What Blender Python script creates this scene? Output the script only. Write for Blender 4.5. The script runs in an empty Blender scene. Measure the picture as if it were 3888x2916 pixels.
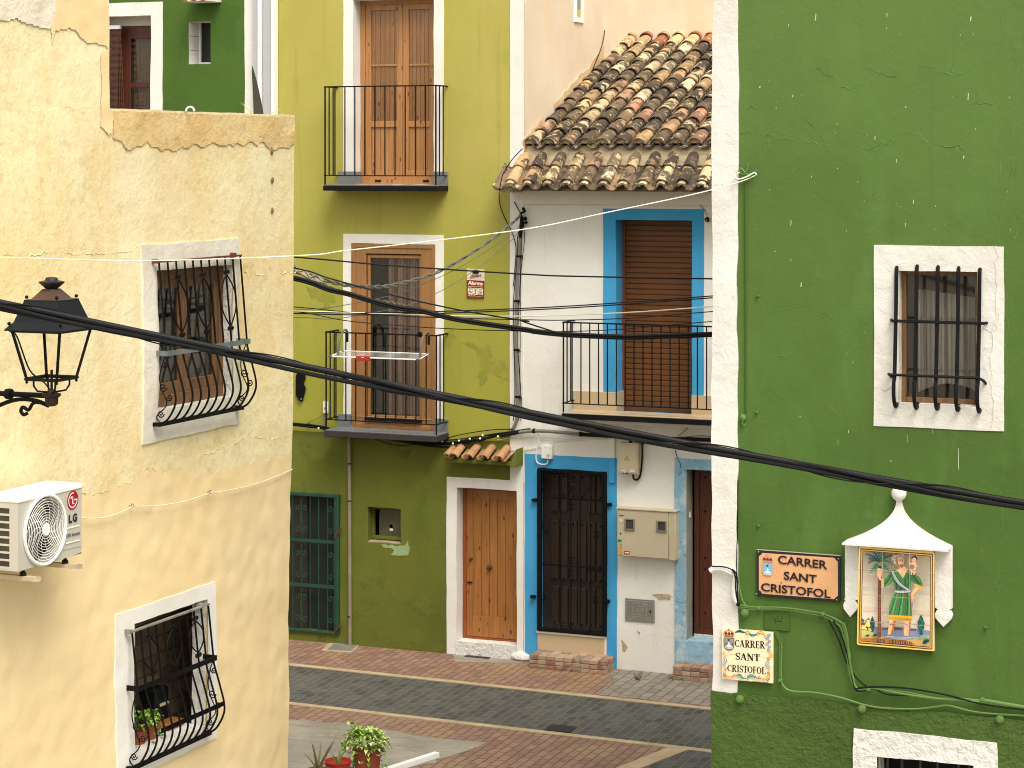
import bpy, math, random
from mathutils import Vector, Matrix, noise
random.seed(7)
S = bpy.context.scene
# ---------------------------------------------------------------- camera, sky, sun, exposure
FPX, CX, HY, CAMZ = 8316.0, 1944.0, 600.0, 6.07      # focal length, centre column and horizon row in photo pixels; camera height
cam = bpy.data.objects.new('camera', bpy.data.cameras.new('camera')); S.collection.objects.link(cam); S.camera = cam
cam.location = (0, 0, CAMZ); cam.rotation_euler = (math.radians(90), 0, 0)
cam.data.sensor_width = 36; cam.data.lens = 77; cam.data.shift_y = -(1458 - HY) / 3888.0
cam.data.clip_start = .1; cam.data.clip_end = 2000
W = bpy.data.worlds.new('World'); S.world = W; W.use_nodes = True
SUN_EL, SUN_AZ = 56, 158          # degrees; azimuth clockwise from +Y (the view direction)
wn = W.node_tree; bg = wn.nodes['Background']
sky = wn.nodes.new('ShaderNodeTexSky'); sky.sky_type = 'NISHITA'; sky.sun_disc = False
sky.sun_elevation = math.radians(SUN_EL); sky.sun_rotation = math.radians(SUN_AZ); sky.dust_density = 3; sky.air_density = 1.2
hs = wn.nodes.new('ShaderNodeHueSaturation'); hs.inputs['Saturation'].default_value = .22
tint = wn.nodes.new('ShaderNodeMix'); tint.data_type = 'RGBA'; tint.blend_type = 'MULTIPLY'; tint.inputs[0].default_value = 1
tint.inputs[7].default_value = (1.0, .965, .90, 1)     # overcast: the cloud deck is near white
wn.links.new(sky.outputs[0], hs.inputs['Color']); wn.links.new(hs.outputs[0], tint.inputs[6]); wn.links.new(tint.outputs[2], bg.inputs[0])
bg.inputs[1].default_value = .15
sl = bpy.data.lights.new('sun', 'SUN'); sl.energy = 1.5; sl.angle = math.radians(32); sl.color = (1, .93, .82)
so = bpy.data.objects.new('sun', sl); S.collection.objects.link(so)
_e, _a = math.radians(SUN_EL), math.radians(SUN_AZ)
sd = Vector((math.sin(_a) * math.cos(_e), math.cos(_a) * math.cos(_e), math.sin(_e)))
so.rotation_euler = (-sd).to_track_quat('-Z', 'Y').to_euler(); so.location = sd * 60
S.view_settings.view_transform = 'Standard'; S.view_settings.look = 'None'; S.view_settings.gamma = 1
S.view_settings.exposure = .85
S.cycles.filter_width = 1.05; S.cycles.max_bounces = 8; S.cycles.transparent_max_bounces = 12

# ---------------------------------------------------------------- helpers
def lin(c): c = c / 255.0; return c / 12.92 if c <= .04045 else ((c + .055) / 1.055) ** 2.4
def C(r, g, b, k=1.0): return (lin(r) * k, lin(g) * k, lin(b) * k, 1)
def crop(x0, y0, s): return lambda x, y: (x0 + x * s, y0 + y * s)
K0 = crop(0, 0, 1)
K1 = crop(0, 0, .5907); K2 = crop(0, 880, .5545); K3 = crop(0, 1750, .703); K4 = crop(1000, 0, .5426); K5 = crop(1850, 0, .5426)
K6 = crop(1000, 850, .5426); K7 = crop(1850, 700, .6028); K8 = crop(1080, 1600, .5425); K9 = crop(1900, 1600, .6028)
K10 = crop(1080, 2350, .7776); K11 = crop(2650, 0, .6027); K12 = crop(2650, 900, .6027); K13 = crop(2650, 1850, .6425)
D1 = crop(3180, 1850, .3917); D2 = crop(2700, 2060, .3377); D3 = crop(1980, 1740, .4338); D4 = crop(0, 1800, .2532)
D5 = crop(1740, 1000, .0964); D6 = crop(1120, 2700, .2622)

class Frame:                        # a vertical plane in the street: u runs along it, d runs into it, z is up
    def __init__(s, x, y, deg):
        s.o = Vector((x, y, 0)); s.a = math.radians(deg)
        s.u = Vector((math.cos(s.a), math.sin(s.a), 0)); s.d = Vector((-math.sin(s.a), math.cos(s.a), 0))
    def U(s, p, dep=0):             # measured point of the photograph -> (u, z) on the plane at depth dep
        r = Vector(((p[0] - CX) / FPX, 1, (HY - p[1]) / FPX))
        t = (s.o.dot(s.d) + dep) / r.dot(s.d)
        w = r * t
        return ((w - s.o).dot(s.u), w.z + CAMZ)
    def W(s, u, d, z): return s.o + s.u * u + s.d * d + Vector((0, 0, z))
FAR = Frame(0, 26.5, -21.6)         # the row across the street
RGT = Frame(1.357, 14, -21.6)       # green house at right
YEL = Frame(-1.883, 19, 66.7)       # yellow house at left
WLD = Frame(0, 0, 0)

def fu(F, px, dep=0): return F.U((px, 1500), dep)[0]
def fz(F, px, py, dep=0): return F.U((px, py), dep)[1]

class MB:
    def __init__(s): s.v = []; s.f = []; s.m = []; s.c = []; s.mi = 0; s.col = None
    def V(s, p): s.v.append(tuple(p)); return len(s.v) - 1
    def F(s, idx): s.f.append(tuple(idx)); s.m.append(s.mi); s.c.append(s.col or (1, 1, 1, 1))
    def quad(s, *p): s.F([s.V(q) for q in p])
    def box(s, u0, u1, d0, d1, z0, z1):
        i = [s.V(p) for p in ((u0, d0, z0), (u1, d0, z0), (u1, d1, z0), (u0, d1, z0), (u0, d0, z1), (u1, d0, z1), (u1, d1, z1), (u0, d1, z1))]
        for q in ((0, 3, 2, 1), (4, 5, 6, 7), (0, 1, 5, 4), (1, 2, 6, 5), (2, 3, 7, 6), (3, 0, 4, 7)): s.F([i[k] for k in q])
        return s
    def prism(s, poly, d0, d1):     # polygon of (u,z) extruded along d
        a = [s.V((p[0], d0, p[1])) for p in poly]; b = [s.V((p[0], d1, p[1])) for p in poly]; n = len(poly)
        s.F(a); s.F(b[::-1])
        for i in range(n): s.F((a[i], b[i], b[(i + 1) % n], a[(i + 1) % n]))
        return s
    def slab(s, poly, z0, z1):      # polygon of (u,d) extruded along z
        a = [s.V((p[0], p[1], z1)) for p in poly]; b = [s.V((p[0], p[1], z0)) for p in poly]; n = len(poly)
        s.F(a); s.F(b[::-1])
        for i in range(n): s.F((a[i], b[i], b[(i + 1) % n], a[(i + 1) % n]))
        return s
    def tube(s, pts, r, seg=6, closed=False, flat=None):
        pts = [Vector(p) for p in pts]; n = len(pts)
        rr = r if isinstance(r, (list, tuple)) else [r] * n
        rings = []; up = None
        for i, p in enumerate(pts):
            a = pts[i - 1] if (i > 0 or closed) else p; b = pts[(i + 1) % n] if (i < n - 1 or closed) else p
            t = (b - a).normalized() if (b - a).length > 1e-9 else Vector((0, 0, 1))
            if up is None: up = Vector((0, 0, 1)) if abs(t.z) < .9 else Vector((0, 1, 0))
            x = up.cross(t)
            if x.length < 1e-6: x = Vector((1, 0, 0)).cross(t)
            x.normalize(); y = t.cross(x); up = y
            rings.append([s.V(p + (x * math.cos(k * 2 * math.pi / seg + .3) + y * math.sin(k * 2 * math.pi / seg + .3)) * rr[i]) for k in range(seg)])
        m = n if closed else n - 1
        for i in range(m):
            A, B = rings[i], rings[(i + 1) % n]
            for k in range(seg): s.F((A[k], A[(k + 1) % seg], B[(k + 1) % seg], B[k]))
        if not closed: s.F(rings[0][::-1]); s.F(rings[-1])
        return s
    def lathe(s, c, prof, seg=14, axis='z'):   # prof = [(r, h)]
        rings = []
        for r, h in prof:
            ring = []
            for k in range(seg):
                a = 2 * math.pi * k / seg; x, y = r * math.cos(a), r * math.sin(a)
                p = (c[0] + x, c[1] + y, c[2] + h) if axis == 'z' else ((c[0] + x, c[1] + h, c[2] + y) if axis == 'd' else (c[0] + h, c[1] + x, c[2] + y))
                ring.append(s.V(p))
            rings.append(ring)
        for A, B in zip(rings, rings[1:]):
            for k in range(seg): s.F((A[k], A[(k + 1) % seg], B[(k + 1) % seg], B[k]))
        s.F(rings[0][::-1]); s.F(rings[-1]); return s
    def ball(s, c, r, seg=10, sq=1):
        return s.lathe(c, [(r * max(.02, math.sin(math.pi * k / 7)), -r * sq * math.cos(math.pi * k / 7)) for k in range(8)], seg)
    def ribbon(s, pts, w, d0, d1):  # stroke of (u,z) points with width(s), as short thick prisms
        ww = w if isinstance(w, (list, tuple)) else [w] * len(pts); L = []; R = []
        for i, p in enumerate(pts):
            a = pts[max(i - 1, 0)]; b = pts[min(i + 1, len(pts) - 1)]
            dx, dy = b[0] - a[0], b[1] - a[1]; l = math.hypot(dx, dy) or 1
            nx, ny = -dy / l * ww[i] / 2, dx / l * ww[i] / 2
            L.append((p[0] + nx, p[1] + ny)); R.append((p[0] - nx, p[1] - ny))
        for i in range(len(pts) - 1): s.prism([L[i], L[i + 1], R[i + 1], R[i]], d0, d1)
        return s

class Thing:
    def __init__(s, F, base, name, label=None, cat=None, group=None, kind=None):
        s.F = F; s.b = Vector(base); o = bpy.data.objects.new(name, None); S.collection.objects.link(o); s.o = o
        o.empty_display_size = .2; o.location = F.W(*base); o.rotation_euler = (0, 0, F.a)
        tag(o, label, cat, group, kind)
    def part(s, name, mb, mats, parent=None, bevel=0, smooth=35, label=None):
        o = mesh_obj(name, mb, mats, s.b, bevel, smooth); o.parent = parent or s.o
        if label: o['label'] = label
        return o
def tag(o, label=None, cat=None, group=None, kind=None):
    for k, v in (('label', label), ('category', cat), ('group', group), ('kind', kind)):
        if v: o[k] = v
def mesh_obj(name, mb, mats, base=Vector((0, 0, 0)), bevel=0, smooth=35):
    me = bpy.data.meshes.new(name); b = Vector(base)
    me.from_pydata([tuple(Vector(v) - b) for v in mb.v], [], mb.f)
    for m in (mats if isinstance(mats, (list, tuple)) else [mats]): me.materials.append(m)
    me.polygons.foreach_set('material_index', mb.m)
    if any(c != (1, 1, 1, 1) for c in mb.c):
        at = me.color_attributes.new('Col', 'FLOAT_COLOR', 'CORNER'); arr = []
        for p in me.polygons: arr += list(mb.c[p.index]) * p.loop_total
        at.data.foreach_set('color', arr)
    me.polygons.foreach_set('use_smooth', [True] * len(me.polygons)); me.set_sharp_from_angle(angle=math.radians(smooth))
    me.update(); o = bpy.data.objects.new(name, me); S.collection.objects.link(o)
    if bevel:
        md = o.modifiers.new('bevel', 'BEVEL'); md.width = bevel; md.segments = 2; md.limit_method = 'ANGLE'; md.angle_limit = math.radians(40)
    return o
def single(F, base, name, mb, mats, label, cat, group=None, kind=None, bevel=0, smooth=35):   # a thing that is one mesh
    o = mesh_obj(name, mb, mats, Vector(base), bevel, smooth); o.location = F.W(*base); o.rotation_euler = (0, 0, F.a)
    tag(o, label, cat, group, kind); return o

def catmull(P, n=6):
    P = [Vector(p) for p in P]; out = []
    for i in range(len(P) - 1):
        a, b, c, d = P[max(i - 1, 0)], P[i], P[i + 1], P[min(i + 2, len(P) - 1)]
        for k in range(n):
            t = k / n
            out.append(.5 * ((2 * b) + (c - a) * t + (2 * a - 5 * b + 4 * c - d) * t * t + (3 * b - a - 3 * c + d) * t ** 3))
    out.append(P[-1]); return out
def spiral(cu, cz, r, turns, a0=0, sgn=1, n=22, d=0):
    return [(cu + r * (1 - .86 * k / n) * math.cos(a0 + sgn * turns * 2 * math.pi * k / n), d, cz + r * (1 - .86 * k / n) * math.sin(a0 + sgn * turns * 2 * math.pi * k / n)) for k in range(n + 1)]
def jag(poly, amp, step, seed=0, fq=9):
    out = []; n = len(poly)
    for i in range(n):
        a, b = Vector(poly[i]), Vector(poly[(i + 1) % n]); k = max(1, int((b - a).length / step))
        for j in range(k):
            p = a.lerp(b, j / k); q = Vector((p.x * fq + seed, p.y * fq, seed * 1.7))
            out.append((p.x + amp * noise.noise(q), p.y + amp * noise.noise(q + Vector((31, 7, 5)))))
    return out

# ---------------------------------------------------------------- materials (all procedural)
def mat(name):
    m = bpy.data.materials.new(name); m.use_nodes = True; return m, m.node_tree, m.node_tree.nodes['Principled BSDF']
def N(t, kind, **k):
    n = t.nodes.new(kind)
    for a, b in k.items():
        if a in ('ins',):
            for i, v in b.items(): n.inputs[i].default_value = v
        else: setattr(n, a, b)
    return n
def coords(t, scale=(1, 1, 1), rot=(0, 0, 0), loc=(0, 0, 0)):
    tc = t.nodes.new('ShaderNodeTexCoord'); mp = t.nodes.new('ShaderNodeMapping'); mp.inputs['Scale'].default_value = scale
    mp.inputs['Rotation'].default_value = rot; mp.inputs['Location'].default_value = loc
    t.links.new(tc.outputs['Object'], mp.inputs[0]); return mp.outputs[0]
def nz(t, co, scale, detail=4, rough=.55, dist=0):
    n = N(t, 'ShaderNodeTexNoise', ins={'Scale': scale, 'Detail': detail, 'Roughness': rough, 'Distortion': dist}); t.links.new(co, n.inputs['Vector']); return n.outputs['Fac']
def ramp(t, f, lo, hi):
    r = N(t, 'ShaderNodeMapRange', ins={1: lo, 2: hi}); t.links.new(f, r.inputs[0]); return r.outputs[0]
def mixc(t, f, a, b):
    m = N(t, 'ShaderNodeMix', data_type='RGBA')
    for s_, v in ((0, f), (6, a), (7, b)):
        if hasattr(v, 'is_linked'): t.links.new(v, m.inputs[s_])
        else: m.inputs[s_].default_value = v
    return m.outputs[2]
def mul(t, a, k):
    m = N(t, 'ShaderNodeMath', operation='MULTIPLY'); t.links.new(a, m.inputs[0])
    if hasattr(k, 'is_linked'): t.links.new(k, m.inputs[1])
    else: m.inputs[1].default_value = k
    return m.outputs[0]
def bump(t, b, h, dist, strength=1, prev=None):
    n = N(t, 'ShaderNodeBump', ins={'Strength': strength, 'Distance': dist}); t.links.new(h, n.inputs['Height'])
    if prev: t.links.new(prev.outputs[0], n.inputs['Normal'])
    t.links.new(n.outputs[0], b.inputs['Normal']); return n

def plaster(name, c1, c2, big=.8, bsc=9, bd=.006, fine=60, fd=.0012, stains=(), rough=.92, streak=None):
    m, t, b = mat(name); co = coords(t)
    col = mixc(t, ramp(t, nz(t, co, big, 5), .35, .65), c1, c2)
    for sc, lo, hi, c, st in stains:
        col = mixc(t, mul(t, ramp(t, nz(t, coords(t, sc if isinstance(sc, tuple) else (sc, sc, sc), loc=(lo * 9, 3, hi * 5)), 1, 7, .6, .4), lo, hi), st), col, c)
    t.links.new(col, b.inputs['Base Color']); b.inputs['Roughness'].default_value = rough; b.inputs['Specular IOR Level'].default_value = .25
    p = bump(t, b, nz(t, co, bsc, 6, .6, .3), bd); bump(t, b, nz(t, co, fine, 4, .7), fd, 1, p); return m
def flat(name, c, rough=.6, metal=0, var=.12, bd=0, bs=40, spec=.4):
    m, t, b = mat(name); co = coords(t); dark = tuple(x * (1 - var) for x in c[:3]) + (1,)
    t.links.new(mixc(t, ramp(t, nz(t, co, 7, 5), .3, .7), c, dark), b.inputs['Base Color'])
    b.inputs['Roughness'].default_value = rough; b.inputs['Metallic'].default_value = metal; b.inputs['Specular IOR Level'].default_value = spec
    if bd: bump(t, b, nz(t, co, bs, 4), bd)
    return m
def wood(name, c1, c2, knot=None, gsc=1.0, rough=.5, kden=.70):
    m, t, b = mat(name); co = coords(t, (14 * gsc, 14 * gsc, .9 * gsc)); g = nz(t, co, 2.2, 6, .6, 1.2)
    col = mixc(t, ramp(t, g, .3, .7), c1, c2)
    col = mixc(t, mul(t, ramp(t, nz(t, coords(t, (60, 60, 1.5)), 1.5, 4), .45, .75), .35), col, tuple(x * .6 for x in c2[:3]) + (1,))
    if knot:
        v = N(t, 'ShaderNodeTexVoronoi', ins={'Scale': 1.0}); t.links.new(coords(t, (13, 9, 5.5)), v.inputs['Vector'])
        k = N(t, 'ShaderNodeMapRange', ins={1: .20, 2: .10}); t.links.new(v.outputs['Distance'], k.inputs[0])
        sel = ramp(t, nz(t, coords(t, (5, 5, 3)), 1, 2), .42, .5)
        col = mixc(t, mul(t, k.outputs[0], sel), col, knot)
    t.links.new(col, b.inputs['Base Color']); b.inputs['Roughness'].default_value = rough; bump(t, b, g, .002); return m
def glassm(name, tintc=(.55, .55, .52, 1), refl=.16):
    m, t, b = mat(name); t.nodes.remove(b); out = t.nodes['Material Output']
    tr = N(t, 'ShaderNodeBsdfTransparent', ins={0: tintc}); gl = N(t, 'ShaderNodeBsdfGlossy', ins={'Roughness': .04, 'Color': (.8, .8, .8, 1)})
    fr = N(t, 'ShaderNodeLayerWeight', ins={'Blend': .12}); ad = N(t, 'ShaderNodeMath', operation='ADD'); ad.inputs[1].default_value = refl
    mx = N(t, 'ShaderNodeMixShader'); t.links.new(fr.outputs['Fresnel'], ad.inputs[0]); t.links.new(ad.outputs[0], mx.inputs[0])
    t.links.new(tr.outputs[0], mx.inputs[1]); t.links.new(gl.outputs[0], mx.inputs[2]); t.links.new(mx.outputs[0], out.inputs[0]); return m
def vcol(name, rough=.35, grime=0, gcol=None, bd=.0, spec=.4):
    m, t, b = mat(name); a = N(t, 'ShaderNodeVertexColor', layer_name='Col'); col = a.outputs[0]
    if grime: col = mixc(t, mul(t, ramp(t, nz(t, coords(t), 14, 6), .45, .7), grime), col, gcol or (.3, .25, .2, 1))
    t.links.new(col, b.inputs['Base Color']); b.inputs['Roughness'].default_value = rough; b.inputs['Specular IOR Level'].default_value = spec
    if bd: bump(t, b, nz(t, coords(t), 30, 4), bd)
    return m
def pavers(name, c1, c2, mortar, extra=None, bw=.2, bh=.1, rot=90, mort=.006, wear=None):
    m, t, b = mat(name); co0 = coords(t, rot=(0, 0, math.radians(rot)))
    wob = N(t, 'ShaderNodeTexNoise', ins={'Scale': 2.0, 'Detail': 2}); t.links.new(co0, wob.inputs['Vector'])
    sub = N(t, 'ShaderNodeVectorMath', operation='MULTIPLY_ADD'); sub.inputs[1].default_value = (.035, .035, 0); t.links.new(wob.outputs['Color'], sub.inputs[0]); t.links.new(co0, sub.inputs[2])
    br = N(t, 'ShaderNodeTexBrick', ins={'Color1': c1, 'Color2': c2, 'Mortar': mortar, 'Scale': 1, 'Mortar Size': mort, 'Mortar Smooth': .3, 'Bias': 0, 'Brick Width': bw, 'Row Height': bh})
    t.links.new(sub.outputs[0], br.inputs['Vector']); col = br.outputs['Color']
    if extra: col = mixc(t, mul(t, ramp(t, nz(t, coords(t), 1.1, 3), .5, .62), .7), col, mixc(t, br.outputs['Fac'], extra, mortar))
    col = mixc(t, mul(t, ramp(t, nz(t, coords(t), 3, 7, .65), .5, .8), .5), col, wear or (.25, .22, .19, 1))
    col = mixc(t, mul(t, ramp(t, nz(t, coords(t, loc=(5, 5, 5)), 9, 6, .7), .55, .75), .45), col, (.05, .045, .04, 1))
    t.links.new(col, b.inputs['Base Color']); b.inputs['Roughness'].default_value = .85; b.inputs['Specular IOR Level'].default_value = .25
    inv = N(t, 'ShaderNodeMath', operation='SUBTRACT'); inv.inputs[0].default_value = 1; t.links.new(br.outputs['Fac'], inv.inputs[1])
    p = bump(t, b, inv.outputs[0], .008); bump(t, b, nz(t, coords(t), 25, 5), .005, 1, p); return m

M = {}
M['yellow'] = plaster('yellow_plaster', C(250, 239, 194, .86), C(250, 226, 172, .84), .7, 8, .010, 34, .0042,
    [((3, 3, 1.4), .46, .66, C(226, 196, 136), .6), ((16, 16, 13), .5, .68, C(214, 188, 134), .55), ((5, 5, 8), .56, .66, C(202, 172, 116), .35), ((2, 2, 2), .55, .7, C(226, 210, 160, .85), .5), ((.5, .5, .35), .45, .65, C(255, 246, 214, .88), .6)])
M['yellow_low'] = plaster('smooth_yellow_plaster', C(250, 228, 180, .86), C(250, 221, 168, .84), .5, 3, .008, 26, .0018,
    [((1.0, 1.0, .5), .5, .7, C(255, 228, 172, .86), .5)])
M['ochre'] = plaster('ochre_render', C(246, 220, 166, .82), C(236, 200, 138, .8), 1.6, 8, .015, 36, .005, [(7, .5, .66, C(190, 156, 104), .6)])
M['orange_patch'] = plaster('apricot_render', C(250, 224, 174, .85), C(246, 216, 162, .85), 1.5, 8, .005)
M['pale_patch'] = plaster('pale_limewash', C(250, 240, 222, .86), C(240, 226, 200, .84), 1.5, 14, .012, 40, .003, [(5, .55, .65, C(190, 180, 165), .4)])
M['white'] = plaster('white_limewash', C(244, 242, 236, .88), C(238, 234, 224, .87), 1.0, 8, .006, 50, .001, [((2, 2, .7), .56, .75, C(205, 196, 182), .35), ((8, 8, .6), .58, .78, C(196, 186, 168), .4), ((30, 30, 22), .66, .72, C(190, 180, 160), .4)])
M['white_rough'] = plaster('rough_white_render', C(242, 240, 235, .86), C(232, 228, 220, .84), 1.0, 22, .03, 60, .004, [(8, .6, .7, C(180, 170, 155), .3)])
M['olive'] = plaster('olive_paint', C(200, 188, 102, .78), C(188, 180, 88, .77), .55, 5, .004, 70, .0008,
    [((1.2, 1.2, .8), .55, .72, C(128, 152, 44), .5), ((7, 7, .5), .56, .75, C(160, 150, 70, .75), .45), ((5, 5, 3), .66, .74, C(150, 144, 60), .4)])
M['green'] = plaster('green_paint', C(100, 134, 61, .58), C(90, 123, 53, .57), .6, 4, .008, 50, .0014,
    [((9, 9, .5), .56, .74, C(84, 106, 50, .55), .45), ((6, 6, 5), .62, .7, C(120, 142, 84, .62), .4), ((2, 2, 1), .5, .75, C(110, 150, 72, .7), .5), ((1.4, 1.4, 1.8), .5, .7, C(78, 112, 40, .6), .5), ((30, 30, 6), .69, .73, C(130, 160, 110, .7), .5)])
M['green_rough'] = plaster('rough_green_render', C(102, 132, 62, .56), C(90, 118, 52, .55), .8, 26, .035, 60, .006)
M['green_dark'] = plaster('bottle_green_paint', C(86, 116, 48, .8), C(78, 108, 42, .8), .8, 5, .004, 60, .0008, [((1.5, 1.5, 1), .56, .6, C(58, 90, 34), .4)])
M['green_trim'] = flat('green_painted_trim', C(110, 148, 72, .66), .5, bd=.001)
M['cream'] = plaster('cream_render', C(244, 230, 206, .80), C(236, 216, 188, .78), .8, 5, .006, 50, .001, [((2.5, 2.5, .5), .52, .7, C(222, 190, 148), .4)])
M['rust_stain'] = plaster('weathered_render', C(232, 204, 164, .8), C(214, 178, 134, .8), 2.5, 10, .006, 50, .002, [(7, .55, .7, C(150, 118, 84), .5)])
M['mortar'] = plaster('eave_mortar', C(214, 196, 164, .8), C(180, 160, 128, .8), 3, 12, .012, 50, .004, [(6, .5, .68, C(120, 100, 75), .5)])
M['blue'] = plaster('blue_paint', C(76, 166, 216, .93), C(64, 156, 208, .93), 1.0, 5, .003, 60, .0006, [((3, 3, 1.5), .6, .72, C(90, 168, 214), .4)])
M['blue_pale'] = plaster('faded_blue_paint', C(158, 196, 216, .85), C(136, 182, 210, .85), 2.5, 10, .014, 50, .004, [(5, .5, .6, C(200, 205, 200), .6), (9, .6, .68, C(90, 85, 75), .4)])
M['black'] = flat('black_iron', C(10, 9, 9), .6, 0, .3, .0006, spec=.18)
M['black_paint'] = flat('black_painted_iron', C(12, 13, 15), .55, 0, .3, .0008, spec=.2)
M['cable'] = flat('black_cable_sheath', C(13, 15, 18), .55, 0, .35, .0006, 60, spec=.22)
M['glass_clear'] = glassm('clear_door_glass', (.97, .97, .96, 1), .015)
M['white_r'] = plaster('sunny_limewash', C(242, 240, 234, .79), C(232, 228, 218, .76), 1.2, 9, .012, 45, .002, [((3, 3, 1), .54, .72, C(214, 208, 196, .8), .5), ((14, 14, 10), .62, .7, C(200, 192, 178, .8), .4)])
M['grey_cable'] = flat('grey_cable_sheath', C(104, 106, 98), .5, 0, .2)
M['conduit'] = flat('grey_plastic_conduit', C(122, 118, 110), .5, 0, .15)
M['pipe'] = flat('weathered_pipe', C(150, 138, 122), .7, 0, .35, .001, 20)
M['white_paint'] = flat('white_enamel', C(240, 240, 236), .4, 0, .04)
M['white_plastic'] = flat('white_plastic', C(232, 230, 224), .45, 0, .05)
M['string'] = flat('cream_cord', C(236, 230, 206), .7, 0, .1)
M['wood_door'] = wood('honey_pine', C(190, 130, 66, .8), C(156, 98, 44, .8), C(84, 42, 18, .8), .8)
M['wood_knotty'] = wood('knotty_pine', C(192, 140, 86, .9), C(168, 114, 64, .9), C(92, 50, 26), 1.0, .45)
M['wood_oak'] = wood('oak_laminate', C(174, 126, 74, .86), C(152, 106, 58, .86), None, 1.2)
M['wood_old'] = wood('weathered_wood', C(150, 108, 68, .8), C(104, 72, 42, .8), C(60, 38, 22, .8), 1.3, .7)
M['wood_dark'] = wood('dark_stained_wood', C(72, 52, 34, .55), C(50, 34, 22, .55), None, .8, .5)
M['wood_red'] = wood('mahogany_stain', C(104, 52, 28, .8), C(74, 34, 18, .8), None, 1, .45)
M['shutter'] = flat('brown_roller_shutter', C(122, 74, 34, .8), .5, 0, .15)
M['glass'] = glassm('window_glass', (.86, .86, .84, 1), .05); M['glass_dark'] = glassm('dark_window_glass', (.4, .4, .38, 1), .08)
M['curtain'] = flat('net_curtain', C(190, 182, 172), .95, 0, .15); M['curtain_warm'] = flat('striped_curtain', C(190, 150, 130), .95, 0, .35)
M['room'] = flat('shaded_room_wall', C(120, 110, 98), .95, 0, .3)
M['tan_tile'] = flat('beige_ceramic_tile', C(205, 182, 148, .9), .45, 0, .08)
M['grey_tile'] = flat('grey_ceramic_tile', C(118, 122, 126), .4, 0, .15); M['slab_dark'] = flat('dark_balcony_slab', C(52, 48, 46), .7, 0, .3, .001)
M['balcony_tile'] = flat('dull_floor_tile', C(132, 120, 106), .6, 0, .25)
M['meter'] = flat('beige_polyester_cabinet', C(190, 178, 150), .55, 0, .08); M['grey_panel'] = flat('grey_cast_hatch', C(132, 128, 120), .6, .1, .2, .001)
M['gate_green'] = flat('green_painted_steel', C(34, 74, 56), .5, 0, .35, .001); M['mesh_dark'] = flat('dark_perforated_sheet', C(28, 36, 30), .7, 0, .3)
M['rust'] = flat('rusty_iron', C(120, 58, 40), .85, 0, .4, .002)
M['terracotta'] = flat('terracotta', C(160, 82, 56, .9), .8, 0, .2, .001); M['red_plastic'] = flat('red_plastic', C(178, 52, 40, .9), .6)
M['ceramic'] = vcol('glazed_tile_picture', .22); M['print'] = vcol('printed_surface', .5); M['enamel'] = vcol('lantern_paint', .5, .35, C(110, 70, 44), .001)
M['tile'] = vcol('lichened_roof_tile', .88, 0, None, .0)
def _tile():
    m = M['tile']; t = m.node_tree; b = t.nodes['Principled BSDF']; a = t.nodes['Color Attribute'] if 'Color Attribute' in t.nodes else [n for n in t.nodes if n.type == 'VERTEX_COLOR'][0]
    co = coords(t); big_ = N(t, 'ShaderNodeMath', operation='MULTIPLY_ADD'); big_.inputs[1].default_value = .9; t.links.new(nz(t, coords(t, loc=(4, 1, 6)), 1.3, 4, .6), big_.inputs[0]); t.links.new(nz(t, co, 8, 8, .62, .15), big_.inputs[2])
    col = mixc(t, ramp(t, big_.outputs[0], .92, .99), a.outputs[0], C(66, 56, 46))      # black lichen
    al = N(t, 'ShaderNodeMath', operation='MULTIPLY'); t.links.new(a.outputs['Alpha'], al.inputs[0]); al.inputs[1].default_value = 1
    col = mixc(t, al.outputs[0], a.outputs[0], col)
    col = mixc(t, mul(t, ramp(t, nz(t, coords(t, loc=(3, 9, 1)), 13, 7, .6), .59, .65), .6), col, C(226, 212, 168))
    col = mixc(t, mul(t, ramp(t, nz(t, coords(t, loc=(9, 2, 1)), 5, 4, .6), .5, .7), .5), col, C(96, 84, 68))
    t.links.new(col, b.inputs['Base Color']); bump(t, b, nz(t, co, 30, 6, .7), .012)
_tile()
M['tile_new'] = flat('clay_canopy_tile', C(196, 148, 106, .85), .8, 0, .35, .003, 25)
M['red_paver'] = pavers('red_pavers', C(164, 128, 108, .82), C(138, 106, 90, .82), C(106, 88, 76, .8), C(170, 138, 98, .8), wear=C(150, 132, 116, .8))
M['red_paver2'] = pavers('dull_red_pavers', C(162, 128, 108, .82), C(138, 108, 92, .82), C(98, 82, 70, .8), C(164, 138, 108, .8), wear=C(156, 142, 126, .8))
M['road_paver'] = pavers('charcoal_pavers', C(98, 97, 91, .82), C(74, 74, 70, .82), C(132, 126, 112, .85), None, .2, .1, 90, .005, wear=C(124, 120, 108, .85))
M['grey_paver'] = pavers('worn_grey_pavers', C(160, 150, 136, .8), C(140, 130, 118, .8), C(104, 96, 86, .8), None, .2, .12, 90, .006, wear=C(150, 140, 128))
M['step_brick'] = pavers('brick_step', C(184, 138, 112), C(160, 112, 92), C(190, 172, 146), None, .2, .1, 0, .008, wear=C(200, 182, 155))
M['kerb'] = plaster('cream_concrete_kerb', C(208, 188, 152, .72), C(190, 168, 132, .7), 3, 20, .004, 60, .001, [((4, 4, 4), .5, .7, C(160, 140, 112), .5)])
M['concrete'] = plaster('worn_concrete', C(176, 168, 152, .76), C(152, 144, 130, .74), 1.5, 10, .01, 50, .003, [((2, 6, 2), .5, .65, C(120, 112, 100), .55), (12, .6, .7, C(200, 188, 160), .4)])
M['leaf'] = vcol('green_leaf', .45)

M['brick_col'] = vcol('worn_brick', .9, .7, C(190, 172, 148, .8), .004)

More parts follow.
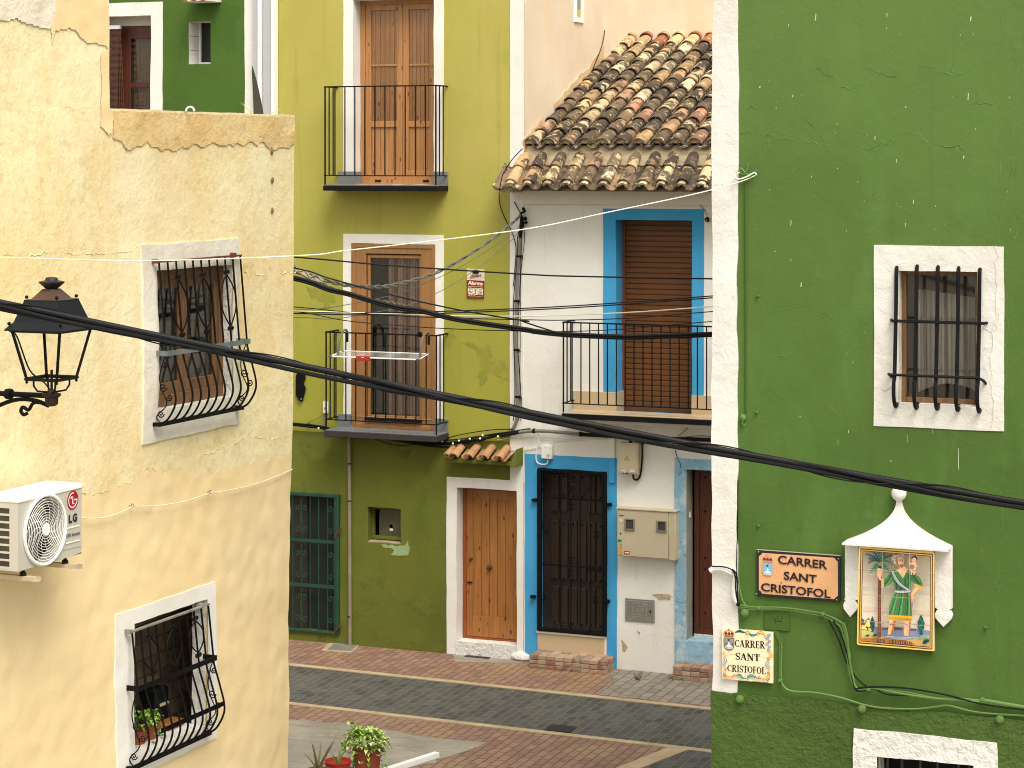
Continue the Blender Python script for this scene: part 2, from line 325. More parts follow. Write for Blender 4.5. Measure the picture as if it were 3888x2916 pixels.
def _olive():      # yellower at the top, greener and deeper lower down, in uneven patches
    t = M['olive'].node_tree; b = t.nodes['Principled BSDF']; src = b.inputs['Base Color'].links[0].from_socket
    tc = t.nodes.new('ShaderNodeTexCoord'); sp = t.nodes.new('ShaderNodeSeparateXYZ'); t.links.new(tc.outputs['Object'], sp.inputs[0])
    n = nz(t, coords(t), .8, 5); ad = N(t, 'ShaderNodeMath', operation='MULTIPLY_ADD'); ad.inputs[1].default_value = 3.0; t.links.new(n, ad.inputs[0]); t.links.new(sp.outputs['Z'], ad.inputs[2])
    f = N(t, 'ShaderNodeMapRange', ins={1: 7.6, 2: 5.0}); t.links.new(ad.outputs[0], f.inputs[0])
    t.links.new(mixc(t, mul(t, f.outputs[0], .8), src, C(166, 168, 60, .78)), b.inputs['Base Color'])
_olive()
def _light_ramp(key, z0, z1, c, amt, sc=1.1):      # wall's light gradient put into the colour by height, in uneven patches
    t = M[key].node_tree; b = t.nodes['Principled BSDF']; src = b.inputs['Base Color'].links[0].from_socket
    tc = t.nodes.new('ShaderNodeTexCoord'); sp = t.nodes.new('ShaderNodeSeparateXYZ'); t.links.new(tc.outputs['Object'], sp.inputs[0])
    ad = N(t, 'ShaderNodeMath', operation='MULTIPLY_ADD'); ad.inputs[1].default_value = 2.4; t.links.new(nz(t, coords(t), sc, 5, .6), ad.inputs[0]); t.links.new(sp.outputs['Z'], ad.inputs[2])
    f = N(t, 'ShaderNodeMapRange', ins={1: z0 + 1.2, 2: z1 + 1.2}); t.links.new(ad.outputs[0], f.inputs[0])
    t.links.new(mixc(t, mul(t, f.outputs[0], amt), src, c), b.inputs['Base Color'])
_light_ramp('green', 3.8, 7.2, C(120, 150, 80, .62), .6)
_light_ramp('green', 3.2, 1.8, C(84, 112, 46, .5), .6)

M['yellow_grime'] = plaster('grimy_yellow_plaster', C(240, 224, 176, .82), C(228, 208, 156, .8), 2, 6, .012, 30, .0035, [((5, 5, 5), .45, .62, C(250, 236, 190, .85), .85)])

# ---------------------------------------------------------------- wall builder: hand-plastered face with openings and reveals
def wob(u, z, k=1.0):
    q = Vector((u * .9, z * .9, 3.3)); f = Vector((u * 4.5, z * 4.5, 1.1))
    return (.006 * k * noise.noise(f), (.020 * noise.noise(q) + .004 * noise.noise(f * 1.4)) * k, .006 * k * noise.noise(f + Vector((9, 9, 9))))
def cuts(lo, hi, extra, step):
    xs = sorted(set([lo, hi] + [e for e in extra if lo < e < hi])); out = []
    for a, b in zip(xs, xs[1:]):
        n = max(1, int(math.ceil((b - a) / step)))
        out += [a + (b - a) * i / n for i in range(n)]
    return out + [hi]
def wall(mb, u0, u1, z0, z1, ops=(), back=4.0, d=0.0, step=.16, k=1.0, warp=None, closed=True, skirt=None):
    """ops: (ua, ub, za, zb, reveal depth); material 0 = face, 1 = reveals"""
    us = cuts(u0, u1, [e for o in ops for e in o[:2]], step); zs = cuts(z0, z1, [e for o in ops for e in o[2:4]], step)
    def P(u, z, dd=0.0):
        a, b, c = wob(u, z, k)
        p = (u + a, d + b + dd, z + c)
        return warp(p) if warp else p
    def hole(u, z): return any(o[0] < u < o[1] and o[2] < z < o[3] for o in ops)
    vid = {}
    def G(i, j):
        if (i, j) not in vid: vid[(i, j)] = mb.V(P(us[i], zs[j]))
        return vid[(i, j)]
    mb.mi = 0
    for i in range(len(us) - 1):
        for j in range(len(zs) - 1):
            if not hole((us[i] + us[i + 1]) / 2, (zs[j] + zs[j + 1]) / 2): mb.F((G(i, j), G(i + 1, j), G(i + 1, j + 1), G(i, j + 1)))
    mb.mi = 1
    for o_ in ops:
        ua, ub, za, zb, rd = o_[:5]
        if rd <= 0: continue
        mb.mi = o_[5] if len(o_) > 5 else 1
        uu = [u for u in us if ua - 1e-6 <= u <= ub + 1e-6]; zz = [z for z in zs if za - 1e-6 <= z <= zb + 1e-6]
        for c in (ua, ub):
            for a, b in zip(zz, zz[1:]): mb.quad(P(c, a), P(c, b), P(c, b, rd), P(c, a, rd))
        for c in (za, zb):
            for a, b in zip(uu, uu[1:]): mb.quad(P(a, c), P(b, c), P(b, c, rd), P(a, c, rd))
    mb.mi = 0; s = skirt if skirt is not None else back
    for c in (u0, u1):
        for a, b in zip(zs, zs[1:]): mb.quad(P(c, a), P(c, b), P(c, b, s), P(c, a, s))
    for c in (z0, z1):
        for a, b in zip(us, us[1:]): mb.quad(P(a, c), P(b, c), P(b, c, s), P(a, c, s))
    if closed: mb.quad(P(u0, z0, s), P(u1, z0, s), P(u1, z1, s), P(u0, z1, s))
    return mb
def band(u0, u1, z0, z1, hole=None, d=-.006, step=.16):     # painted or raised band round an opening, following the wall's unevenness
    mb = MB(); wall(mb, u0, u1, z0, z1, [hole + (0,)] if hole else [], d=d, closed=False, skirt=-d + .004, step=step); return mb
def patch(T, F, K, pts, name, m, d0=-.008, k=1.0, amp=.03, step=.04, seed=1, fq=14, st=.022):     # thin irregular stain or coat that follows the wall's unevenness
    q = jag([F.U(K(*p)) for p in pts], amp, step, seed, fq); n = len(q); s = MB(); u0, z0 = min(p[0] for p in q), min(p[1] for p in q); vid = {}
    def inside(x, z):
        r = False; j = n - 1
        for i in range(n):
            if (q[i][1] > z) != (q[j][1] > z) and x < (q[j][0] - q[i][0]) * (z - q[i][1]) / (q[j][1] - q[i][1]) + q[i][0]: r = not r
            j = i
        return r
    def Vv(i, j):
        if (i, j) not in vid: u, z = u0 + i * st, z0 + j * st; a, b, c = wob(u, z, k); vid[(i, j)] = s.V((u + a, b + d0, z + c))
        return vid[(i, j)]
    for i in range(int((max(p[0] for p in q) - u0) / st) + 1):
        for j in range(int((max(p[1] for p in q) - z0) / st) + 1):
            if inside(u0 + (i + .5) * st, z0 + (j + .5) * st): s.F((Vv(i, j), Vv(i + 1, j), Vv(i + 1, j + 1), Vv(i, j + 1)))
    return T.part(name, s, m, smooth=70)
def cableY(pts, Y0, Y1, r, seg=6, n=6):                      # hanging cable: photo points, distance runs Y0 -> Y1 left to right
    x0, x1 = pts[0][0], pts[-1][0]; P = []
    for x, y in pts:
        Y = Y0 + (Y1 - Y0) * (x - x0) / (x1 - x0); P.append(((x - CX) / FPX * Y, Y, (HY - y) / FPX * Y + CAMZ))
    return catmull(P, n)

# ================================================================= ground
def fline(d0): return lambda u: d0 - .034 * u
l1, l2 = fline(-1.27), fline(-2.91)
def strip(fa, fb, u0=-9, u1=9):        # between two street lines (u, d)
    return [(u0, fa(u0)), (u1, fa(u1)), (u1, fb(u1)), (u0, fb(u0))]
def gp(px, py, z=0):                   # photo point on the ground -> (u,d) of the far row
    Y = CAMZ * FPX / (py - HY); w = Vector(((px - CX) / FPX * Y, Y, 0)) - FAR.o; return (w.dot(FAR.u), w.dot(FAR.d))
def gstruct(name, poly, z, m, zb=None):
    mb = MB(); mb.slab(poly, zb if zb is not None else z - .02, z); return single(FAR, (0, 0, 0), name, mb, M[m], None, None, kind='structure')
g = MB(); g.quad((-150, -150, 0), (150, -150, 0), (150, 150, 0), (-150, 150, 0)); single(FAR, (0, 0, 0), 'ground', g, M['concrete'], None, None, kind='structure')
gstruct('pavement', strip(lambda u: .5, lambda u: l1(u) + .0), .004, 'red_paver')
gstruct('road', strip(lambda u: l1(u) - .10, lambda u: l2(u)), .004, 'road_paver')
gstruct('kerb_line', strip(l1, lambda u: l1(u) - .10), .012, 'kerb')
gstruct('kerb_line', strip(l2, lambda u: l2(u) - .10), .012, 'kerb')
q = [gp(*K10(*p)) for p in ((1640, 728), (1860, 642))]
dirv = Vector(q[0]) - Vector(q[1]); a_ = Vector(q[1]); b_ = a_ + dirv * 5
gstruct('plaza_pavement', [(-9, l2(-9) - .10), (a_.x + .05, l2(a_.x) - .10), (b_.x, b_.y), (-9, b_.y)], .004, 'red_paver2')
n_ = Vector((-dirv.y, dirv.x)).normalized() * .14
if n_.x < 0: n_ = -n_
gstruct('kerb_line', [(a_.x, l2(a_.x) - .102), (a_.x + n_.x * 1.6, l2(a_.x + n_.x * 1.6) - .102), (b_.x + n_.x, b_.y + n_.y), (b_.x, b_.y)], .012, 'kerb')
gstruct('side_road', [(a_.x + n_.x * 1.6, l2(a_.x) - .104), (9, l2(9) - .104), (9, b_.y), (b_.x + n_.x, b_.y)], .005, 'road_paver')
cp = [gp(*K10(*p)) for p in ((30, 498), (300, 512), (500, 545), (760, 590), (975, 608), (880, 650), (760, 690), (640, 730), (500, 800), (300, 900), (-500, 900), (-500, 520))]
mbp = MB(); mbp.slab(jag(cp, .09, .12, 3), -.01, .009); single(FAR, (0, 0, 0), 'concrete_patch', mbp, M['concrete'], None, None, kind='structure')
gstruct('worn_pavement', jag([gp(*K10(*p)) for p in ((1580, 262), (1720, 250), (2300, 330), (2300, 452), (2085, 428), (1740, 395), (1530, 372), (1600, 300))], .05, .1, 5), .007, 'grey_paver')
gstruct('worn_pavement', jag([gp(*K8(*p)) for p in ((255, 1606), (325, 1550), (520, 1570), (470, 1622))], .012, .1, 5), .009, 'kerb')
gstruct('worn_pavement', jag([gp(*K8(*p)) for p in ((1180, 1625), (1250, 1600), (1600, 1590), (1640, 1700), (1190, 1685))], .04, .1, 8), .008, 'concrete')
def cover(poly, label, name='manhole_cover', mats='grey_panel'):
    mb = MB(); mb.slab(poly, 0, .013)
    (x0, y0), (x1, y1), (x2, y2), (x3, y3) = poly
    for i in range(1, 8):
        t = i / 8; A = (x0 + (x3 - x0) * t, y0 + (y3 - y0) * t); B = (x1 + (x2 - x1) * t, y1 + (y2 - y1) * t)
        mb.tube([(A[0] * .96 + B[0] * .04, A[1] * .96 + B[1] * .04, .014), (A[0] * .04 + B[0] * .96, A[1] * .04 + B[1] * .96, .014)], .004, 4)
    c = poly[0]; single(FAR, (c[0], c[1], 0), name, mb, M[mats], label, 'manhole cover')
cover([gp(*K8(*p)) for p in ((300, 1604), (342, 1562), (512, 1572), (465, 1612))], 'pale iron inspection cover in the pavement by the downpipe foot')
cover([gp(*K8(*p)) for p in ((1258, 1652), (1310, 1618), (1475, 1632), (1430, 1668))], 'dark square drain cover in front of the pine door', mats='slab_dark')
cover([gp(*K10(*p)) for p in ((1268, 546), (1310, 520), (1428, 532), (1395, 560))], 'iron gutter grating at the edge of the dark paved road', 'road_grating', 'slab_dark')
# weeds at the foot of the walls
def tuft(px, py, label, n=26, h=.09, F=FAR):
    u, d = gp(px, py); mb = MB(); mb.col = C(80, 110, 40)
    for i in range(n):
        a = random.uniform(0, 6.28); r = random.uniform(0, .09); x, y = u + r * math.cos(a), d + r * .5 * math.sin(a); hh = h * random.uniform(.4, 1); w = .008
        dx, dy = random.uniform(-.05, .05), random.uniform(-.05, .02)
        mb.quad((x - w, y, 0), (x + w, y, 0), (x + dx + w * .6, y + dy, hh * .7), (x + dx - w * .6, y + dy, hh * .7)); mb.quad((x + dx - w * .6, y + dy, hh * .7), (x + dx + w * .6, y + dy, hh * .7), (x + dx * 1.8, y + dy * 1.5, hh), (x + dx * 1.8, y + dy * 1.5, hh))
    single(F, (u, d, 0), 'weed', mb, M['leaf'], label, 'weed', 'weeds at the foot of the walls')
tuft(*K8(270, 1545), 'green weed tuft at the wall foot below the green iron gate')
tuft(*K10(1722, 298), 'thin sprouting weed in the pavement before the grey hatch wall', 9, .12)
tuft(*K10(1905, 300), 'low weed beside the second brick step at right', 10, .06)

# ================================================================= OLIVE HOUSE
uc = fu(FAR, 1987); uL = fu(FAR, 1041); ub = fu(FAR, 1937)
O = Thing(FAR, (uL, 0, 0), 'town_house', 'tall olive green house with two iron balconies and a honey pine street door', 'house')
ud = (fu(FAR, 1342), fu(FAR, 1647)); zd0 = fz(FAR, 1440, 702, -.36); zd1 = fz(FAR, 1500, 2, .25)
ld = (fu(FAR, 1334), fu(FAR, 1653)); zl0 = fz(FAR, 1440, 1642, -.36); zl1 = fz(FAR, 1500, 926)
sd_ = (fu(FAR, 1736), fu(FAR, 1963)); zs1 = fz(FAR, 1850, 1857); zs0 = .16
sw = (fu(FAR, 1396), fu(FAR, 1523)); zw0 = fz(FAR, 1460, 2062); zw1 = fz(FAR, 1460, 1928)
gw = (uL + .02, fu(FAR, 1283)); zg0 = fz(FAR, 1200, 2395); zg1 = fz(FAR, 1250, 1880)
mb = MB(); wall(mb, uL, uc, 0, 10.6, [ud + (zd0, zd1, .27), ld + (zl0, zl1, .06), sd_ + (zs0, zs1, .2), sw + (zw0, zw1, .16, 2), gw + (zg0, zg1, .10, 2)], back=4.0)
MREV = plaster('reveal_white', C(238, 234, 230, .86), C(230, 226, 220, .85), 1, 6, .003)
M['olive_low'] = plaster('shaded_low_olive', C(140, 148, 60, .55), C(124, 132, 52, .53), .6, 5, .006, 60, .001, [((1.4, 1.4, .7), .48, .7, C(100, 122, 40, .55), .6), ((5, 5, 3), .66, .74, C(158, 158, 90, .6), .5), ((3, 3, 3), .6, .7, C(90, 96, 36, .5), .5)])
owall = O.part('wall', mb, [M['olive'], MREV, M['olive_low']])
# painted white bands
b1 = (fu(FAR, 1304), fu(FAR, 1685))
O.part('door_surround', band(b1[0], b1[1], zd0 + .16, zd1 + .12, ud + (zd0, zd1)), M['white'])
O.part('door_surround', band(b1[0], b1[1], zl0 + .14, fz(FAR, 1500, 890), ld + (zl0 - .1, zl1)), M['white'])
mb = MB(); wall(mb, fu(FAR, 1697), uc - .002, .0, fz(FAR, 1800, 1815), [sd_ + (-.1, zs1, 0)], d=-.007, closed=False, skirt=.01)
O.part('door_surround', mb, M['white'])
mb = MB(); wall(mb, ub, uc + .004, fz(FAR, 1960, 1823) - .02, 10.6, d=-.008, closed=False, skirt=.012); O.part('painted_corner_band', mb, M['white'])
# olive wall below the lower balcony: street-level shade put into a deeper colour
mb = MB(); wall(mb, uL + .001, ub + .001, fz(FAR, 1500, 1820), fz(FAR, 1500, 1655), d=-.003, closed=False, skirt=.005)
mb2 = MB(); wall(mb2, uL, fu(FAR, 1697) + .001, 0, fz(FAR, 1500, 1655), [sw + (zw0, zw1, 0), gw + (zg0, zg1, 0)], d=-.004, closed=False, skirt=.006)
O.part('lower_wall_shade', mb2, M['olive_low'])
mb3 = MB(); wall(mb3, fu(FAR, 1697), ub, fz(FAR, 1800, 1815), fz(FAR, 1500, 1655), d=-.0045, closed=False, skirt=.006); O.part('lower_wall_shade', mb3, M['olive_low'])
# light green filler patch
mb = MB(); mb.prism(jag([FAR.U(K8(*p)) for p in ((680, 858), (800, 872), (845, 862), (862, 838), (880, 880), (870, 940), (740, 936), (770, 900), (740, 884), (690, 882))], .016, .008, 2, 55), -.009, .004)
O.part('filler_patch', mb, plaster('pale_green_filler', C(170, 194, 146, .8), C(146, 170, 118, .8), 5, 20, .004))
# side wall over the neighbour's roof: the +u face of the house
SID = Frame(FAR.W(uc, 0, 0).x, FAR.W(uc, 0, 0).y, 90 - 21.6)
mb = MB(); sw_z0 = 5.6
wl = (SID.U(K5(605, 100))[0], SID.U(K5(663, 100))[0]); wz = SID.U(K5(635, 158))[1]
mb_ = MB(); wall(mb_, .02, 4.0, sw_z0, 10.6, [wl + (wz, wz + .9, .08)], d=-.012, closed=False, skirt=.02)
def to_far(m):      # SID coordinates -> FAR coordinates
    m.v = [(uc - y, x, z) for x, y, z in m.v]; return m
O.part('side_wall', to_far(mb_), [M['cream'], MREV])
mb = MB(); mb.box(wl[0] - .004, wl[0] + .05, -.03, .06, wz, wz + .9); mb.box(wl[1] - .05, wl[1] + .004, -.03, .06, wz, wz + .9); mb.box(wl[0] + .05, wl[1] - .05, -.03, .06, wz, wz + .06)
fr = O.part('side_window', to_far(mb), M['white_paint'])
mb = MB(); mb.box(wl[0] + .05, wl[1] - .05, .0, .01, wz + .06, wz + .9); O.part('pane', to_far(mb), flat('grey_green_pane', C(120, 128, 112), .1), fr)
mb = MB(); mb.prism(jag([SID.U(K5(*p)) for p in ((250, 990), (350, 850), (560, 610), (700, 470), (800, 330), (900, 270), (975, 240), (975, 330), (800, 480), (560, 780), (400, 960), (300, 1040), (252, 1060))], .04, .07, 4), -.018, .0)
O.part('damp_stain', to_far(mb), M['rust_stain'])
# black wire dropping on the side wall
mb = MB(); mb.tube(catmull([(SID.U(K5(*p))[0], -.03, SID.U(K5(*p))[1]) for p in ((828, -20), (815, 150), (790, 310), (745, 430), (700, 545), (690, 580))]), .006, 5); w_ = to_far(mb)
single(FAR, (uc, 1.5, 6), 'wall_wire', w_, M['cable'], 'thin black wire dropping down the cream side wall to the roof', 'wire')

def door_panels(T, mb_rails, u0, u1, z0, z1, d, m): pass
def rect_frame(mb, u0, u1, z0, z1, w, d0, d1, wt=None, wb=None):
    wt = w if wt is None else wt; wb = w if wb is None else wb
    mb.box(u0, u0 + w, d0, d1, z0, z1); mb.box(u1 - w, u1, d0, d1, z0, z1)
    mb.box(u0 + w, u1 - w, d0, d1, z1 - wt, z1); mb.box(u0 + w, u1 - w, d0, d1, z0, z0 + wb); return mb
# upper french doors
dd = .2; fr = MB(); rect_frame(fr, ud[0] - .01, ud[1] + .01, zd0, zd1 + .01, .075, dd, dd + .09, .06, .09)
bdoor = O.part('balcony_door', fr, M['wood_knotty'], bevel=.004)
X0, X1 = ud[0] + .065, ud[1] - .065; mid = fu(FAR, K4(972, 0)[0], dd)
zr = fz(FAR, 1450, K4(0, 870)[1], dd); zmu = fz(FAR, 1450, K4(0, 457)[1], dd)
for a, b in ((X0, mid - .004), (mid + .004, X1)):
    lf = MB(); rect_frame(lf, a, b, zd0 + .09, zd1 - .05, .075, dd + .015, dd + .06, .07, .09)
    lf.box(a + .075, b - .075, dd + .015, dd + .06, zr - .035, zr + .04)
    lf.box(a + .075, b - .075, dd + .025, dd + .05, zmu - .012, zmu + .012)
    L = O.part('door_leaf', lf, M['wood_knotty'], bdoor, bevel=.003)
    pn = MB(); nb = 6
    for k in range(nb):
        ua = a + .075 + (b - a - .15) * k / nb; pn.box(ua + .0015, ua + (b - a - .15) / nb - .0015, dd + .035, dd + .05, zd0 + .18, zr - .035)
    O.part('door_panel', pn, M['wood_knotty'], bdoor, bevel=.002)
    sh = MB()
    for k in range(nb):
        ua = a + .06 + (b - a - .12) * k / nb; sh.box(ua + .0015, ua + (b - a - .12) / nb - .0015, dd + .045, dd + .06, zr, zd1 - .06)
    O.part('inner_shutter', sh, M['wood_knotty'], bdoor, bevel=.002)
    gl = MB(); gl.box(a + .075, b - .075, dd + .034, dd + .038, zr + .04, zd1 - .12); O.part('pane', gl, M['glass_clear'], bdoor)
mb = MB()
for x in (K4(803, 0)[0], K4(1138, 0)[0]): uu = fu(FAR, x, dd); mb.box(uu - .04, uu + .04, dd - .008, dd, zd0 + .03, zd0 + .055)
O.part('vent_slot', mb, M['black'], bdoor)
# lower glazed door
dd = .012; lf = MB(); ca = (fu(FAR, K6(715, 0)[0]), fu(FAR, K6(1110, 0)[0])); zt = fz(FAR, 1500, K6(0, 212)[1]); zb = fz(FAR, 1500, K6(0, 1378)[1])
rect_frame(lf, ld[0], ld[1], zl0, zl1, ca[0] - ld[0], dd, dd + .08, zl1 - zt, zb - zl0)
lf2 = MB(); rect_frame(lf2, ld[0] + .004, ld[1] - .004, zl0 + .002, zl1 - .004, .05, dd - .012, dd + .02)
o = O.part('balcony_door', lf, M['wood_oak'], bevel=.005); O.part('architrave', lf2, M['wood_oak'], o, bevel=.004)
gi = (fu(FAR, K6(740, 0)[0]), fu(FAR, K6(1090, 0)[0])); lf = MB(); rect_frame(lf, ca[0] + .01, ca[1] - .01, zb + .02, zt - .012, gi[0] - ca[0] - .01, dd + .02, dd + .07)
O.part('door_leaf', lf, M['wood_oak'], o, bevel=.004)
gz0, gz1 = zb + .075, zt - .06
mb = MB(); mb.box(gi[0] - .01, gi[1] + .01, dd + .045, dd + .05, gz0 - .02, gz1 + .02); O.part('pane', mb, M['glass'], o)
mb = MB(); mb.box(ca[0], ca[1], -.04, .0, zb - .005, zb + .03); O.part('weather_bar', mb, M['black_paint'], o, bevel=.004)
mb = MB()      # striped curtain drawn to the right
nn = 46
for k in range(nn):
    t0, t1 = k / nn, (k + 1) / nn; ua = gi[0] + .22 + (gi[1] - gi[0] - .2) * t0; uc2 = gi[0] + .22 + (gi[1] - gi[0] - .2) * t1
    mb.col = [C(178, 150, 130, .8), C(150, 96, 76, .8), C(196, 178, 160, .8), C(120, 84, 72, .8), C(186, 160, 150, .8)][(k * 7 // 3) % 5]
    f = lambda t: .10 + .02 * math.sin(t * 40)
    mb.quad((ua, f(t0), gz0 - .05), (uc2, f(t1), gz0 - .05), (uc2, f(t1), gz1 + .05), (ua, f(t0), gz1 + .05))
O.part('curtain', mb, vcol('curtain_cloth', .95), o)
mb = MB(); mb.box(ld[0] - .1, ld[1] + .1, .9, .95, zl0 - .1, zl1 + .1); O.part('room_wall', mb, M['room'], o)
# balconies
def balcony(T, ul, ur, zt_, th, dep, rt, rb, nb, postz=0, tile='balcony_tile', edge='black_paint', name='balcony', side=(.33, .66), r=.0085, extra_end=True, skirt=None):
    s = MB(); s.box(ul, ur, -dep, -.002, zt_ - th, zt_ - .012); sl_ = T.part(name, s, M[edge], bevel=.006)
    s = MB(); n = 5
    for k in range(n):
        a = ul + .01 + (ur - ul - .02) * k / n; s.box(a + .002, a + (ur - ul - .02) / n - .002, -dep + .012, -.004, zt_ - .012, zt_)
    T.part('floor_tiles', s, M[tile], sl_, bevel=.002)
    e = .02; P = [(ul + e, .02), (ul + e, -dep + e), (ur - e, -dep + e), (ur - e, .02)]
    for z, nm, fl in ((rt, 'hand_rail', .013), (rb, 'lower_rail', .009)):
        s = MB()
        for a, b in zip(P, P[1:]):
            if a[0] == b[0]: s.box(a[0] - .012, a[0] + .012, min(a[1], b[1]), max(a[1], b[1]), z - fl * .6, z + fl * .6)
            else: s.box(a[0] - .012, b[0] + .012, a[1] - .012, a[1] + .012, z - fl * .6, z + fl * .6)
        T.part(nm, s, M['black'], sl_)
    us = [P[1][0] + (P[2][0] - P[1][0]) * k / (nb - 1) for k in range(nb)]
    spots = [(u, P[1][1], k in (0, nb - 1)) for k, u in enumerate(us)] + [(x, -dep + e + (dep - e) * t, False) for x in (P[0][0], P[3][0]) for t in side]
    for u, d, post in spots:
        s = MB(); s.tube([(u, d, rt - .004), (u, d, zt_ if post else rb)], r * (1.25 if post else 1), 6); T.part('baluster', s, M['black'], sl_)
    return sl_
DB = .36
ul_, ur_ = fu(FAR, 1226, -DB), fu(FAR, 1658, -DB)
zt_ = fz(FAR, 1440, 702, -DB); ba = balcony(O, ul_, ur_, zt_, .075, DB, fz(FAR, 1440, 327, -DB), fz(FAR, 1440, 667, -DB), 12, tile='balcony_tile')
zt2 = fz(FAR, 1440, 1642, -DB)
ul2, ur2 = fu(FAR, 1230, -DB), fu(FAR, 1660, -DB)
bb = balcony(O, ul2, ur2, zt2, .085, DB, fz(FAR, 1440, 1268, -DB), fz(FAR, 1440, 1603, -DB), 12, tile='grey_tile', edge='slab_dark')
for z, o_, bnd, dd_ in ((zd0, ud, b1, .26), (zl0, ld, b1, .03)):   # tiled skirting blocks at the door feet
    for a, b in ((bnd[0] - .06, o_[0]), (o_[1], bnd[1] + .06)):
        s = MB(); s.box(a, b, -.028, .01, z - .03, z + .16)
        if a < o_[0] and dd_ > .1: s.box(o_[0] - .0, o_[0] + .02, -.026, dd_, z - .03, z + .158)
        O.part('skirting_tile', s, M['grey_tile'], bevel=.003)
# small recessed window
s = MB(); rect_frame(s, sw[0] - .0, sw[1] - .0, zw0 + .02, zw1 - .005, .035, .12, .16, .04, .045)
w_ = O.part('window', s, M['olive_low'], bevel=.004)
ga, gb, za, zb_ = sw[0] + .09, sw[1] - .035, zw0 + .065, zw1 - .045
cx_, cz_ = ga + (gb - ga) * .5, za + (zb_ - za) * .36; ring = []; nseg = 20
for k in range(nseg):
    a = 2 * math.pi * k / nseg; rr = .024 * random.uniform(.6, 1.5); ring.append((cx_ + rr * math.cos(a), cz_ + rr * math.sin(a)))
s = MB(); out = []
for k in range(nseg):
    a = 2 * math.pi * k / nseg; c_, s_ = math.cos(a), math.sin(a); t = min((gb - cx_) / abs(c_) if c_ > 0 else (cx_ - ga) / max(abs(c_), 1e-6), (zb_ - cz_) / abs(s_) if s_ > 0 else (cz_ - za) / max(abs(s_), 1e-6)); out.append((cx_ + c_ * t, cz_ + s_ * t))
for k in range(nseg):
    a, b = ring[k], ring[(k + 1) % nseg]; c, d_ = out[(k + 1) % nseg], out[k]; s.quad((a[0], .145, a[1]), (b[0], .145, b[1]), (c[0], .145, c[1]), (d_[0], .145, d_[1]))
O.part('broken_pane', s, flat('dusty_pane', C(92, 88, 66), .3, 0, .4), w_, label='dusty broken pane with a hole')
s = MB(); s.prism(jag([(cx_ - .015, cz_ - .05), (cx_ + .03, cz_ - .05), (cx_ + .02, cz_ - .02), (cx_ - .02, cz_ - .025)], .006, .01), .135, .142); O.part('paper_scrap', s, M['white_plastic'], w_)
s = MB(); s.box(sw[0] + .003, sw[1] - .003, .004, .12, zw0 - .004, zw0 + .012); O.part('sill', s, M['mortar'], w_)
# green iron gate with perforated sheet
GT = MB(); gu0, gu1 = gw[0], fu(FAR, K8(385, 0)[0], -.03); gz0, gz1 = fz(FAR, 1270, K8(0, 1490)[1], -.03), fz(FAR, 1270, K8(0, 512)[1], -.03)
rect_frame(GT, gu0, gu1, gz0, gz1, .045, -.05, .0, .04, .03)
GT.box(fu(FAR, K8(355, 0)[0], -.03) - .012, gu1 - .046, -.04, .0, gz0 + .03, gz1 - .04)
gate = O.part('iron_gate', GT, M['gate_green'], bevel=.004)
s = MB(); s.box(gu0, gu1 - .05, .085, .1, gz0 + .01, gz1 - .01); O.part('perforated_sheet', s, M['mesh_dark'], gate)
s = MB(); s.box(gu0, gu0 + (gu1 - gu0) * .46, .06, .082, gz0 + .02, gz1 - .02); O.part('inner_door', s, flat('brown_inner_door', C(52, 46, 36), .6), gate)
rails = [fz(FAR, 1200, K8(0, y)[1], -.03) for y in (838, 1152)]
for z in rails:
    s = MB(); s.box(gu0 + .045, gu1 - .045, -.035, -.01, z - .02, z + .02); O.part('cross_rail', s, M['gate_green'], gate)
bx = [fu(FAR, K8(x, 0)[0], -.02) for x in (-5, 58, 118, 180, 240, 302)]
for u in bx:
    s = MB(); s.tube([(u, -.02, gz0 + .03), (u, -.02, gz1 - .04)], .008, 6); O.part('bar', s, M['gate_green'], gate)
for u, zc in [(u_, z_) for u_ in (bx[2], bx[5] + .085, bx[0]) for z_ in [fz(FAR, 1200, K8(0, y)[1], -.02) for y in (685, 1005, 1310)]]:
    for sg in ((-1, 1) if u == bx[2] else (-1,)):
        for up in (1, -1):
            s = MB(); c = (u + sg * .036 * 1.25, zc + up * .13)
            pts = spiral(c[0], c[1], .042, 1.3, math.pi / 2 * (1 + sg) if 0 else (0 if sg < 0 else math.pi), -sg * up, 20, -.02)
            s.tube([(u + sg * .008, -.02, zc)] + [(p[0], p[1], p[2]) for p in pts], .0065, 5); O.part('scroll', s, M['gate_green'], gate)
for (x, y) in ((380, 780), (375, 1455)):
    s = MB(); p0 = FAR.U(K8(x + 25, y - 35), -.06); p1 = FAR.U(K8(x - 28, y + 30), -.06)
    for k in range(7):
        t = k / 6; c = (p0[0] + (p1[0] - p0[0]) * t, -.06, p0[1] + (p1[1] - p0[1]) * t); rr = .011
        s.tube([(c[0] + rr * math.cos(a) * (1 if k % 2 else .4), c[1] + rr * math.cos(a) * (.4 if k % 2 else 1), c[2] + rr * 1.3 * math.sin(a)) for a in [i * math.pi / 4 for i in range(8)]], .004, 4, closed=True)
    O.part('rusty_chain', s, M['rust'], gate)
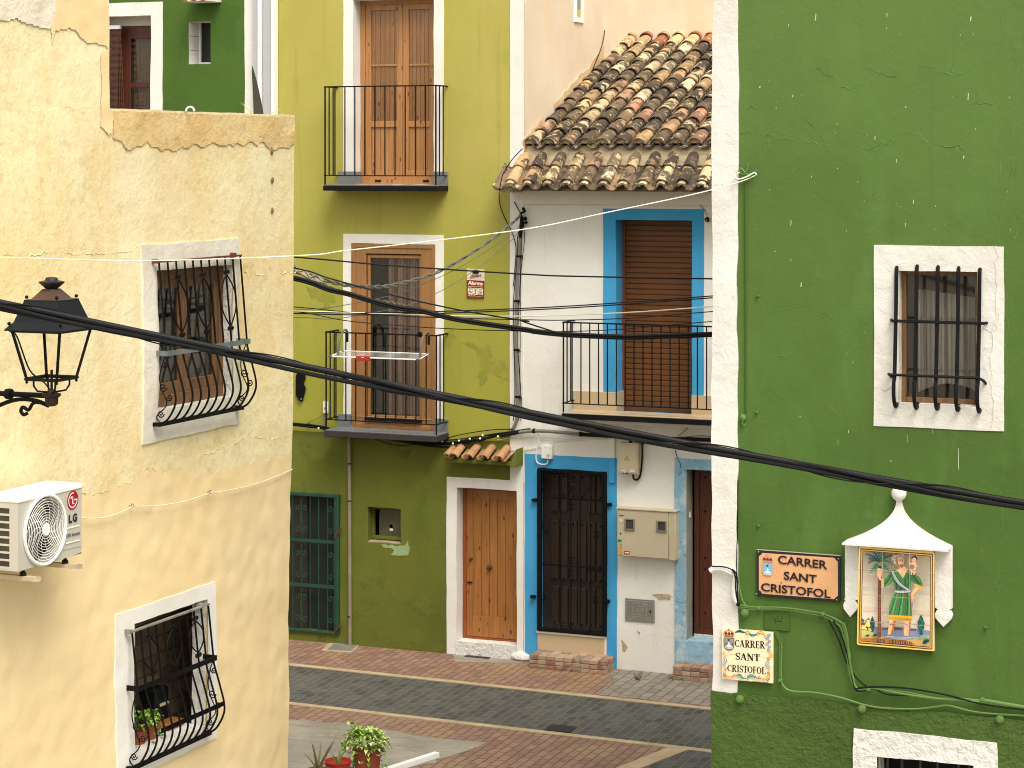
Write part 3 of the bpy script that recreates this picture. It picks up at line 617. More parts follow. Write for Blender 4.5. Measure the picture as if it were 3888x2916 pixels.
# pine street door
dd = .17; s = MB(); d0, d1 = sd_[0], sd_[1]; rect_frame(s, d0, d1, zs0, zs1, .045, dd, dd + .05, .045, .035)
pd = O.part('street_door', s, wood('reddish_pine', C(160, 84, 36), C(130, 60, 24)), bevel=.004)
a, b = d0 + .045, d1 - .03; s = MB(); rect_frame(s, a, b, zs0 + .04, zs1 - .045, .085, dd + .012, dd + .04, .11, .26); O.part('door_leaf', s, M['wood_door'], pd, bevel=.003)
s = MB(); n = 5
for k in range(n):
    x = a + .085 + (b - a - .17) * k / n; s.box(x + .002, x + (b - a - .17) / n - .002, dd + .018, dd + .035, zs0 + .30, zs1 - .155)
O.part('door_panel', s, M['wood_door'], pd, bevel=.004)
for (x, y, r) in ((1305, 963, .022), (1434, 1024, .032)):
    p = FAR.U(K8(x, y), dd); s = MB(); s.lathe((p[0], dd - .035, p[1]), [(.006, 0), (r * .8, .004), (r, .014), (r * .8, .024), (r * .4, .03), (r * .9, .036), (r * .95, .046)], 14, 'd'); O.part('knob', s, flat('tarnished_brass', C(96, 86, 58), .4, .7, .3), pd)
p = FAR.U(K8(1297, 1128), dd); s = MB(); s.box(p[0] - .03, p[0] + .03, dd - .004, dd + .012, p[1] - .006, p[1] + .01); O.part('keyhole', s, M['black'], pd)
s = MB(); wall(s, sd_[0] - .01, sd_[1] + .01, -.02, zs0 + .012, d=-.02, closed=False, skirt=.22, step=.08, k=1.0); O.part('threshold', s, M['white_rough'])
# tile canopy over the street door
def barrel(mb, u, p0, p1, r0, r1, up=1, seg=8, th=.012, col=None, arc=1.0):   # clay tile from low end p0=(d,z) to high end p1
    mb.col = col; ax = Vector((0, p1[0] - p0[0], p1[1] - p0[1])).normalized(); nrm = Vector((0, -ax.z, ax.y)) * up
    rings = []
    for (dz, r) in ((p0, r0), (p1, r1)):
        for rr in (r, r - th):
            ring = []
            for k in range(seg + 1):
                a = math.pi * (.5 - arc / 2 + arc * k / seg)
                ring.append(mb.V(Vector((u, dz[0], dz[1])) + Vector((1, 0, 0)) * math.cos(a) * rr + nrm * math.sin(a) * rr * .85))
            rings.append(ring)
    o0, i0, o1, i1 = rings
    for k in range(seg):
        mb.F((o0[k], o0[k + 1], o1[k + 1], o1[k])); mb.F((i0[k + 1], i0[k], i1[k], i1[k + 1])); mb.F((o0[k + 1], o0[k], i0[k], i0[k + 1])); mb.F((o1[k], o1[k + 1], i1[k + 1], i1[k]))
    mb.F((o0[0], o1[0], i1[0], i0[0])); mb.F((o1[seg], o0[seg], i0[seg], i1[seg]))
ca_ = [fu(FAR, K8(x, 0)[0], -.28) for x in (1185, 1290, 1395, 1500)]; zlo = fz(FAR, 1850, K8(0, 262)[1], -.28); zhi = fz(FAR, 1850, K8(0, 196)[1], -.02)
uca0, uca1 = fu(FAR, K8(1110, 0)[0], -.25), fu(FAR, K8(1612, 0)[0], -.2)
s = MB(); s.prism([(-.0, 0)] * 0 + [(uca0, zlo - .08), (uca1, zlo - .08), (uca1, zlo - .035), (uca0, zlo - .035)], -.2, .0)
can = O.part('door_canopy', s, M['olive_low'], bevel=.004)
s = MB()
for k, u in enumerate([ca_[0] - .115] + ca_):
    if k: barrel(s, u, (-.30, zlo), (.02, zhi + .035), .063, .05, 1, 8)
for k, u in enumerate([c - .058 for c in ca_] + [ca_[-1] + .06]): barrel(s, u, (-.27, zlo + .012), (.02, zhi + .01), .05, .06, -1, 8)
barrel(s, ca_[0] - .10, (-.28, zlo + .0), (.02, zhi + .02), .05, .045, 1, 6, arc=.6)
s.c = [(1, 1, 1, 1)] * len(s.f); O.part('clay_tile', s, M['tile_new'], can)
s = MB(); s.prism([(uca1 - .05, zlo - .09), (uca1 + .03, zlo - .09), (uca1 + .03, zhi + .05)], -.24, .0); O.part('canopy_bracket', s, M['olive_low'], can, bevel=.003)
# downpipe, door bell box, wall bracket, alarm sign
s = MB(); up_ = fu(FAR, 1326, -.04); zt0 = fz(FAR, 1326, 1650, -.04); s.tube(catmull([(up_ - .03, -.05, zt0 + .06), (up_ - .005, -.045, zt0 - .02), (up_, -.04, zt0 - .12), (up_ + .003, -.04, 2), (up_ + .008, -.04, 1), (up_ + .01, -.04, .0)], 4), .021, 10)
dp = Thing(FAR, (up_, -.04, 0), 'downpipe', 'weathered grey downpipe running from the lower balcony of the olive house to the pavement', 'pipe'); dp.part('pipe', s, M['pipe'])
for y in (1370, 560, 300):
    z = fz(FAR, 1326, K8(0, y)[1], -.04); s = MB(); s.lathe((up_ + .003, -.04, z), [(.024, 0), (.024, .015)], 10); dp.part('clamp', s, M['black'])
al = Thing(FAR, FAR.U(K6(1423, 525), -.01)[:1] + (-.01,) + (FAR.U(K6(1423, 525), -.01)[1],), 'alarm_sign', 'small red and white alarm warning sign fixed to the olive wall', 'sign')

M['moss'] = plaster('mossy_olive_paint', C(166, 166, 70, .74), C(158, 164, 64, .73), 2, 6, .004, 60, .0008, [((3, 3, 3), .5, .6, C(184, 172, 84, .74), .8)])
for i, pts in enumerate([((1400, 825), (1470, 835), (1540, 880), (1560, 845), (1590, 850), (1600, 900), (1580, 960), (1620, 950), (1690, 960), (1715, 1000), (1718, 1090), (1680, 1110), (1640, 1060), (1590, 1020), (1560, 1060), (1520, 1130), (1505, 1100), (1540, 1000), (1500, 900)), ((300, 440), (470, 460), (500, 540), (440, 590), (400, 540), (330, 500)), ((1340, 770), (1300, 730), (1275, 800), (1275, 900), (1300, 860))]): patch(O, FAR, K6, pts, 'moss_stain', M['moss'], -.003, 1.0, .06, .02, i + 2, 22, .015)
M['damp_olive'] = plaster('damp_olive_paint', C(130, 138, 56, .54), C(122, 130, 50, .53), 3, 6, .006, 60, .001, [((5, 5, 5), .48, .6, C(134, 140, 58, .54), .8)])
for i, pts in enumerate([((820, 1290), (900, 1240), (960, 1180), (1010, 1220), (1040, 1290), (1080, 1340), (1040, 1400), (990, 1370), (940, 1320), (860, 1340)), ((640, 1480), (760, 1520), (860, 1540), (1000, 1570), (1110, 1560), (1120, 1600), (900, 1590), (600, 1545)), ((480, 1380), (620, 1100), (680, 940), (700, 1040), (690, 1180), (640, 1320)), ((100, 160), (300, 190), (420, 240), (420, 330), (200, 300)), ((800, 400), (900, 420), (890, 470), (830, 450))]): patch(O, FAR, K8, pts, 'damp_stain', M['damp_olive'], -.0065, 1.0, .08, .02, i + 8, 18, .015)

# ---------------------------------------------------------------- lettering
def text_mesh(body, bold=0.0):
    cu = bpy.data.curves.new('lettering', 'FONT'); cu.body = body; cu.size = 1; cu.offset = bold; cu.resolution_u = 4
    o = bpy.data.objects.new('lettering', cu); S.collection.objects.link(o); bpy.context.view_layer.update()
    me = bpy.data.meshes.new_from_object(o.evaluated_get(bpy.context.evaluated_depsgraph_get()))
    vs = [v.co.copy() for v in me.vertices]; fs = [tuple(p.vertices) for p in me.polygons]
    bpy.data.objects.remove(o); bpy.data.meshes.remove(me); bpy.data.curves.remove(cu); return vs, fs
def text(mb, body, F, K, x0, y0, x1, y1, h, dep, col, bold=.02, slant=0, th=.002):
    """baseline from (x0,y0) to (x1,y1), letter height h, all in the crop's pixels; laid on the plane at depth dep"""
    vs, fs = text_mesh(body, bold); xa = min(v.x for v in vs); xb = max(v.x for v in vs); ya = 0; yb = max(v.y for v in vs)
    A = F.U(K(x0, y0), dep); B = F.U(K(x1, y1), dep); T = F.U(K(x0, y0 - h), dep); hh = T[1] - A[1]; mb.col = col
    def P(v, d):
        t = (v.x - xa) / (xb - xa); y = (v.y - ya) / (yb - ya) * hh
        return (A[0] + (B[0] - A[0]) * t + slant * y, d, A[1] + (B[1] - A[1]) * t + y)
    i0 = [mb.V(P(v, dep - th)) for v in vs]
    for f in fs: mb.F([i0[k] for k in f])
    i1 = [mb.V(P(v, dep)) for v in vs]; E = {}
    for f in fs:
        for a, b in zip(f, f[1:] + f[:1]): E[(a, b)] = 1
    for (a, b) in E:
        if (b, a) not in E: mb.F((i0[b], i0[a], i1[a], i1[b]))
def arc(cx, cy, rx, ry, a0, a1, tn, tk, n=14):
    P = []; Wd = []
    for k in range(n + 1):
        a = math.radians(a0 + (a1 - a0) * k / n); P.append((cx + rx * math.cos(a), cy + ry * math.sin(a))); Wd.append(tn + (tk - tn) * math.cos(a) ** 2)
    return P, Wd
TK, TN = .21, .075
def ln(x0, y0, x1, y1, w): return ([(x0, y0), (x1, y1)], w)
GLY = {   # roman letters with thick and thin strokes: width, strokes
 'C': (.8, [arc(.46, .5, .34, .44, 48, 312, TN, TK), ln(.70, .66, .70, .92, TN), ln(.7, .1, .7, .3, TN * .7)]),
 'A': (.9, [ln(.14, .03, .42, .97, TN), ln(.42, 1, .72, 0, TK), ln(.2, .33, .6, .33, TN), ln(.02, .03, .28, .03, .06), ln(.56, .03, .9, .03, .06)]),
 'R': (.88, [ln(.22, 0, .22, 1, TK), arc(.34, .745, .3, .22, -90, 90, TN, TK * .9), ln(.22, .96, .36, .96, TN), ln(.3, .525, .4, .525, TN), ln(.42, .5, .72, .02, TK * .9), ln(.04, .03, .42, .03, .06), ln(.6, .03, .9, .03, .06), ln(.06, .97, .3, .97, .06)]),
 'E': (.75, [ln(.22, 0, .22, 1, TK), ln(.06, .965, .66, .965, .07), ln(.06, .035, .68, .035, .07), ln(.3, .5, .52, .5, .07), ln(.65, 1, .65, .76, .06), ln(.67, 0, .67, .25, .06), ln(.52, .4, .52, .6, .05)]),
 'S': (.66, [arc(.34, .74, .24, .225, 20, 190, TN, .12), ([(.105, .72), (.2, .56), (.34, .49), (.5, .42), (.57, .27)], [.14, .19, TK, .19, .14]), arc(.34, .26, .24, .225, 10, -160, TN, .13), ln(.58, .7, .58, .97, .06), ln(.09, .02, .09, .3, .06)]),
 'N': (.92, [ln(.17, 0, .17, 1, TN), ln(.17, .98, .74, .02, TK), ln(.75, 0, .75, 1, TN), ln(.03, .03, .32, .03, .06), ln(.6, .97, .9, .97, .06), ln(.0, .97, .22, .97, .06)]),
 'T': (.8, [ln(.4, 0, .4, 1, TK), ln(.04, .96, .76, .96, .08), ln(.06, 1, .06, .72, .06), ln(.74, 1, .74, .72, .06), ln(.22, .03, .58, .03, .06)]),
 'I': (.44, [ln(.22, 0, .22, 1, TK), ln(.04, .97, .4, .97, .06), ln(.04, .03, .4, .03, .06)]),
 'O': (.86, [arc(.43, .5, .32, .44, 0, 360, TN, TK, 24)]),
 'F': (.7, [ln(.22, 0, .22, 1, TK), ln(.06, .965, .64, .965, .07), ln(.3, .52, .5, .52, .07), ln(.63, 1, .63, .74, .06), ln(.5, .42, .5, .62, .05), ln(.05, .03, .42, .03, .06)]),
 'L': (.72, [ln(.22, 0, .22, 1, TK), ln(.06, .965, .4, .965, .06), ln(.06, .035, .66, .035, .07), ln(.65, 0, .65, .27, .06)]),
 'B': (.8, [ln(.22, 0, .22, 1, TK), arc(.38, .75, .24, .21, -90, 90, TN, TK), arc(.38, .27, .3, .24, -90, 90, TN, TK), ln(.06, .965, .4, .965, .06), ln(.06, .03, .4, .03, .06)])}
def roman(mb, body, F, K, x0, y0, x1, y1, h, dep, col, th=.001):
    tot = sum(.45 if c == ' ' else GLY[c][0] for c in body); A = F.U(K(x0, y0), dep); B = F.U(K(x1, y1), dep); hh = F.U(K(x0, y0 - h), dep)[1] - A[1]; kx = (B[0] - A[0]) / tot; x = 0; mb.col = col; i = 0
    for c in body:
        if c == ' ': x += .45; continue
        w, st = GLY[c]
        for P, Wd in st:
            q = [(A[0] + (x + p[0]) * kx, A[1] + (B[1] - A[1]) * (x + p[0]) / tot + p[1] * hh) for p in P]
            vert = abs(P[0][0] - P[-1][0]) < .05 and len(P) == 2; kk = kx if (vert or len(P) > 2 or abs(P[0][1] - P[-1][1]) > .3) else hh
            i += 1; e = i % 5 * .00008; mb.ribbon(q, [v * kk for v in Wd] if isinstance(Wd, list) else Wd * kk, dep - th - e, dep)
        x += w
class Pic:       # flat picture built of stacked coloured shapes on a plane, drawn in the crop's pixels
    def __init__(s, F, K, dep): s.F, s.K, s.d, s.mb = F, K, dep, MB()
    def lift(s): s.d -= .00035
    def poly(s, pts, col): s.lift(); s.mb.col = col; s.mb.prism([s.F.U(s.K(*p), s.d) for p in pts], s.d - .0006, s.d + .0012)
    def ell(s, cx, cy, rx, ry, col, n=22, a0=0): s.poly([(cx + rx * math.cos(2 * math.pi * k / n + a0), cy + ry * math.sin(2 * math.pi * k / n + a0)) for k in range(n)], col)
    def line(s, pts, w, col, sm=True):
        s.lift(); s.mb.col = col; k = (s.F.U(s.K(pts[0][0] + 100, pts[0][1]), s.d)[0] - s.F.U(s.K(*pts[0]), s.d)[0]) / 100
        Q = [s.F.U(s.K(*p), s.d) for p in pts]
        if sm and len(Q) > 2: Q = [(v.x, v.y) for v in catmull([(a, b, 0) for a, b in Q], 4)]
        if isinstance(w, (list, tuple)): L = len(Q) - 1; w = [w[min(int(i / L * (len(w) - 1)), len(w) - 2)] * (1 - (i / L * (len(w) - 1)) % 1) + w[min(int(i / L * (len(w) - 1)), len(w) - 2) + 1] * ((i / L * (len(w) - 1)) % 1) if i < L else w[-1] for i in range(L + 1)]; w = [x * k for x in w]
        else: w = w * k
        s.mb.ribbon(Q, w, s.d - .0006, s.d + .0012)

# alarm sign
s = MB(); pts = [FAR.U(D5(*p), -.012) for p in ((340, 205), (1035, 240), (1015, 1395), (325, 1360))]; s.prism(pts, -.012, -.004)
al.part('plate', s, flat('cream_sign_plate', C(236, 228, 200, .9), .5))
P = Pic(FAR, D5, -.0125)
P.poly([(335, 650), (1030, 685), (1015, 1393), (326, 1360)], C(150, 24, 28))
P.line([(345, 560), (600, 600), (800, 610), (1020, 520)], 26, C(200, 196, 184))
for x, y in ((378, 955), (582, 965), (785, 975)): P.poly([(x, y), (x + 150, y + 5), (x + 188, y + 38), (x + 186, y + 275), (x + 30, y + 262), (x + 2, y + 225)], C(238, 230, 205))
for x, y in ((410, 992), (612, 1000), (812, 1008)): P.line([(x, y), (x + 120, y + 6)], 16, C(90, 84, 80)); P.line([(x + 15, y + 32), (x + 110, y + 36)], 10, C(120, 112, 100))
P.line([(430, 1080), (530, 1150)], 40, C(120, 120, 110)); P.line([(400, 1150), (440, 1110)], 30, C(110, 110, 100))
P.ell(675, 1080, 34, 26, C(110, 108, 100)); P.line([(675, 1105), (670, 1170)], 24, C(120, 118, 108)); P.line([(630, 1178), (715, 1184)], 14, C(90, 90, 80))
P.ell(874, 1148, 70, 74, C(110, 108, 98)); P.ell(874, 1148, 56, 60, C(205, 198, 178)); P.line([(835, 1090), (912, 1205)], 16, C(70, 66, 60), False)
text(P.mb, 'Direct', FAR, D5, 465, 575, 900, 505, 105, P.d - .0004, C(120, 30, 30), .02, .35)
text(P.mb, 'Alarma', FAR, D5, 385, 830, 972, 862, 140, P.d - .0004, C(244, 236, 214), .035)
text(P.mb, 'con aviso a Policía', FAR, D5, 378, 918, 970, 945, 44, P.d - .0004, C(240, 190, 170), .02)
text(P.mb, '902 195 195', FAR, D5, 378, 1290, 662, 1304, 46, P.d - .0004, C(240, 200, 180), .02)
text(P.mb, 'securitasdirect.es', FAR, D5, 690, 1305, 965, 1322, 26, P.d - .0004, C(230, 180, 160), .01)
P.line([(430, 1335), (880, 1362)], 10, C(190, 90, 84), False)
al.part('print', P.mb, M['print'])
s = MB(); p = FAR.U(D5(575, 265), -.02); q2 = FAR.U(D5(795, 400), -.02); s.box(p[0], q2[0], -.03, -.012, q2[1], p[1]); al.part('clip', s, M['black'])
# bell box and black wall bracket
a = FAR.U(K6(415, 1325), -.03); b = FAR.U(K6(450, 1245), -.03); s = MB(); s.box(a[0], b[0], -.03, 0, a[1], b[1])
bt = Thing(FAR, (a[0], 0, a[1]), 'junction_box', 'small white doorbell box beside the lower balcony of the olive house', 'box'); bt.part('case', s, M['white_plastic'], bevel=.004)
s = MB(); c = FAR.U(K6(430, 1290), -.032); s.lathe((c[0], -.036, c[1]), [(.008, 0), (.01, .006)], 10, 'd'); bt.part('button', s, M['grey_panel'])
s = MB(); q = FAR.U(K6(428, 1330), -.02); s.tube([(q[0], -.02, q[1]), (q[0] - .002, -.02, q[1] - .18), (q[0] + .02, -.03, q[1] - .28)], .012, 8); bt.part('conduit', s, M['conduit'])
s = MB(); pts = [FAR.U(K6(*p), -.03) for p in ((252, 1020), (285, 1030), (290, 1080), (275, 1120), (292, 1150), (280, 1200), (270, 1245), (248, 1240), (225, 1200), (225, 1060))]; s.prism(pts, -.03, 0)
wb = Thing(FAR, (pts[6][0], 0, pts[6][1]), 'wall_bracket', 'black iron anchor plate on the olive wall beside the yellow house corner', 'bracket'); wb.part('plate', s, M['black'], bevel=.005)
s = MB()
for x, y in ((265, 1042), (265, 1226)): c = FAR.U(K6(x, y), -.035); s.lathe((c[0], -.04, c[1]), [(.01, 0), (.012, .01)], 8, 'd')
wb.part('bolt', s, M['grey_panel'])

# ================================================================= WHITE HOUSE with the tiled roof
uR = fu(FAR, 2708) + 1.6
Wh = Thing(FAR, (uc, 0, 0), 'town_house', 'white two storey house with blue door surrounds under a weathered clay tile roof', 'house')
bu = (fu(FAR, 2337), fu(FAR, 2628)); bz1 = fz(FAR, 2480, 836); bz0 = fz(FAR, 2480, 1575, .0) - .0
bd_ = (fu(FAR, 2042), fu(FAR, 2306)); dz1 = fz(FAR, 2170, 1783); dz0 = fz(FAR, 2170, 2405)
rd_ = (fu(FAR, 2606), fu(FAR, 2606) + .95); rz1 = fz(FAR, 2650, 1784); rz0 = .40
ztop = 5.68
WB = .12   # depth behind the wall face at which the roof begins
mb = MB(); wall(mb, uc + .002, uR, 0, ztop, [bu + (bz0, bz1, .34), bd_ + (dz0, dz1, .16), rd_ + (rz0, rz1, .26, 2)], back=4.0)
M['blue_reveal'] = M['blue']; Wh.part('wall', mb, [M['white'], M['blue'], plaster('dingy_reveal', C(176, 170, 150, .8), C(150, 150, 140, .8), 2, 8, .006)])
Wh.part('window_surround', band(fu(FAR, 2291), fu(FAR, 2673), bz0, fz(FAR, 2480, 793), bu + (bz0 - .1, bz1)), M['blue'])
mb = MB(); wall(mb, fu(FAR, 1993), fu(FAR, 2343), 0, fz(FAR, 2170, 1732), [bd_ + (-.1, dz1, 0)], d=-.007, closed=False, skirt=.011, step=.1); Wh.part('door_surround', mb, M['blue'])
mb = MB(); wall(mb, fu(FAR, 2562), fu(FAR, 2562) + 1.3, 0, fz(FAR, 2650, 1742), [rd_ + (rz0 - .0, rz1, 0)], d=-.009, closed=False, skirt=.013, step=.08, k=1.0); Wh.part('door_surround', mb, M['blue_pale'], label='faded pale blue surround')
mb = MB(); wall(mb, uc + .01, uR, ztop - .16, ztop + .02, d=-.06, closed=False, skirt=.07); Wh.part('eave_moulding', mb, M['white'])
# tan skirting on the balcony
for a, b in ((fu(FAR, K7(545, 0)[0]), bu[0]), (bu[1], fu(FAR, 2708) + .5)):
    s = MB(); s.box(a, b, -.03, .01, bz0, fz(FAR, 2200 if a < bu[0] else 2680, 1484 if a < bu[0] else 1502)); Wh.part('skirting_tile', s, M['tan_tile'], bevel=.002)
s = MB(); s.box(bu[0], bu[0] + .02, -.028, .33, bz0, fz(FAR, 2200, 1484) - .002); Wh.part('skirting_tile', s, M['tan_tile'])
# roller shutter
s = MB(); z = bz0; n = 36; h = (bz1 - bz0) / n
for k in range(n):
    za = bz0 + k * h; s.prism([(0, 0)] * 0 + [(bu[0] + .03, za), (bu[1], za), (bu[1], za + h * .86), (bu[0] + .03, za + h * .86)], .27, .29)
    s.box(bu[0] + .03, bu[1], .282, .30, za + h * .8, za + h * 1.05)
sh = Wh.part('roller_shutter', s, M['shutter'], bevel=.006)
s = MB(); s.box(bu[0] - .005, bu[0] + .035, .25, .33, bz0, bz1); s.box(bu[1] - .01, bu[1] + .01, .25, .33, bz0, bz1); Wh.part('guide_rail', s, flat('red_brown_rail', C(120, 62, 36), .5), sh)
# balcony
DW = .40; a = fu(FAR, 2131, -DW); zt3 = fz(FAR, 2400, 1578, -DW); b = a + 1.0 + (bu[1] - a) + .0
balcony(Wh, a, bu[1] + (bu[0] - a) * .98, zt3, .075, DW, fz(FAR, 2400, 1232, -DW), fz(FAR, 2400, 1543, -DW), 19, tile='tan_tile', edge='black_paint')
s = MB(); s.box(a + .06, bu[1] + (bu[0] - a) * .9, -.30, -.0, zt3 - .12, zt3 - .076); Wh.part('balcony_soffit', s, M['white'])
# blue framed door: riser, grille, studded wooden door
s = MB(); s.box(bd_[0], bd_[1] - .035, -.014, .02, .1, dz0 - .02); Wh.part('tiled_riser', s, M['tan_tile'], bevel=.003)
s = MB(); s.box(bd_[0] - .01, bd_[1] - .02, -.03, .15, dz0 - .022, dz0 + .004); Wh.part('marble_sill', s, M['white_plastic'], bevel=.004)
s = MB(); dd = .15; n = 0; pd2 = None
s.box(bd_[0] - .01, bd_[1] + .01, dd + .03, dd + .06, dz0, dz1 + .01); pd2 = Wh.part('street_door', s, M['wood_dark'])
s = MB(); xs = [bd_[0] + .10 + (bd_[1] - bd_[0] - .18) * k / 6 for k in range(7)]
for k in range(6):
    for za, zb in ((dz0 + .06, dz0 + .52), (dz0 + .60, dz0 + 1.32), (dz0 + 1.42, dz1 - .08)):
        if k in (2, 3) and za > dz0 + 1.4: continue
        s.box(xs[k] + .008, xs[k + 1] - .008, dd, dd + .03, za, zb)
Wh.part('door_panel', s, M['wood_dark'], pd2, bevel=.008)
for za in (dz0 + .08, dz0 + .62, dz0 + 1.28, dz0 + 1.62, dz1 - .11):
    s = MB()
    for k in range(6):
        c = (xs[k] + xs[k + 1]) / 2; s.lathe((c, dd - .012, za), [(.004, 0), (.012, .006), (.014, .014)], 8, 'd')
    Wh.part('studs', s, M['black'], pd2)
GD = -.025; s = MB(); g0, g1 = fu(FAR, 2041, GD), fu(FAR, 2303, GD); gz0, gz1 = dz0 + .005, fz(FAR, 2170, 1787, GD)
rect_frame(s, g0, g1, gz0, gz1, .052, GD - .02, GD + .025, .02, .04); sg = Wh.part('security_gate', s, M['black'], bevel=.004)
zc1 = fz(FAR, 2170, D3(0, 355)[1], GD); zc2 = fz(FAR, 2170, D3(0, 945)[1], GD)
for z, t in ((zc1, .012), (zc2, .008)):
    s = MB(); s.box(g0 + .05, g1 - .05, GD - .012, GD + .012, z - t, z + t); Wh.part('cross_rail', s, M['black'], sg)
for x in (345, 432, 515, 605):
    s = MB(); u = fu(FAR, D3(x, 0)[0], GD); s.tube([(u, GD, gz0 + .03), (u, GD, zc1 if x == 432 else gz1)], .0075, 6); Wh.part('bar', s, M['black'], sg)
s = MB(); A = [FAR.U(D3(*p), GD) for p in ((172, 320), (205, 200), (262, 105), (645, 128), (690, 210), (725, 365))]; s.tube(catmull([(p[0], GD, p[1]) for p in A], 4), .006, 5); Wh.part('arch_bar', s, M['black'], sg)
s = MB(); A = [FAR.U(D3(*p), GD) for p in ((655, 165), (525, 355))]; s.tube([(p[0], GD, p[1]) for p in A], .006, 5); Wh.part('arch_bar', s, M['black'], sg)
for (x, y, r) in ((440, 180, .05), (440, 270, .045), (435, 425, .045), (432, 895, .05), (430, 1005, .05), (425, 1470, .05), (215, 645, .04), (655, 665, .04), (208, 1215, .04), (648, 1240, .04)):
    c = FAR.U(D3(x, y), GD); s = MB(); s.lathe((c[0], GD - .012, c[1]), [(r * .2, 0), (r * .35, .006), (r * .35, .012)], 10, 'd')
    for k in range(4):
        an = math.pi / 4 + k * math.pi / 2; sp = spiral(c[0] + r * .75 * math.cos(an), c[1] + r * .9 * math.sin(an), r * .38, 1.2, an + math.pi, 1 if k % 2 else -1, 12, GD - .006); s.tube(sp, .0055, 4)
    s.box(c[0] - r * .5, c[0] + r * .5, GD - .012, GD - .002, c[1] - .005, c[1] + .005); Wh.part('rosette', s, M['black'], sg)
for (x, y) in ((112, 366), (768, 405), (100, 1212), (748, 1252)):
    c = FAR.U(D3(x, y), GD - .01); s = MB(); s.box(c[0] - .03, c[0] + .03, GD - .03, .0, c[1] - .017, c[1] + .017); Wh.part('gate_hinge', s, M['black'], sg, bevel=.003)
a = FAR.U(D3(575, 985), GD - .03); b = FAR.U(D3(688, 945), GD - .03); s = MB(); s.box(a[0], b[0], GD - .05, GD, a[1], b[1]); Wh.part('gate_lock', s, M['black_paint'], sg, bevel=.004)
# right hand door (mahogany)
dd = .24; s = MB(); rect_frame(s, rd_[0] + .03, rd_[1], rz0 + .05, rz1, .06, dd - .02, dd + .04); rd = Wh.part('street_door', s, M['wood_red'], bevel=.004)
s = MB(); u0, u1 = rd_[0] + .09, rd_[1] - .06; rect_frame(s, u0, u1, rz0 + .06, rz1 - .06, .15, dd, dd + .03, .14, .18); s.box(u0 + .15, u1 - .15, dd, dd + .03, rz0 + .88, rz0 + 1.02); Wh.part('door_leaf', s, M['wood_red'], rd, bevel=.004)
s = MB(); s.box(u0 + .16, u1 - .16, dd + .004, dd + .03, rz0 + .26, rz0 + .87); Wh.part('door_panel', s, M['wood_red'], rd, bevel=.015)
s = MB(); s.box(u0 + .14, u1 - .14, dd + .015, dd + .02, rz0 + 1.0, rz1 - .2); Wh.part('pane', s, flat('dark_leaded_glass', C(30, 30, 28), .12), rd)
s = MB()
for k in range(4): z = rz0 + 1.15 + k * .24; s.box(u0 + .14, u1 - .14, dd + .005, dd + .015, z, z + .012)
s.box((u0 + u1) / 2 - .1, (u0 + u1) / 2 - .09, dd + .005, dd + .015, rz0 + 1.02, rz1 - .2); Wh.part('glazing_bar', s, M['black'], rd)
s = MB()
for zz in (rz0 + .3, rz0 + .82, rz0 + .95, rz1 - .12, rz0 + 1.5):
    for x in (u0 + .07, u0 + .22): s.lathe((x, dd - .01, zz), [(.006, 0), (.014, .01)], 8, 'd')
Wh.part('studs', s, M['black'], rd)
s = MB(); s.box(rd_[0] + .03, rd_[1], dd - .03, dd + .02, rz0 + .012, rz0 + .05); Wh.part('threshold', s, M['white_rough'], bevel=.003)
c = FAR.U(K9(1188, 590), .1); s = MB(); s.box(rd_[0] + .002, rd_[0] + .014, .1, .15, c[1] - .035, c[1] + .035); Wh.part('bell_plate', s, M['white_plastic'], bevel=.003)
s = MB(); wall(s, fu(FAR, 2572), rd_[1] + .2, .0, rz0 + .012, d=-.018, closed=False, skirt=.3, step=.05, k=2.5); Wh.part('painted_plinth', s, M['blue_pale'])
# brick steps
def brick_block(s, a, b, d0, d1, zt, seed):
    r = random.Random(seed); s.col = C(150, 134, 112, .8); s.box(a + .012, b - .012, d0 + .012, d1, 0, zt - .012)
    def br(u0, u1, e0, e1, z0, z1):
        c = r.choice((C(176, 134, 112, .8), C(158, 112, 94, .8), C(186, 152, 128, .8), C(150, 124, 104, .8), C(196, 168, 140, .8))); k = r.uniform(.85, 1.05); s.col = tuple(x * k for x in c[:3]) + (1,)
        j = lambda: r.uniform(-.004, .004); s.box(u0 + .004, u1 - .004, e0 + .003 + j(), e1 - .003, z0 + .004, z1 - .003 + j())
    n = int((b - a) / .105); w = (b - a) / n
    for k in range(n):
        h = zt - .055
        for q in range(2): br(a + k * w + (q % 2) * w * .0, a + (k + 1) * w, d0, d0 + .06, h * q / 2, h * (q + 1) / 2)
        e = d0
        while e < d1 - .03: br(a + k * w, a + (k + 1) * w, e, min(e + (.2 if k % 2 else .14), d1), zt - .055, zt); e += .2 if k % 2 else .14
s = MB(); a, b = fu(FAR, 2009, -.32), fu(FAR, 2303, -.32); zst = fz(FAR, 2150, 2497, -.32); brick_block(s, a, b, -.33, -.008, zst, 3)
single(FAR, ((a + b) / 2, -.2, 0), 'brick_step', s, M['brick_col'], 'broad red brick step below the black barred blue door', 'step', bevel=.006)
s = MB(); a = fu(FAR, 2560, -.2); zst = fz(FAR, 2650, 2535, -.28); brick_block(s, a, a + 1.2, -.28, -.02, zst, 9)
single(FAR, (a + .5, -.2, 0), 'brick_step', s, M['brick_col'], 'brick step before the faded blue doorway, cut off by the green house', 'step', bevel=.006)
s = MB(); c = gp(*K9(125, 1510)); s.ball((c[0], c[1] + .05, .05), .1, 10, .7); s.v = [(x + .02 * noise.noise(Vector((x * 9, y * 9, z * 9))) * 2 + (x - c[0]) * .3, y, z + .015 * noise.noise(Vector((x * 7, y * 7, z * 5)))) for x, y, z in s.v]
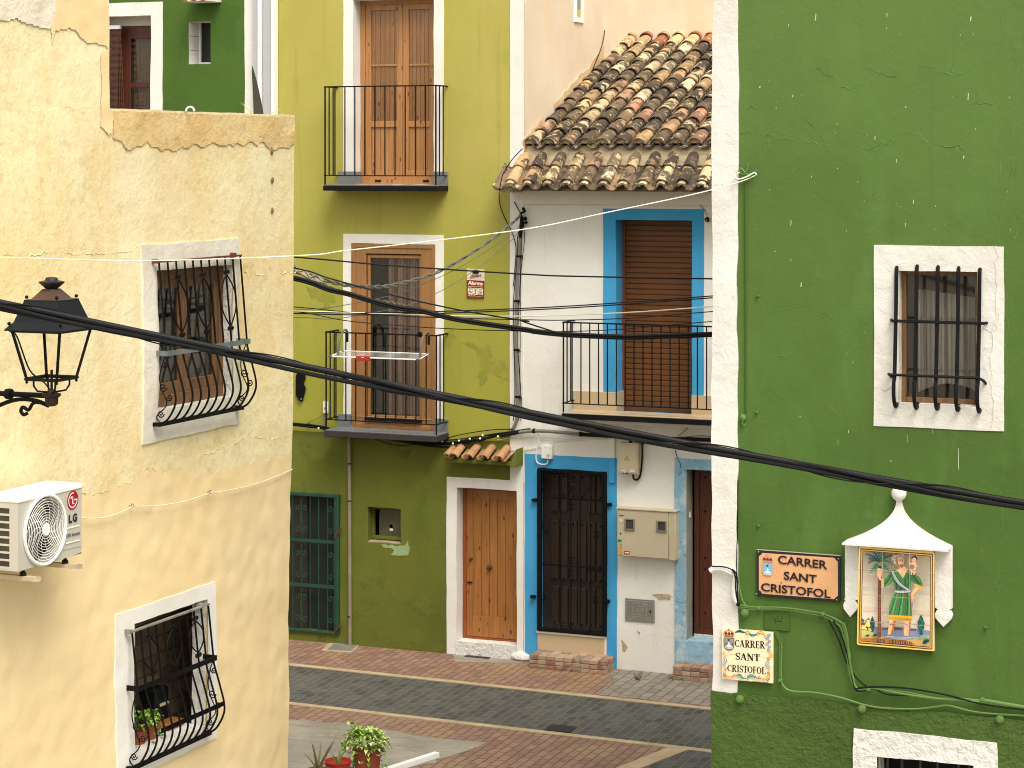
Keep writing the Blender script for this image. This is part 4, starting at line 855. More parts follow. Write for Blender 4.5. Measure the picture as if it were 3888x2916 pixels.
single(FAR, (c[0], c[1], 0), 'stone', s, M['white_rough'], 'whitewashed rounded stone at the wall foot between pine door and brick step', 'stone')
# flaked plaster patches
for pts, sd2 in ((((760, 1372), (775, 1385), (803, 1420), (785, 1455), (768, 1450), (765, 1410)), 1), (((960, 1088), (1000, 1083), (1062, 1088), (1078, 1100), (1070, 1120), (1040, 1112), (1000, 1118), (985, 1100)), 2), (((860, 1318), (880, 1325), (876, 1342)), 3)):
    s = MB(); s.prism(jag([FAR.U(K9(*p)) for p in pts], .008, .02, sd2), -.006, .004); Wh.part('bare_patch', s, M['mortar'])
# ---- roof
def roof_u(px, d): return fu(FAR, px, d)
s = MB(); RL, RH, RD0, RD1 = fz(FAR, 2100, 556, .05), fz(FAR, 2500, 150, 3.7), .03, 3.82
sl_ = (RH - RL) / (RD1 - RD0)
s.v = []; 
for q4 in (((uc, RD0, RL - .05), (uR, RD0, RL - .05), (uR, RD1 + .3, RH - .05 + .3 * sl_), (uc, RD1 + .3, RH - .05 + .3 * sl_)),): s.quad(*[(a_, b_, c_ - .06) for a_, b_, c_ in q4])
s.quad((uc, RD0, RL - .05), (uR, RD0, RL - .05), (uR, RD0, ztop - .2), (uc, RD0, ztop - .2)); s.quad((uR, RD0, RL - .05), (uR, RD1, RH), (uR, RD1, ztop), (uR, RD0, ztop))
roof = Wh.part('roof', s, M['mortar'])
LOW = [C(222, 200, 158), C(212, 186, 142), C(196, 158, 112), C(178, 146, 104), C(150, 124, 90), C(128, 106, 80), C(112, 94, 70), C(228, 210, 170), C(184, 144, 108), C(196, 168, 126), C(138, 116, 88), C(206, 180, 136)]
def shade_col():  # channel tiles: occlusion between the cover tiles put into a darker colour
    c = random.choice(LOW[3:7]); k = random.uniform(.5, .8); return (c[0] * k, c[1] * k, c[2] * k, 1)
def tcol(i=None):
    c = random.choice(LOW); k = random.uniform(.78, 1.0); a = random.choice((1, 1, 1, .8, .9, .45)); return (c[0] * k, c[1] * k, c[2] * k, a)
cw = .228; ncol = int((uR - uc) / cw) + 1; nrow = 11; ex = (RD1 - RD0) / nrow
random.seed(21); tm = MB(); up0 = fu(FAR, K5(430, 0)[0], .02) - cw
for c in range(ncol + 1):
    for r in range(nrow + 1):
        d0 = RD0 - .03 + r * ex; z0_ = RL + (d0 - RD0) * sl_ + .035; d1 = d0 + ex * 1.22; z1_ = z0_ + ex * 1.22 * sl_ - .022
        u = up0 + c * cw + random.uniform(-.012, .012)
        if u > uc - .03 and u < uR: 
            col = tcol()
            if r >= nrow - 1: col = (C(222, 188, 140)[:3] if (c + r) % 3 else C(168, 100, 66)[:3]) + (.5,)
            if (c, r) in ((9, 0), (8, 2), (5, 2), (4, 3)): col = C(184, 134, 104)[:3] + (.6,)
            barrel(tm, u, (d0, z0_ + random.uniform(-.004, .008)), (d1, z1_), .090, .074, 1, 8, .014, col)
        u2 = u + cw / 2
        if uc < u2 < uR: barrel(tm, u2, (d0 - .02, z0_ + .012), (d1 - .02, z1_ + .03), .086, .1, -1, 8, .014, shade_col())
Wh.part('roof_tiles', tm, M['tile'], roof)
# mortar fillets under the cover tiles at the front edge
s = MB()
for c in range(ncol + 1):
    u = up0 + c * cw
    if uc < u < uR: s.prism([(u + .082 * math.cos(a), RL + .035 + .07 * math.sin(a)) for a in [math.pi * k / 10 for k in range(11)]], RD0 - .015, RD0 + .05)
Wh.part('tile_bedding', s, M['mortar'], roof)
# mortar slope between roof and eave tiles
M_ = 0; s = MB(); E0, EZ0 = -.46, fz(FAR, 2200, 722, -.46); E1, EZ1 = .02, fz(FAR, 2200, 612, .0); nn = 40
s.quad((uc - .02, E0 + .07, ztop + .0), (uR, E0 + .07, ztop + .0), (uR, E1 + .1, EZ1 - .02), (uc - .02, E1 + .1, EZ1 - .02))
s.quad((uc - .02, E0 + .07, ztop), (uR, E0 + .07, ztop), (uR, .0, ztop - .0), (uc - .02, .0, ztop - .0))
s.quad((uc - .02, E1 - .02, EZ1 - .05), (uR, E1 - .02, EZ1 - .05), (uR, RD0 + .03, RL + .01), (uc - .02, RD0 + .03, RL + .01))
s.quad((uc - .02, E0 + .07, ztop), (uc - .02, E1 + .1, EZ1), (uc - .02, .05, ztop), (uc - .02, 0, ztop))
Wh.part('mortar_fillet', s, M['mortar'], roof)
tm = MB(); eu0 = fu(FAR, K5(165, 0)[0], E0) - .02; es = (EZ1 - EZ0) / (E1 - E0); L = .27
for c in range(int((uR - eu0) / .237) + 1):
    u = eu0 + c * .237 + random.uniform(-.01, .01)
    for r in range(2):
        d0 = E0 + .03 + r * .24; z0_ = EZ0 + .045 + (d0 - E0 - .03) * es
        barrel(tm, u, (d0, z0_ + .03 + random.uniform(0, .01)), (d0 + .33, z0_ + .33 * es + .012), .08, .064, 1, 9, .015, tcol())
    barrel(tm, u, (E0 + .0, EZ0 + .045), (E0 + .2, EZ0 + .045 + .2 * es), .06, .055, 1, 9, .03, C(214, 196, 160)[:3] + (.5,))
    if c >= 0: barrel(tm, u + .118, (E0 - .06, EZ0 + .045), (E0 + .36, EZ0 + .05 + .38 * es), .075, .085, -1, 8, .015, shade_col())
barrel(tm, eu0 - .118, (E0 - .06, EZ0 + .045), (E0 + .36, EZ0 + .05 + .38 * es), .075, .085, -1, 8, .015, tcol())
Wh.part('eave_tiles', tm, M['tile'], roof)
tm = MB(); tm.prism([(0, 0)] * 0 + [(eu0 - .16, ztop - .02), (uc + .02, ztop - .02), (uc + .02, ztop + .06), (eu0 - .16, ztop + .03)], E0 + .08, -.012); Wh.part('eave_corbel', tm, M['mortar'], roof, bevel=.01)
# rear storey of the white house seen over the roof
mb = MB(); wall(mb, uc - .0, uR, 5, 10.6, back=2, d=RD1 + .02); Wh.part('rear_wall', mb, M['cream'])
mb = MB(); mb.box(uc - .01, uc + .06, 2.9, RD1 + .1, 6.8, 10.6); Wh.part('wall_pier', mb, M['cream'], bevel=.01)
s = MB(); p = FAR.U(K5(1520, 462), 2.2); s.tube([(p[0] + .045 * math.cos(a), 2.6, p[1] + .1 + .045 * math.sin(a)) for a in [k * .7 for k in range(9)]], .012, 6)
single(FAR, (p[0], 2.6, p[1]), 'cable_coil', s, M['cable'], 'small black coil of cable lying on the clay roof tiles', 'cable')

# ---- boxes on the white wall
def boxthing(name, label, cat, p0, p1, dep, m, K=K9, dback=0, bev=.006):
    a = FAR.U(K(*p0), -dep); b = FAR.U(K(*p1), -dep); t = Thing(FAR, (a[0], 0, a[1]), name, label, cat); s = MB(); s.box(a[0], b[0], -dep, dback, a[1], b[1])
    t.part('case', s, M[m], bevel=bev); return t, a, b
t, a, b = boxthing('meter_box', 'tall narrow beige electric box high on the white wall with yellow warning triangle', 'meter box', (744, 330), (866, 140), .12, 'meter')
s = MB(); s.box(a[0] + .008, b[0] - .02, -.128, -.12, a[1] + .012, b[1] - .02); t.part('lid', s, M['meter'], bevel=.004)
P = Pic(FAR, K9, -.1285); P.poly([(780, 243), (811, 246), (796, 217)], C(40, 34, 20)); P.poly([(784, 241), (807, 243), (796, 222)], C(232, 190, 40)); P.line([(797, 226), (793, 233), (799, 233), (795, 240)], 2.5, C(30, 26, 20), False)
P.poly([(762, 308), (783, 309), (782, 324), (761, 323)], C(240, 240, 240)); text(P.mb, '02', FAR, K9, 763, 322, 781, 323, 12, P.d - .0004, C(40, 80, 170), .03)
P.poly([(815, 302), (846, 305), (846, 320), (815, 317)], C(214, 208, 190)); P.ell(798, 327, 5, 6, C(30, 26, 22)); t.part('print', P.mb, M['print'])
s = MB(); s.tube(catmull([(p[0], -.05, p[1]) for p in [FAR.U(K9(*q), -.05) for q in ((893, 130), (892, 250), (880, 340), (858, 368), (838, 358), (835, 335))]]), .011, 7); t.part('cable', s, M['cable'])
t, a, b = boxthing('meter_box', 'wide beige meter cabinet with two small windows on the white wall', 'meter box', (736, 845), (1058, 572), .14, 'meter')
c = FAR.U(K9(1104, 872), -.14); s = MB(); s.box(b[0] + .003, c[0], -.14, 0, a[1] - .015, b[1] - .004); t.part('side_compartment', s, M['meter'], bevel=.008)
s = MB(); s.box(a[0] - .012, c[0] + .008, -.15, .0, b[1], b[1] + .018); t.part('rain_edge', s, M['meter'], bevel=.004)
for x0, y0, x1, y1 in ((782, 684, 845, 615), (983, 695, 1046, 628)):
    p, q = FAR.U(K9(x0, y0), -.15), FAR.U(K9(x1, y1), -.15); s = MB(); rect_frame(s, p[0], q[0], p[1], q[1], .016, -.155, -.138); w_ = t.part('inspection_window', s, M['grey_panel'], bevel=.003)
    s = MB(); s.box(p[0] + .01, q[0] - .01, -.146, -.143, p[1] + .01, q[1] - .01); t.part('pane', s, flat('smoked_pane', C(70, 70, 62), .15), w_)
P = Pic(FAR, K9, -.1405); P.ell(757, 707, 5, 6, C(24, 22, 20)); P.poly([(740, 742), (767, 743), (766, 762), (740, 761)], C(30, 170, 130)); P.poly([(745, 746), (758, 747), (758, 756), (745, 755)], C(20, 60, 50))
P.poly([(779, 815), (815, 817), (814, 838), (778, 836)], C(176, 60, 44)); P.poly([(784, 822), (811, 824), (811, 832), (784, 830)], C(232, 220, 200))
P.poly([(748, 612), (772, 613), (771, 635), (748, 634)], C(206, 200, 186)); P.poly([(748, 588), (775, 590), (775, 597), (748, 595)], C(90, 84, 76))
yl = C(214, 160, 60)      # hand-written ZEN, reading upward
P.line([(746, 770), (766, 775), (748, 792), (765, 790)], 4, yl); P.line([(764, 797), (746, 802), (747, 815), (765, 812)], 4, yl); P.line([(757, 800), (757, 812)], 3, yl, False); P.line([(765, 835), (748, 832), (764, 822), (748, 818)], 4, yl)
t.part('print', P.mb, M['print'])
t, a, b = boxthing('stopcock_hatch', 'grey cast water hatch with raised lettering low on the white wall', 'hatch', (786, 1255), (970, 1128), .012, 'grey_panel', bev=.002)
P = Pic(FAR, K9, -.0125); gl_ = C(160, 156, 146)
P.line([(792, 1126), (966, 1138), (966, 1258), (792, 1246), (792, 1126)], 4, gl_, False); P.line([(833, 1162), (920, 1170), (920, 1222), (833, 1214), (833, 1162)], 3, gl_, False)
for x in (852, 870, 888): P.line([(x, 1190), (x + 9, 1182), (x + 18, 1191), (x + 9, 1200), (x, 1190)], 3, gl_, False)
text(P.mb, 'CONTECNISO', FAR, K9, 828, 1154, 930, 1162, 16, P.d, gl_, .01); text(P.mb, 'LLAVE DE PASO', FAR, K9, 806, 1240, 948, 1252, 18, P.d, gl_, .01)
P.ell(944, 1198, 6, 8, C(20, 18, 18)); t.part('raised_lettering', P.mb, M['print'])
t, a, b = boxthing('junction_box', 'white square junction box above the blue door with looped white cable', 'box', (256, 234), (324, 150), .06, 'white_plastic')
P = Pic(FAR, K9, -.0605); P.poly([(292, 208), (309, 209), (308, 223), (292, 222)], C(60, 90, 180)); text(P.mb, '01', FAR, K9, 294, 221, 307, 222, 11, P.d - .0003, C(240, 240, 240), .02); P.ell(280, 165, 2, 2, C(90, 90, 80)); P.ell(315, 170, 2, 2, C(90, 90, 80)); t.part('print', P.mb, M['print'])
s = MB(); s.tube(catmull([(p[0], -.03, p[1]) for p in [FAR.U(K9(*q), -.03) for q in ((238, 80), (242, 130), (228, 185), (226, 245), (250, 268), (290, 268), (302, 240))]]), .008, 6); t.part('cable', s, M['white_plastic'])
# blue painted duct over the surround
a = FAR.U(K9(684, 388), -.03); b = FAR.U(K9(720, 232), -.03); zt9 = fz(FAR, 2320, K9(0, 105)[1], -.03); s = MB(); s.box(a[0], b[0], -.035, .0, a[1], b[1]); Wh.part('cable_duct', s, M['blue'], bevel=.004)
s = MB(); s.box(a[0], b[0], -.035, .0, b[1] + .002, zt9); Wh.part('cable_duct', s, M['white'], bevel=.004)
# light sensor by the blue window
c = FAR.U(K7(1382, 222), -.05); s = MB(); s.lathe((c[0], -.06, c[1]), [(.012, 0), (.026, .008), (.03, .03), (.02, .055)], 12, 'd')
st = Thing(FAR, (c[0], 0, c[1]), 'light_sensor', 'small black light fitting beside the upper blue window surround', 'lamp'); st.part('body', s, M['black'])
s = MB(); s.ball((c[0], -.062, c[1] - .004), .007, 8); st.part('lens', s, M['string'])
s = MB(); s.tube(catmull([(p[0], -.012, p[1]) for p in [FAR.U(K7(*q), -.012) for q in ((290, 90), (700, 93), (1150, 92), (1300, 115), (1360, 150), (1388, 205))]]), .004, 4); st.part('wire', s, M['grey_cable'])
c = FAR.U(K9(1126, 312), -.03); s = MB(); s.lathe((c[0], -.04, c[1]), [(.02, 0), (.026, .01), (.028, .04)], 12, 'd'); st = Thing(FAR, (c[0], 0, c[1]), 'outlet_box', 'round pale blue box hanging beside the faded blue doorway', 'box'); st.part('cap', s, M['blue_pale'])
s = MB(); s.tube(catmull([(p[0], -.012, p[1]) for p in [FAR.U(K9(*q), -.012) for q in ((1100, 180), (1115, 230), (1135, 270), (1130, 300))]]), .005, 5); st.part('wire', s, M['cable'])

# ================================================================= DARK GREEN HOUSE seen over the parapet
E1 = crop(460, 2200, .4317); E2 = crop(540, 950, .4522); E3 = crop(400, 0, .3165)
gL = uL - 4.6
G = Thing(FAR, (gL, 0, 0), 'town_house', 'bottle green house with white framed door seen above the yellow parapet', 'house')
gd = (fu(FAR, 385), fu(FAR, 572)); gz1 = fz(FAR, 572, 58); gz0 = 5.2
gwn = (fu(FAR, 716), fu(FAR, 799)); gw1 = fz(FAR, 760, 82); gw0 = fz(FAR, 760, 243)
mb = MB(); wall(mb, gL, uL - .003, 0, 10.6, [gd + (gz0, gz1, .25), gwn + (gw0, gw1, .33)], back=3.5); G.part('wall', mb, [M['green_dark'], MREV])
G.part('door_surround', band(fu(FAR, 380), fu(FAR, 617), gz0, fz(FAR, 572, 8), gd + (gz0 - .1, gz1)), M['white'])
mb = MB(); wall(mb, fu(FAR, 929), uL - .002, 0, 10.6, d=-.008, closed=False, skirt=.012); G.part('painted_corner_band', mb, M['white'])
s = MB(); s.box(gd[0], gd[1], .22, .26, fz(FAR, 572, 97, .22), gz1 + .01); G.part('lintel_board', s, flat('pale_grey_board', C(216, 208, 198, .85), .7), bevel=.004)
zt5 = fz(FAR, 572, 97, .22); s = MB(); dl = fu(FAR, 460, .25); rect_frame(s, dl, gd[1] + .12, gz0, zt5, .14, .25, .30, .17, .2); s.box(gd[0] - .1, dl - .002, .26, .30, gz0, zt5); s.box(dl + .14, gd[1] + .06, .25, .29, fz(FAR, 500, 325, .25) - .03, fz(FAR, 500, 325, .25) + .035)
dr = G.part('balcony_door', s, M['wood_red'], bevel=.005)
s = MB(); z0p = gz0 + .2
a0 = dl + .14
for k in range(3):
    for j in range(7):
        x = a0 + .03 + k * .22; z = z0p + .06 + j * .26; s.box(x, x + .17, .31, .325, z, z + .2); s.box(x + .04, x + .13, .30, .315, z + .04, z + .16)
s.box(a0, gd[1] + .1, .322, .34, z0p, zt5 - .1); G.part('inner_shutter', s, M['wood_old'], dr, bevel=.006)
s = MB(); s.box(a0 - .01, gd[1] + .06, .275, .28, z0p, zt5 - .13); G.part('pane', s, M['glass'], dr)
s = MB(); s.box(gd[0] + .0, fu(FAR, 457, .1), .08, .13, fz(FAR, 440, 111, .1), fz(FAR, 440, 96, .1)); cr = G.part('curtain_rail', s, M['white_plastic'], dr, bevel=.004)
zt6 = fz(FAR, 440, 111, .1); M['beads'] = flat('brown_bead_strings', C(92, 58, 44, .8), .5, 0, .4)
ub1 = fu(FAR, 457, .1); ub0 = fu(FAR, 405, .1)
for k in range(16):
    x = ub0 + (ub1 - ub0) * k / 15; off = .03 * max(0, k - 12)
    s = MB(); s.tube([(x + off * (j / 60) * 1.6, .1, zt6 - j * (zt6 - gz0) / 60) for j in range(61)], [.010 if j % 2 else .004 for j in range(61)], 5); G.part('bead_string', s, M['beads'], dr)
s = MB(); fx = fu(FAR, E3(1130, 0)[0], .3); s.box(fx, fx + .03, .27, .33, gw0 + .03, gw1); s.box(fx, gwn[1], .27, .33, gw0, gw0 + .035); wn_ = G.part('window', s, M['white_plastic'], bevel=.003)
s = MB(); s.box(fx + .03, gwn[1] + .02, .30, .31, gw0 + .035, gw1); G.part('pane', s, flat('black_green_pane', C(32, 38, 36), .3), wn_)
s = MB()
for y in (437, 608): z = fz(FAR, 725, E3(0, y)[1], .15); s.box(gwn[0] - .001, gwn[0] + .0025, .02, .26, z - .003, z + .003)
G.part('tile_joint', s, M['grey_tile'], wn_)
cz = fz(FAR, 750, 6, -.3); s = MB(); s.box(fu(FAR, 692, -.35), fu(FAR, 790, -.35), -.35, .0, cz, cz + .12); cn = G.part('window_canopy', s, M['white'], bevel=.006)
s = MB()
for x in (700, 735, 770): u = fu(FAR, x, -.36); barrel(s, u, (-.40, cz + .02), (.0, cz + .16), .045, .04, 1, 8); barrel(s, u, (-.36, cz + .035), (.0, cz + .1), .04, .04, -1, 8)
s.c = [(1, 1, 1, 1)] * len(s.f); G.part('clay_tile', s, flat('red_clay', C(206, 106, 80), .8, 0, .2), cn)
# white boxed gutter posts between the dark green and olive houses
for (a, b, c, lab) in ((961, 978, 992, 'slim white boxed post at the edge of the bottle green house'), (999, 1029, 1042, 'broad white boxed post touching the olive house corner')):
    T = Thing(FAR, (fu(FAR, a, -.1), -.1, 0), 'gutter_post', lab, 'post', 'white boxed posts between the two houses')
    s = MB(); s.box(fu(FAR, a, -.08), fu(FAR, b, -.08), -.08, -.005, 0, 10.6); T.part('casing', s, flat('shaded_post_white', C(196, 196, 198, .85), .5, 0, .06))  # front of the white post: its shade put into the colour as grey
    s = MB(); s.box(fu(FAR, b, -.1), fu(FAR, c, -.1), -.1, -.005, 0, 10.6); T.part('lit_edge_strip', s, M['white_paint'])  # lit side of the post put in as a brighter white strip
s = MB(); s.box(fu(FAR, 992, -.04), fu(FAR, 999, -.04) , -.03, -.004, 0, 10.6); T.part('shadow_gap_strip', s, M['black'])  # black strip put in as the shadow between the two posts

# ================================================================= YELLOW HOUSE
YL = -5.2; yp = YEL.U((417, 600))[0]; YTOP = 9.6; YPAR = YEL.U((430, 412))[1]
Y = Thing(YEL, (0, 0, 0), 'town_house', 'pale yellow rough plastered house with bellied iron window grilles and terrace parapet', 'house')
def ywarp(p):
    u, d, z = p
    if u > -.9: u += (u + .9) / .9 * (-.165 * max(0, 1 - z / 6.2) + .012 * noise.noise(Vector((z * 2.3, 1, 1))))
    return (u, d, z)
y1 = (YEL.U(K2(1066, 700))[0], YEL.U((884, 1300))[0]); y1z1 = YEL.U(K2(1300, 248))[1]; y1z0 = YEL.U(K2(1300, 1182))[1]
y2 = (YEL.U(E1(106, 900))[0], YEL.U(E1(738, 900))[0]); y2z1 = YEL.U(E1(410, 284))[1]; y2z0 = YEL.U(E1(400, 1440))[1]
mb = MB(); wall(mb, YL, 0, 0, YPAR, [y1 + (y1z0, y1z1, .10), y2 + (y2z0, y2z1, .13)], back=5.0, k=1.8, warp=ywarp, step=.13); Y.part('wall', mb, [M['yellow'], M['white_rough']])
mb = MB(); wall(mb, YL, yp, YPAR - .001, YTOP, back=3.0, k=1.8, step=.13); Y.part('upper_wall', mb, M['yellow'])
mb = MB(); mb.box(YL, -.01, .02, .30, YPAR - .001, YPAR + .02); mb.v = [(x if x < -.1 else -.012, y, z) for x, y, z in mb.v]
# rear wall below terrace level
def ypoly(name, K, pts, m, d0=-.004, amp=.03, step=.08, seed=1, st=.012):
    q = jag([YEL.U(K(*p)) for p in pts], amp, step, seed); n = len(q); s = MB(); cu, cz = sum(p[0] for p in q) / n, sum(p[1] for p in q) / n
    us = [p[0] for p in q]; zs = [p[1] for p in q]
    # clip a fine grid to the outline so that the patch follows the wall's unevenness
    def inside(x, z):
        r = False; j = n - 1
        for i in range(n):
            if (q[i][1] > z) != (q[j][1] > z) and x < (q[j][0] - q[i][0]) * (z - q[i][1]) / (q[j][1] - q[i][1]) + q[i][0]: r = not r
            j = i
        return r
    vid = {}
    def Vv(i, j):
        if (i, j) not in vid:
            u, z = min(us) + i * st, min(zs) + j * st; a, b, c = wob(u, z, 1.8); vid[(i, j)] = s.V(ywarp((u + a, b + d0, z + c)))
        return vid[(i, j)]
    for i in range(int((max(us) - min(us)) / st) + 1):
        for j in range(int((max(zs) - min(zs)) / st) + 1):
            u, z = min(us) + (i + .5) * st, min(zs) + (j + .5) * st
            if u < -.006 and inside(u, z) and z + st < YPAR - .002 + (9 if u < yp - .02 else 0) and not any(o_[0] - .04 < u < o_[1] + .04 and c0_ - .04 < z < c1_ + .04 for o_, c0_, c1_ in ((y1, y1z0, y1z1), (y2, y2z0, y2z1))): s.F((Vv(i, j), Vv(i + 1, j), Vv(i + 1, j + 1), Vv(i, j + 1)))
    Y.part(name, s, m, smooth=60)
ypoly('smooth_lower_render', K3, ((-60, 330), (200, 300), (440, 180), (560, 165), (760, 100), (900, 40), (1010, 60), (1120, 90), (1300, 20), (1700, -60), (1700, 1750), (-60, 1750)), M['yellow_low'], -.006, .07, .05, 2, .018)
ypoly('parapet_render', K1, ((722, 700), (1960, 738), (1960, 925), (1820, 960), (1640, 925), (1500, 925), (1300, 930), (1100, 965), (960, 925), (860, 925), (800, 960), (740, 900), (718, 860)), M['ochre'], -.008, .05, .025, 3)
ypoly('render_patch', K1, ((372, -30), (712, -30), (705, 310), (560, 270), (480, 190), (360, 185), (340, 310), (335, 100)), M['orange_patch'], -.009, .03, .06, 4)
ypoly('render_patch', K1, ((655, 330), (712, 300), (718, 700), (715, 840), (690, 870), (640, 800), (650, 560)), M['orange_patch'], -.0092, .02, .05, 7)
ypoly('limewash_patch', K1, ((-60, -60), (380, -60), (350, 90), (330, 190), (230, 170), (120, 120), (-60, 140)), M['pale_patch'], -.010, .03, .06, 5)
s = MB(); mb = MB(); u1o = (YEL.U(K2(968, 700))[0], YEL.U(K2(1630, 700))[0]); z1o = (YEL.U(K2(1300, 1385))[1], YEL.U(K2(1300, 70))[1])
wall(mb, u1o[0], u1o[1], z1o[0], z1o[1], [y1 + (y1z0, y1z1, 0)], d=-.015, closed=False, skirt=.022, k=1.8, step=.07)
M['white_old'] = plaster('old_white_patch', C(244, 239, 226, .88), C(226, 219, 203, .86), 1.6, 10, .010, 50, .002, [(7, .56, .7, C(184, 174, 152), .5)])
Y.part('window_surround', mb, M['white_old'])
mb = MB(); u2o = (YEL.U(K3(622, 1200))[0], YEL.U(K3(1157, 1200))[0]); z2o = (YEL.U(K3(880, 1625))[1], YEL.U(K3(895, 738))[1])
wall(mb, u2o[0], u2o[1], z2o[0], z2o[1], [y2 + (y2z0, y2z1, 0)], d=-.015, closed=False, skirt=.022, k=1.8, step=.07); Y.part('window_surround', mb, M['white'])
# cracks: raised torn edges of the old render
def crack(K, pts, F, T, m, r=.005, k=1.8, seed=0, dd=0, wp=None):
    s = MB(); P = []
    for p in catmull([(a, b, 0) for a, b in [F.U(K(*q)) for q in pts]], 16):
        j = Vector((p.x * 22, p.y * 22, seed)); u, z = p.x + .03 * noise.noise(j), p.y + .03 * noise.noise(j + Vector((5, 5, 5))); a, b, c = wob(u, z, k); q_ = (u + a, b + dd, z + c); P.append(wp(q_) if wp else q_)
    s.tube(P, [r * (.35 + .9 * abs(noise.noise(p_ if isinstance(p_, Vector) else Vector(p_) * 9))) * (1 if 0 < i < len(P) - 1 else .2) for i, p_ in enumerate(P)], 5); T.part('crack', s, m)
for i, pts in enumerate([((0, 1640), (200, 1640), (300, 1620), (480, 1635), (640, 1630), (780, 1620), (890, 1590))]): crack(K1, pts, YEL, Y, M['yellow'], .005, seed=i, wp=ywarp)
for i, pts in enumerate([((1660, 250), (1700, 295), (1750, 285), (1800, 310), (1840, 245), (1900, 270), (1960, 285), (2060, 262)), ((1400, 1530), (1560, 1470), (1640, 1430), (1700, 1395), (1850, 1415), (2010, 1392)), ((1000, 1600), (1080, 1640), (1170, 1650), (1260, 1625)), ((1010, 100), (1100, 130), (1200, 90)), ((1300, 140), (1400, 150), (1480, 130))]): crack(K2, pts, YEL, Y, M['yellow'], .005, seed=i + 3, wp=ywarp)
for i, pts in enumerate([((440, 180), (540, 175), (650, 140), (750, 100), (790, 45), (850, 60), (960, 40))]): crack(K3, pts, YEL, Y, M['ochre'], .005, seed=i + 9, wp=ywarp)
s = MB()
for x, y in ((1742, 975), (1748, 1158), (1748, 1352)):
    c = YEL.U(K1(x, y)); w_ = wob(c[0], c[1], 1.8); s.ball((c[0], w_[1] - .005, c[1]), .014, 8); s.lathe((c[0], w_[1] - .012, c[1]), [(.026, .004), (.02, 0), (.012, -.002)], 9, 'd')
Y.part('wall_plug', s, flat('rusty_plug', C(150, 118, 78), .9, 0, .5, .003))
s = MB(); rnd = random.Random(3)
for k in range(70):
    px, py = rnd.uniform(20, 1080), rnd.uniform(440, 1750); u, z = YEL.U((px, py))
    if y1[0] - .1 < u < y1[1] + .1 and y1z0 - .2 < z < y1z1 + .2: continue
    a, b, c = wob(u, z, 1.8); w = rnd.uniform(.0012, .0045); s.box(*ywarp((u - w, 0, z))[:1], ywarp((u + w, 0, z))[0], b - .008, b, z - w * rnd.uniform(.6, 2), z + w)
0 and Y.part('pit_marks', s, flat('dirt_pits', C(150, 128, 88), .95, 0, .3))

# windows of the yellow house
D_ = .10; s = MB(); rect_frame(s, y1[0] - .01, y1[1] + .01, y1z0 - .01, y1z1 + .01, .07, D_ - .01, D_ + .06, .10, .10); w1 = Y.part('window', s, M['wood_old'], bevel=.006)
mid = (y1[0] + y1[1]) / 2 - .01
for a, b in ((y1[0] + .06, mid), (mid, y1[1] - .06)):
    s = MB(); rect_frame(s, a + .002, b - .002, y1z0 + .085, y1z1 - .085, .055, D_ + .005, D_ + .045, .07, .10); Y.part('sash', s, M['wood_old'], w1, bevel=.004)
    s = MB(); s.box(a + .05, b - .05, D_ + .03, D_ + .035, y1z0 + .17, y1z1 - .14); Y.part('pane', s, M['glass'], w1)
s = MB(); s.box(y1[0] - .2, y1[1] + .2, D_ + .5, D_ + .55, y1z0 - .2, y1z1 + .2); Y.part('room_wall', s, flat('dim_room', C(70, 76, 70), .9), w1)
M['stone_wall'] = pavers('stone_cladding', C(150, 126, 98), C(120, 98, 76), C(96, 84, 70), C(176, 156, 130), .28, .14, 0, .006, wear=C(140, 128, 110))
mvc = M['stone_wall'].node_tree
for n_ in list(mvc.nodes):
    if n_.type == 'MAPPING' and abs(n_.inputs['Location'].default_value[0]) < 1e-6: n_.inputs['Rotation'].default_value = (math.radians(90), 0, 0)
s = MB(); s.box(y2[0] - .3, y2[1] + .9, .60, .65, y2z0 - .4, y2z1 + .3); w2 = Y.part('inner_stone_wall', s, M['stone_wall'])
s = MB(); s.box(y2[0] - .02, y2[1] + .02, .10, .58, y2z0 - .03, y2z0); Y.part('window_shelf', s, M['white_plastic'], w2)
s = MB(); s.box(y2[0], y2[0] + .12, .2, .24, y2z0 + .1, y2z1); s.box(y2[0] + .16, y2[0] + .19, .22, .25, y2z0 + .1, y2z1); Y.part('blind_track', s, flat('grey_blind', C(110, 112, 106), .6), w2)

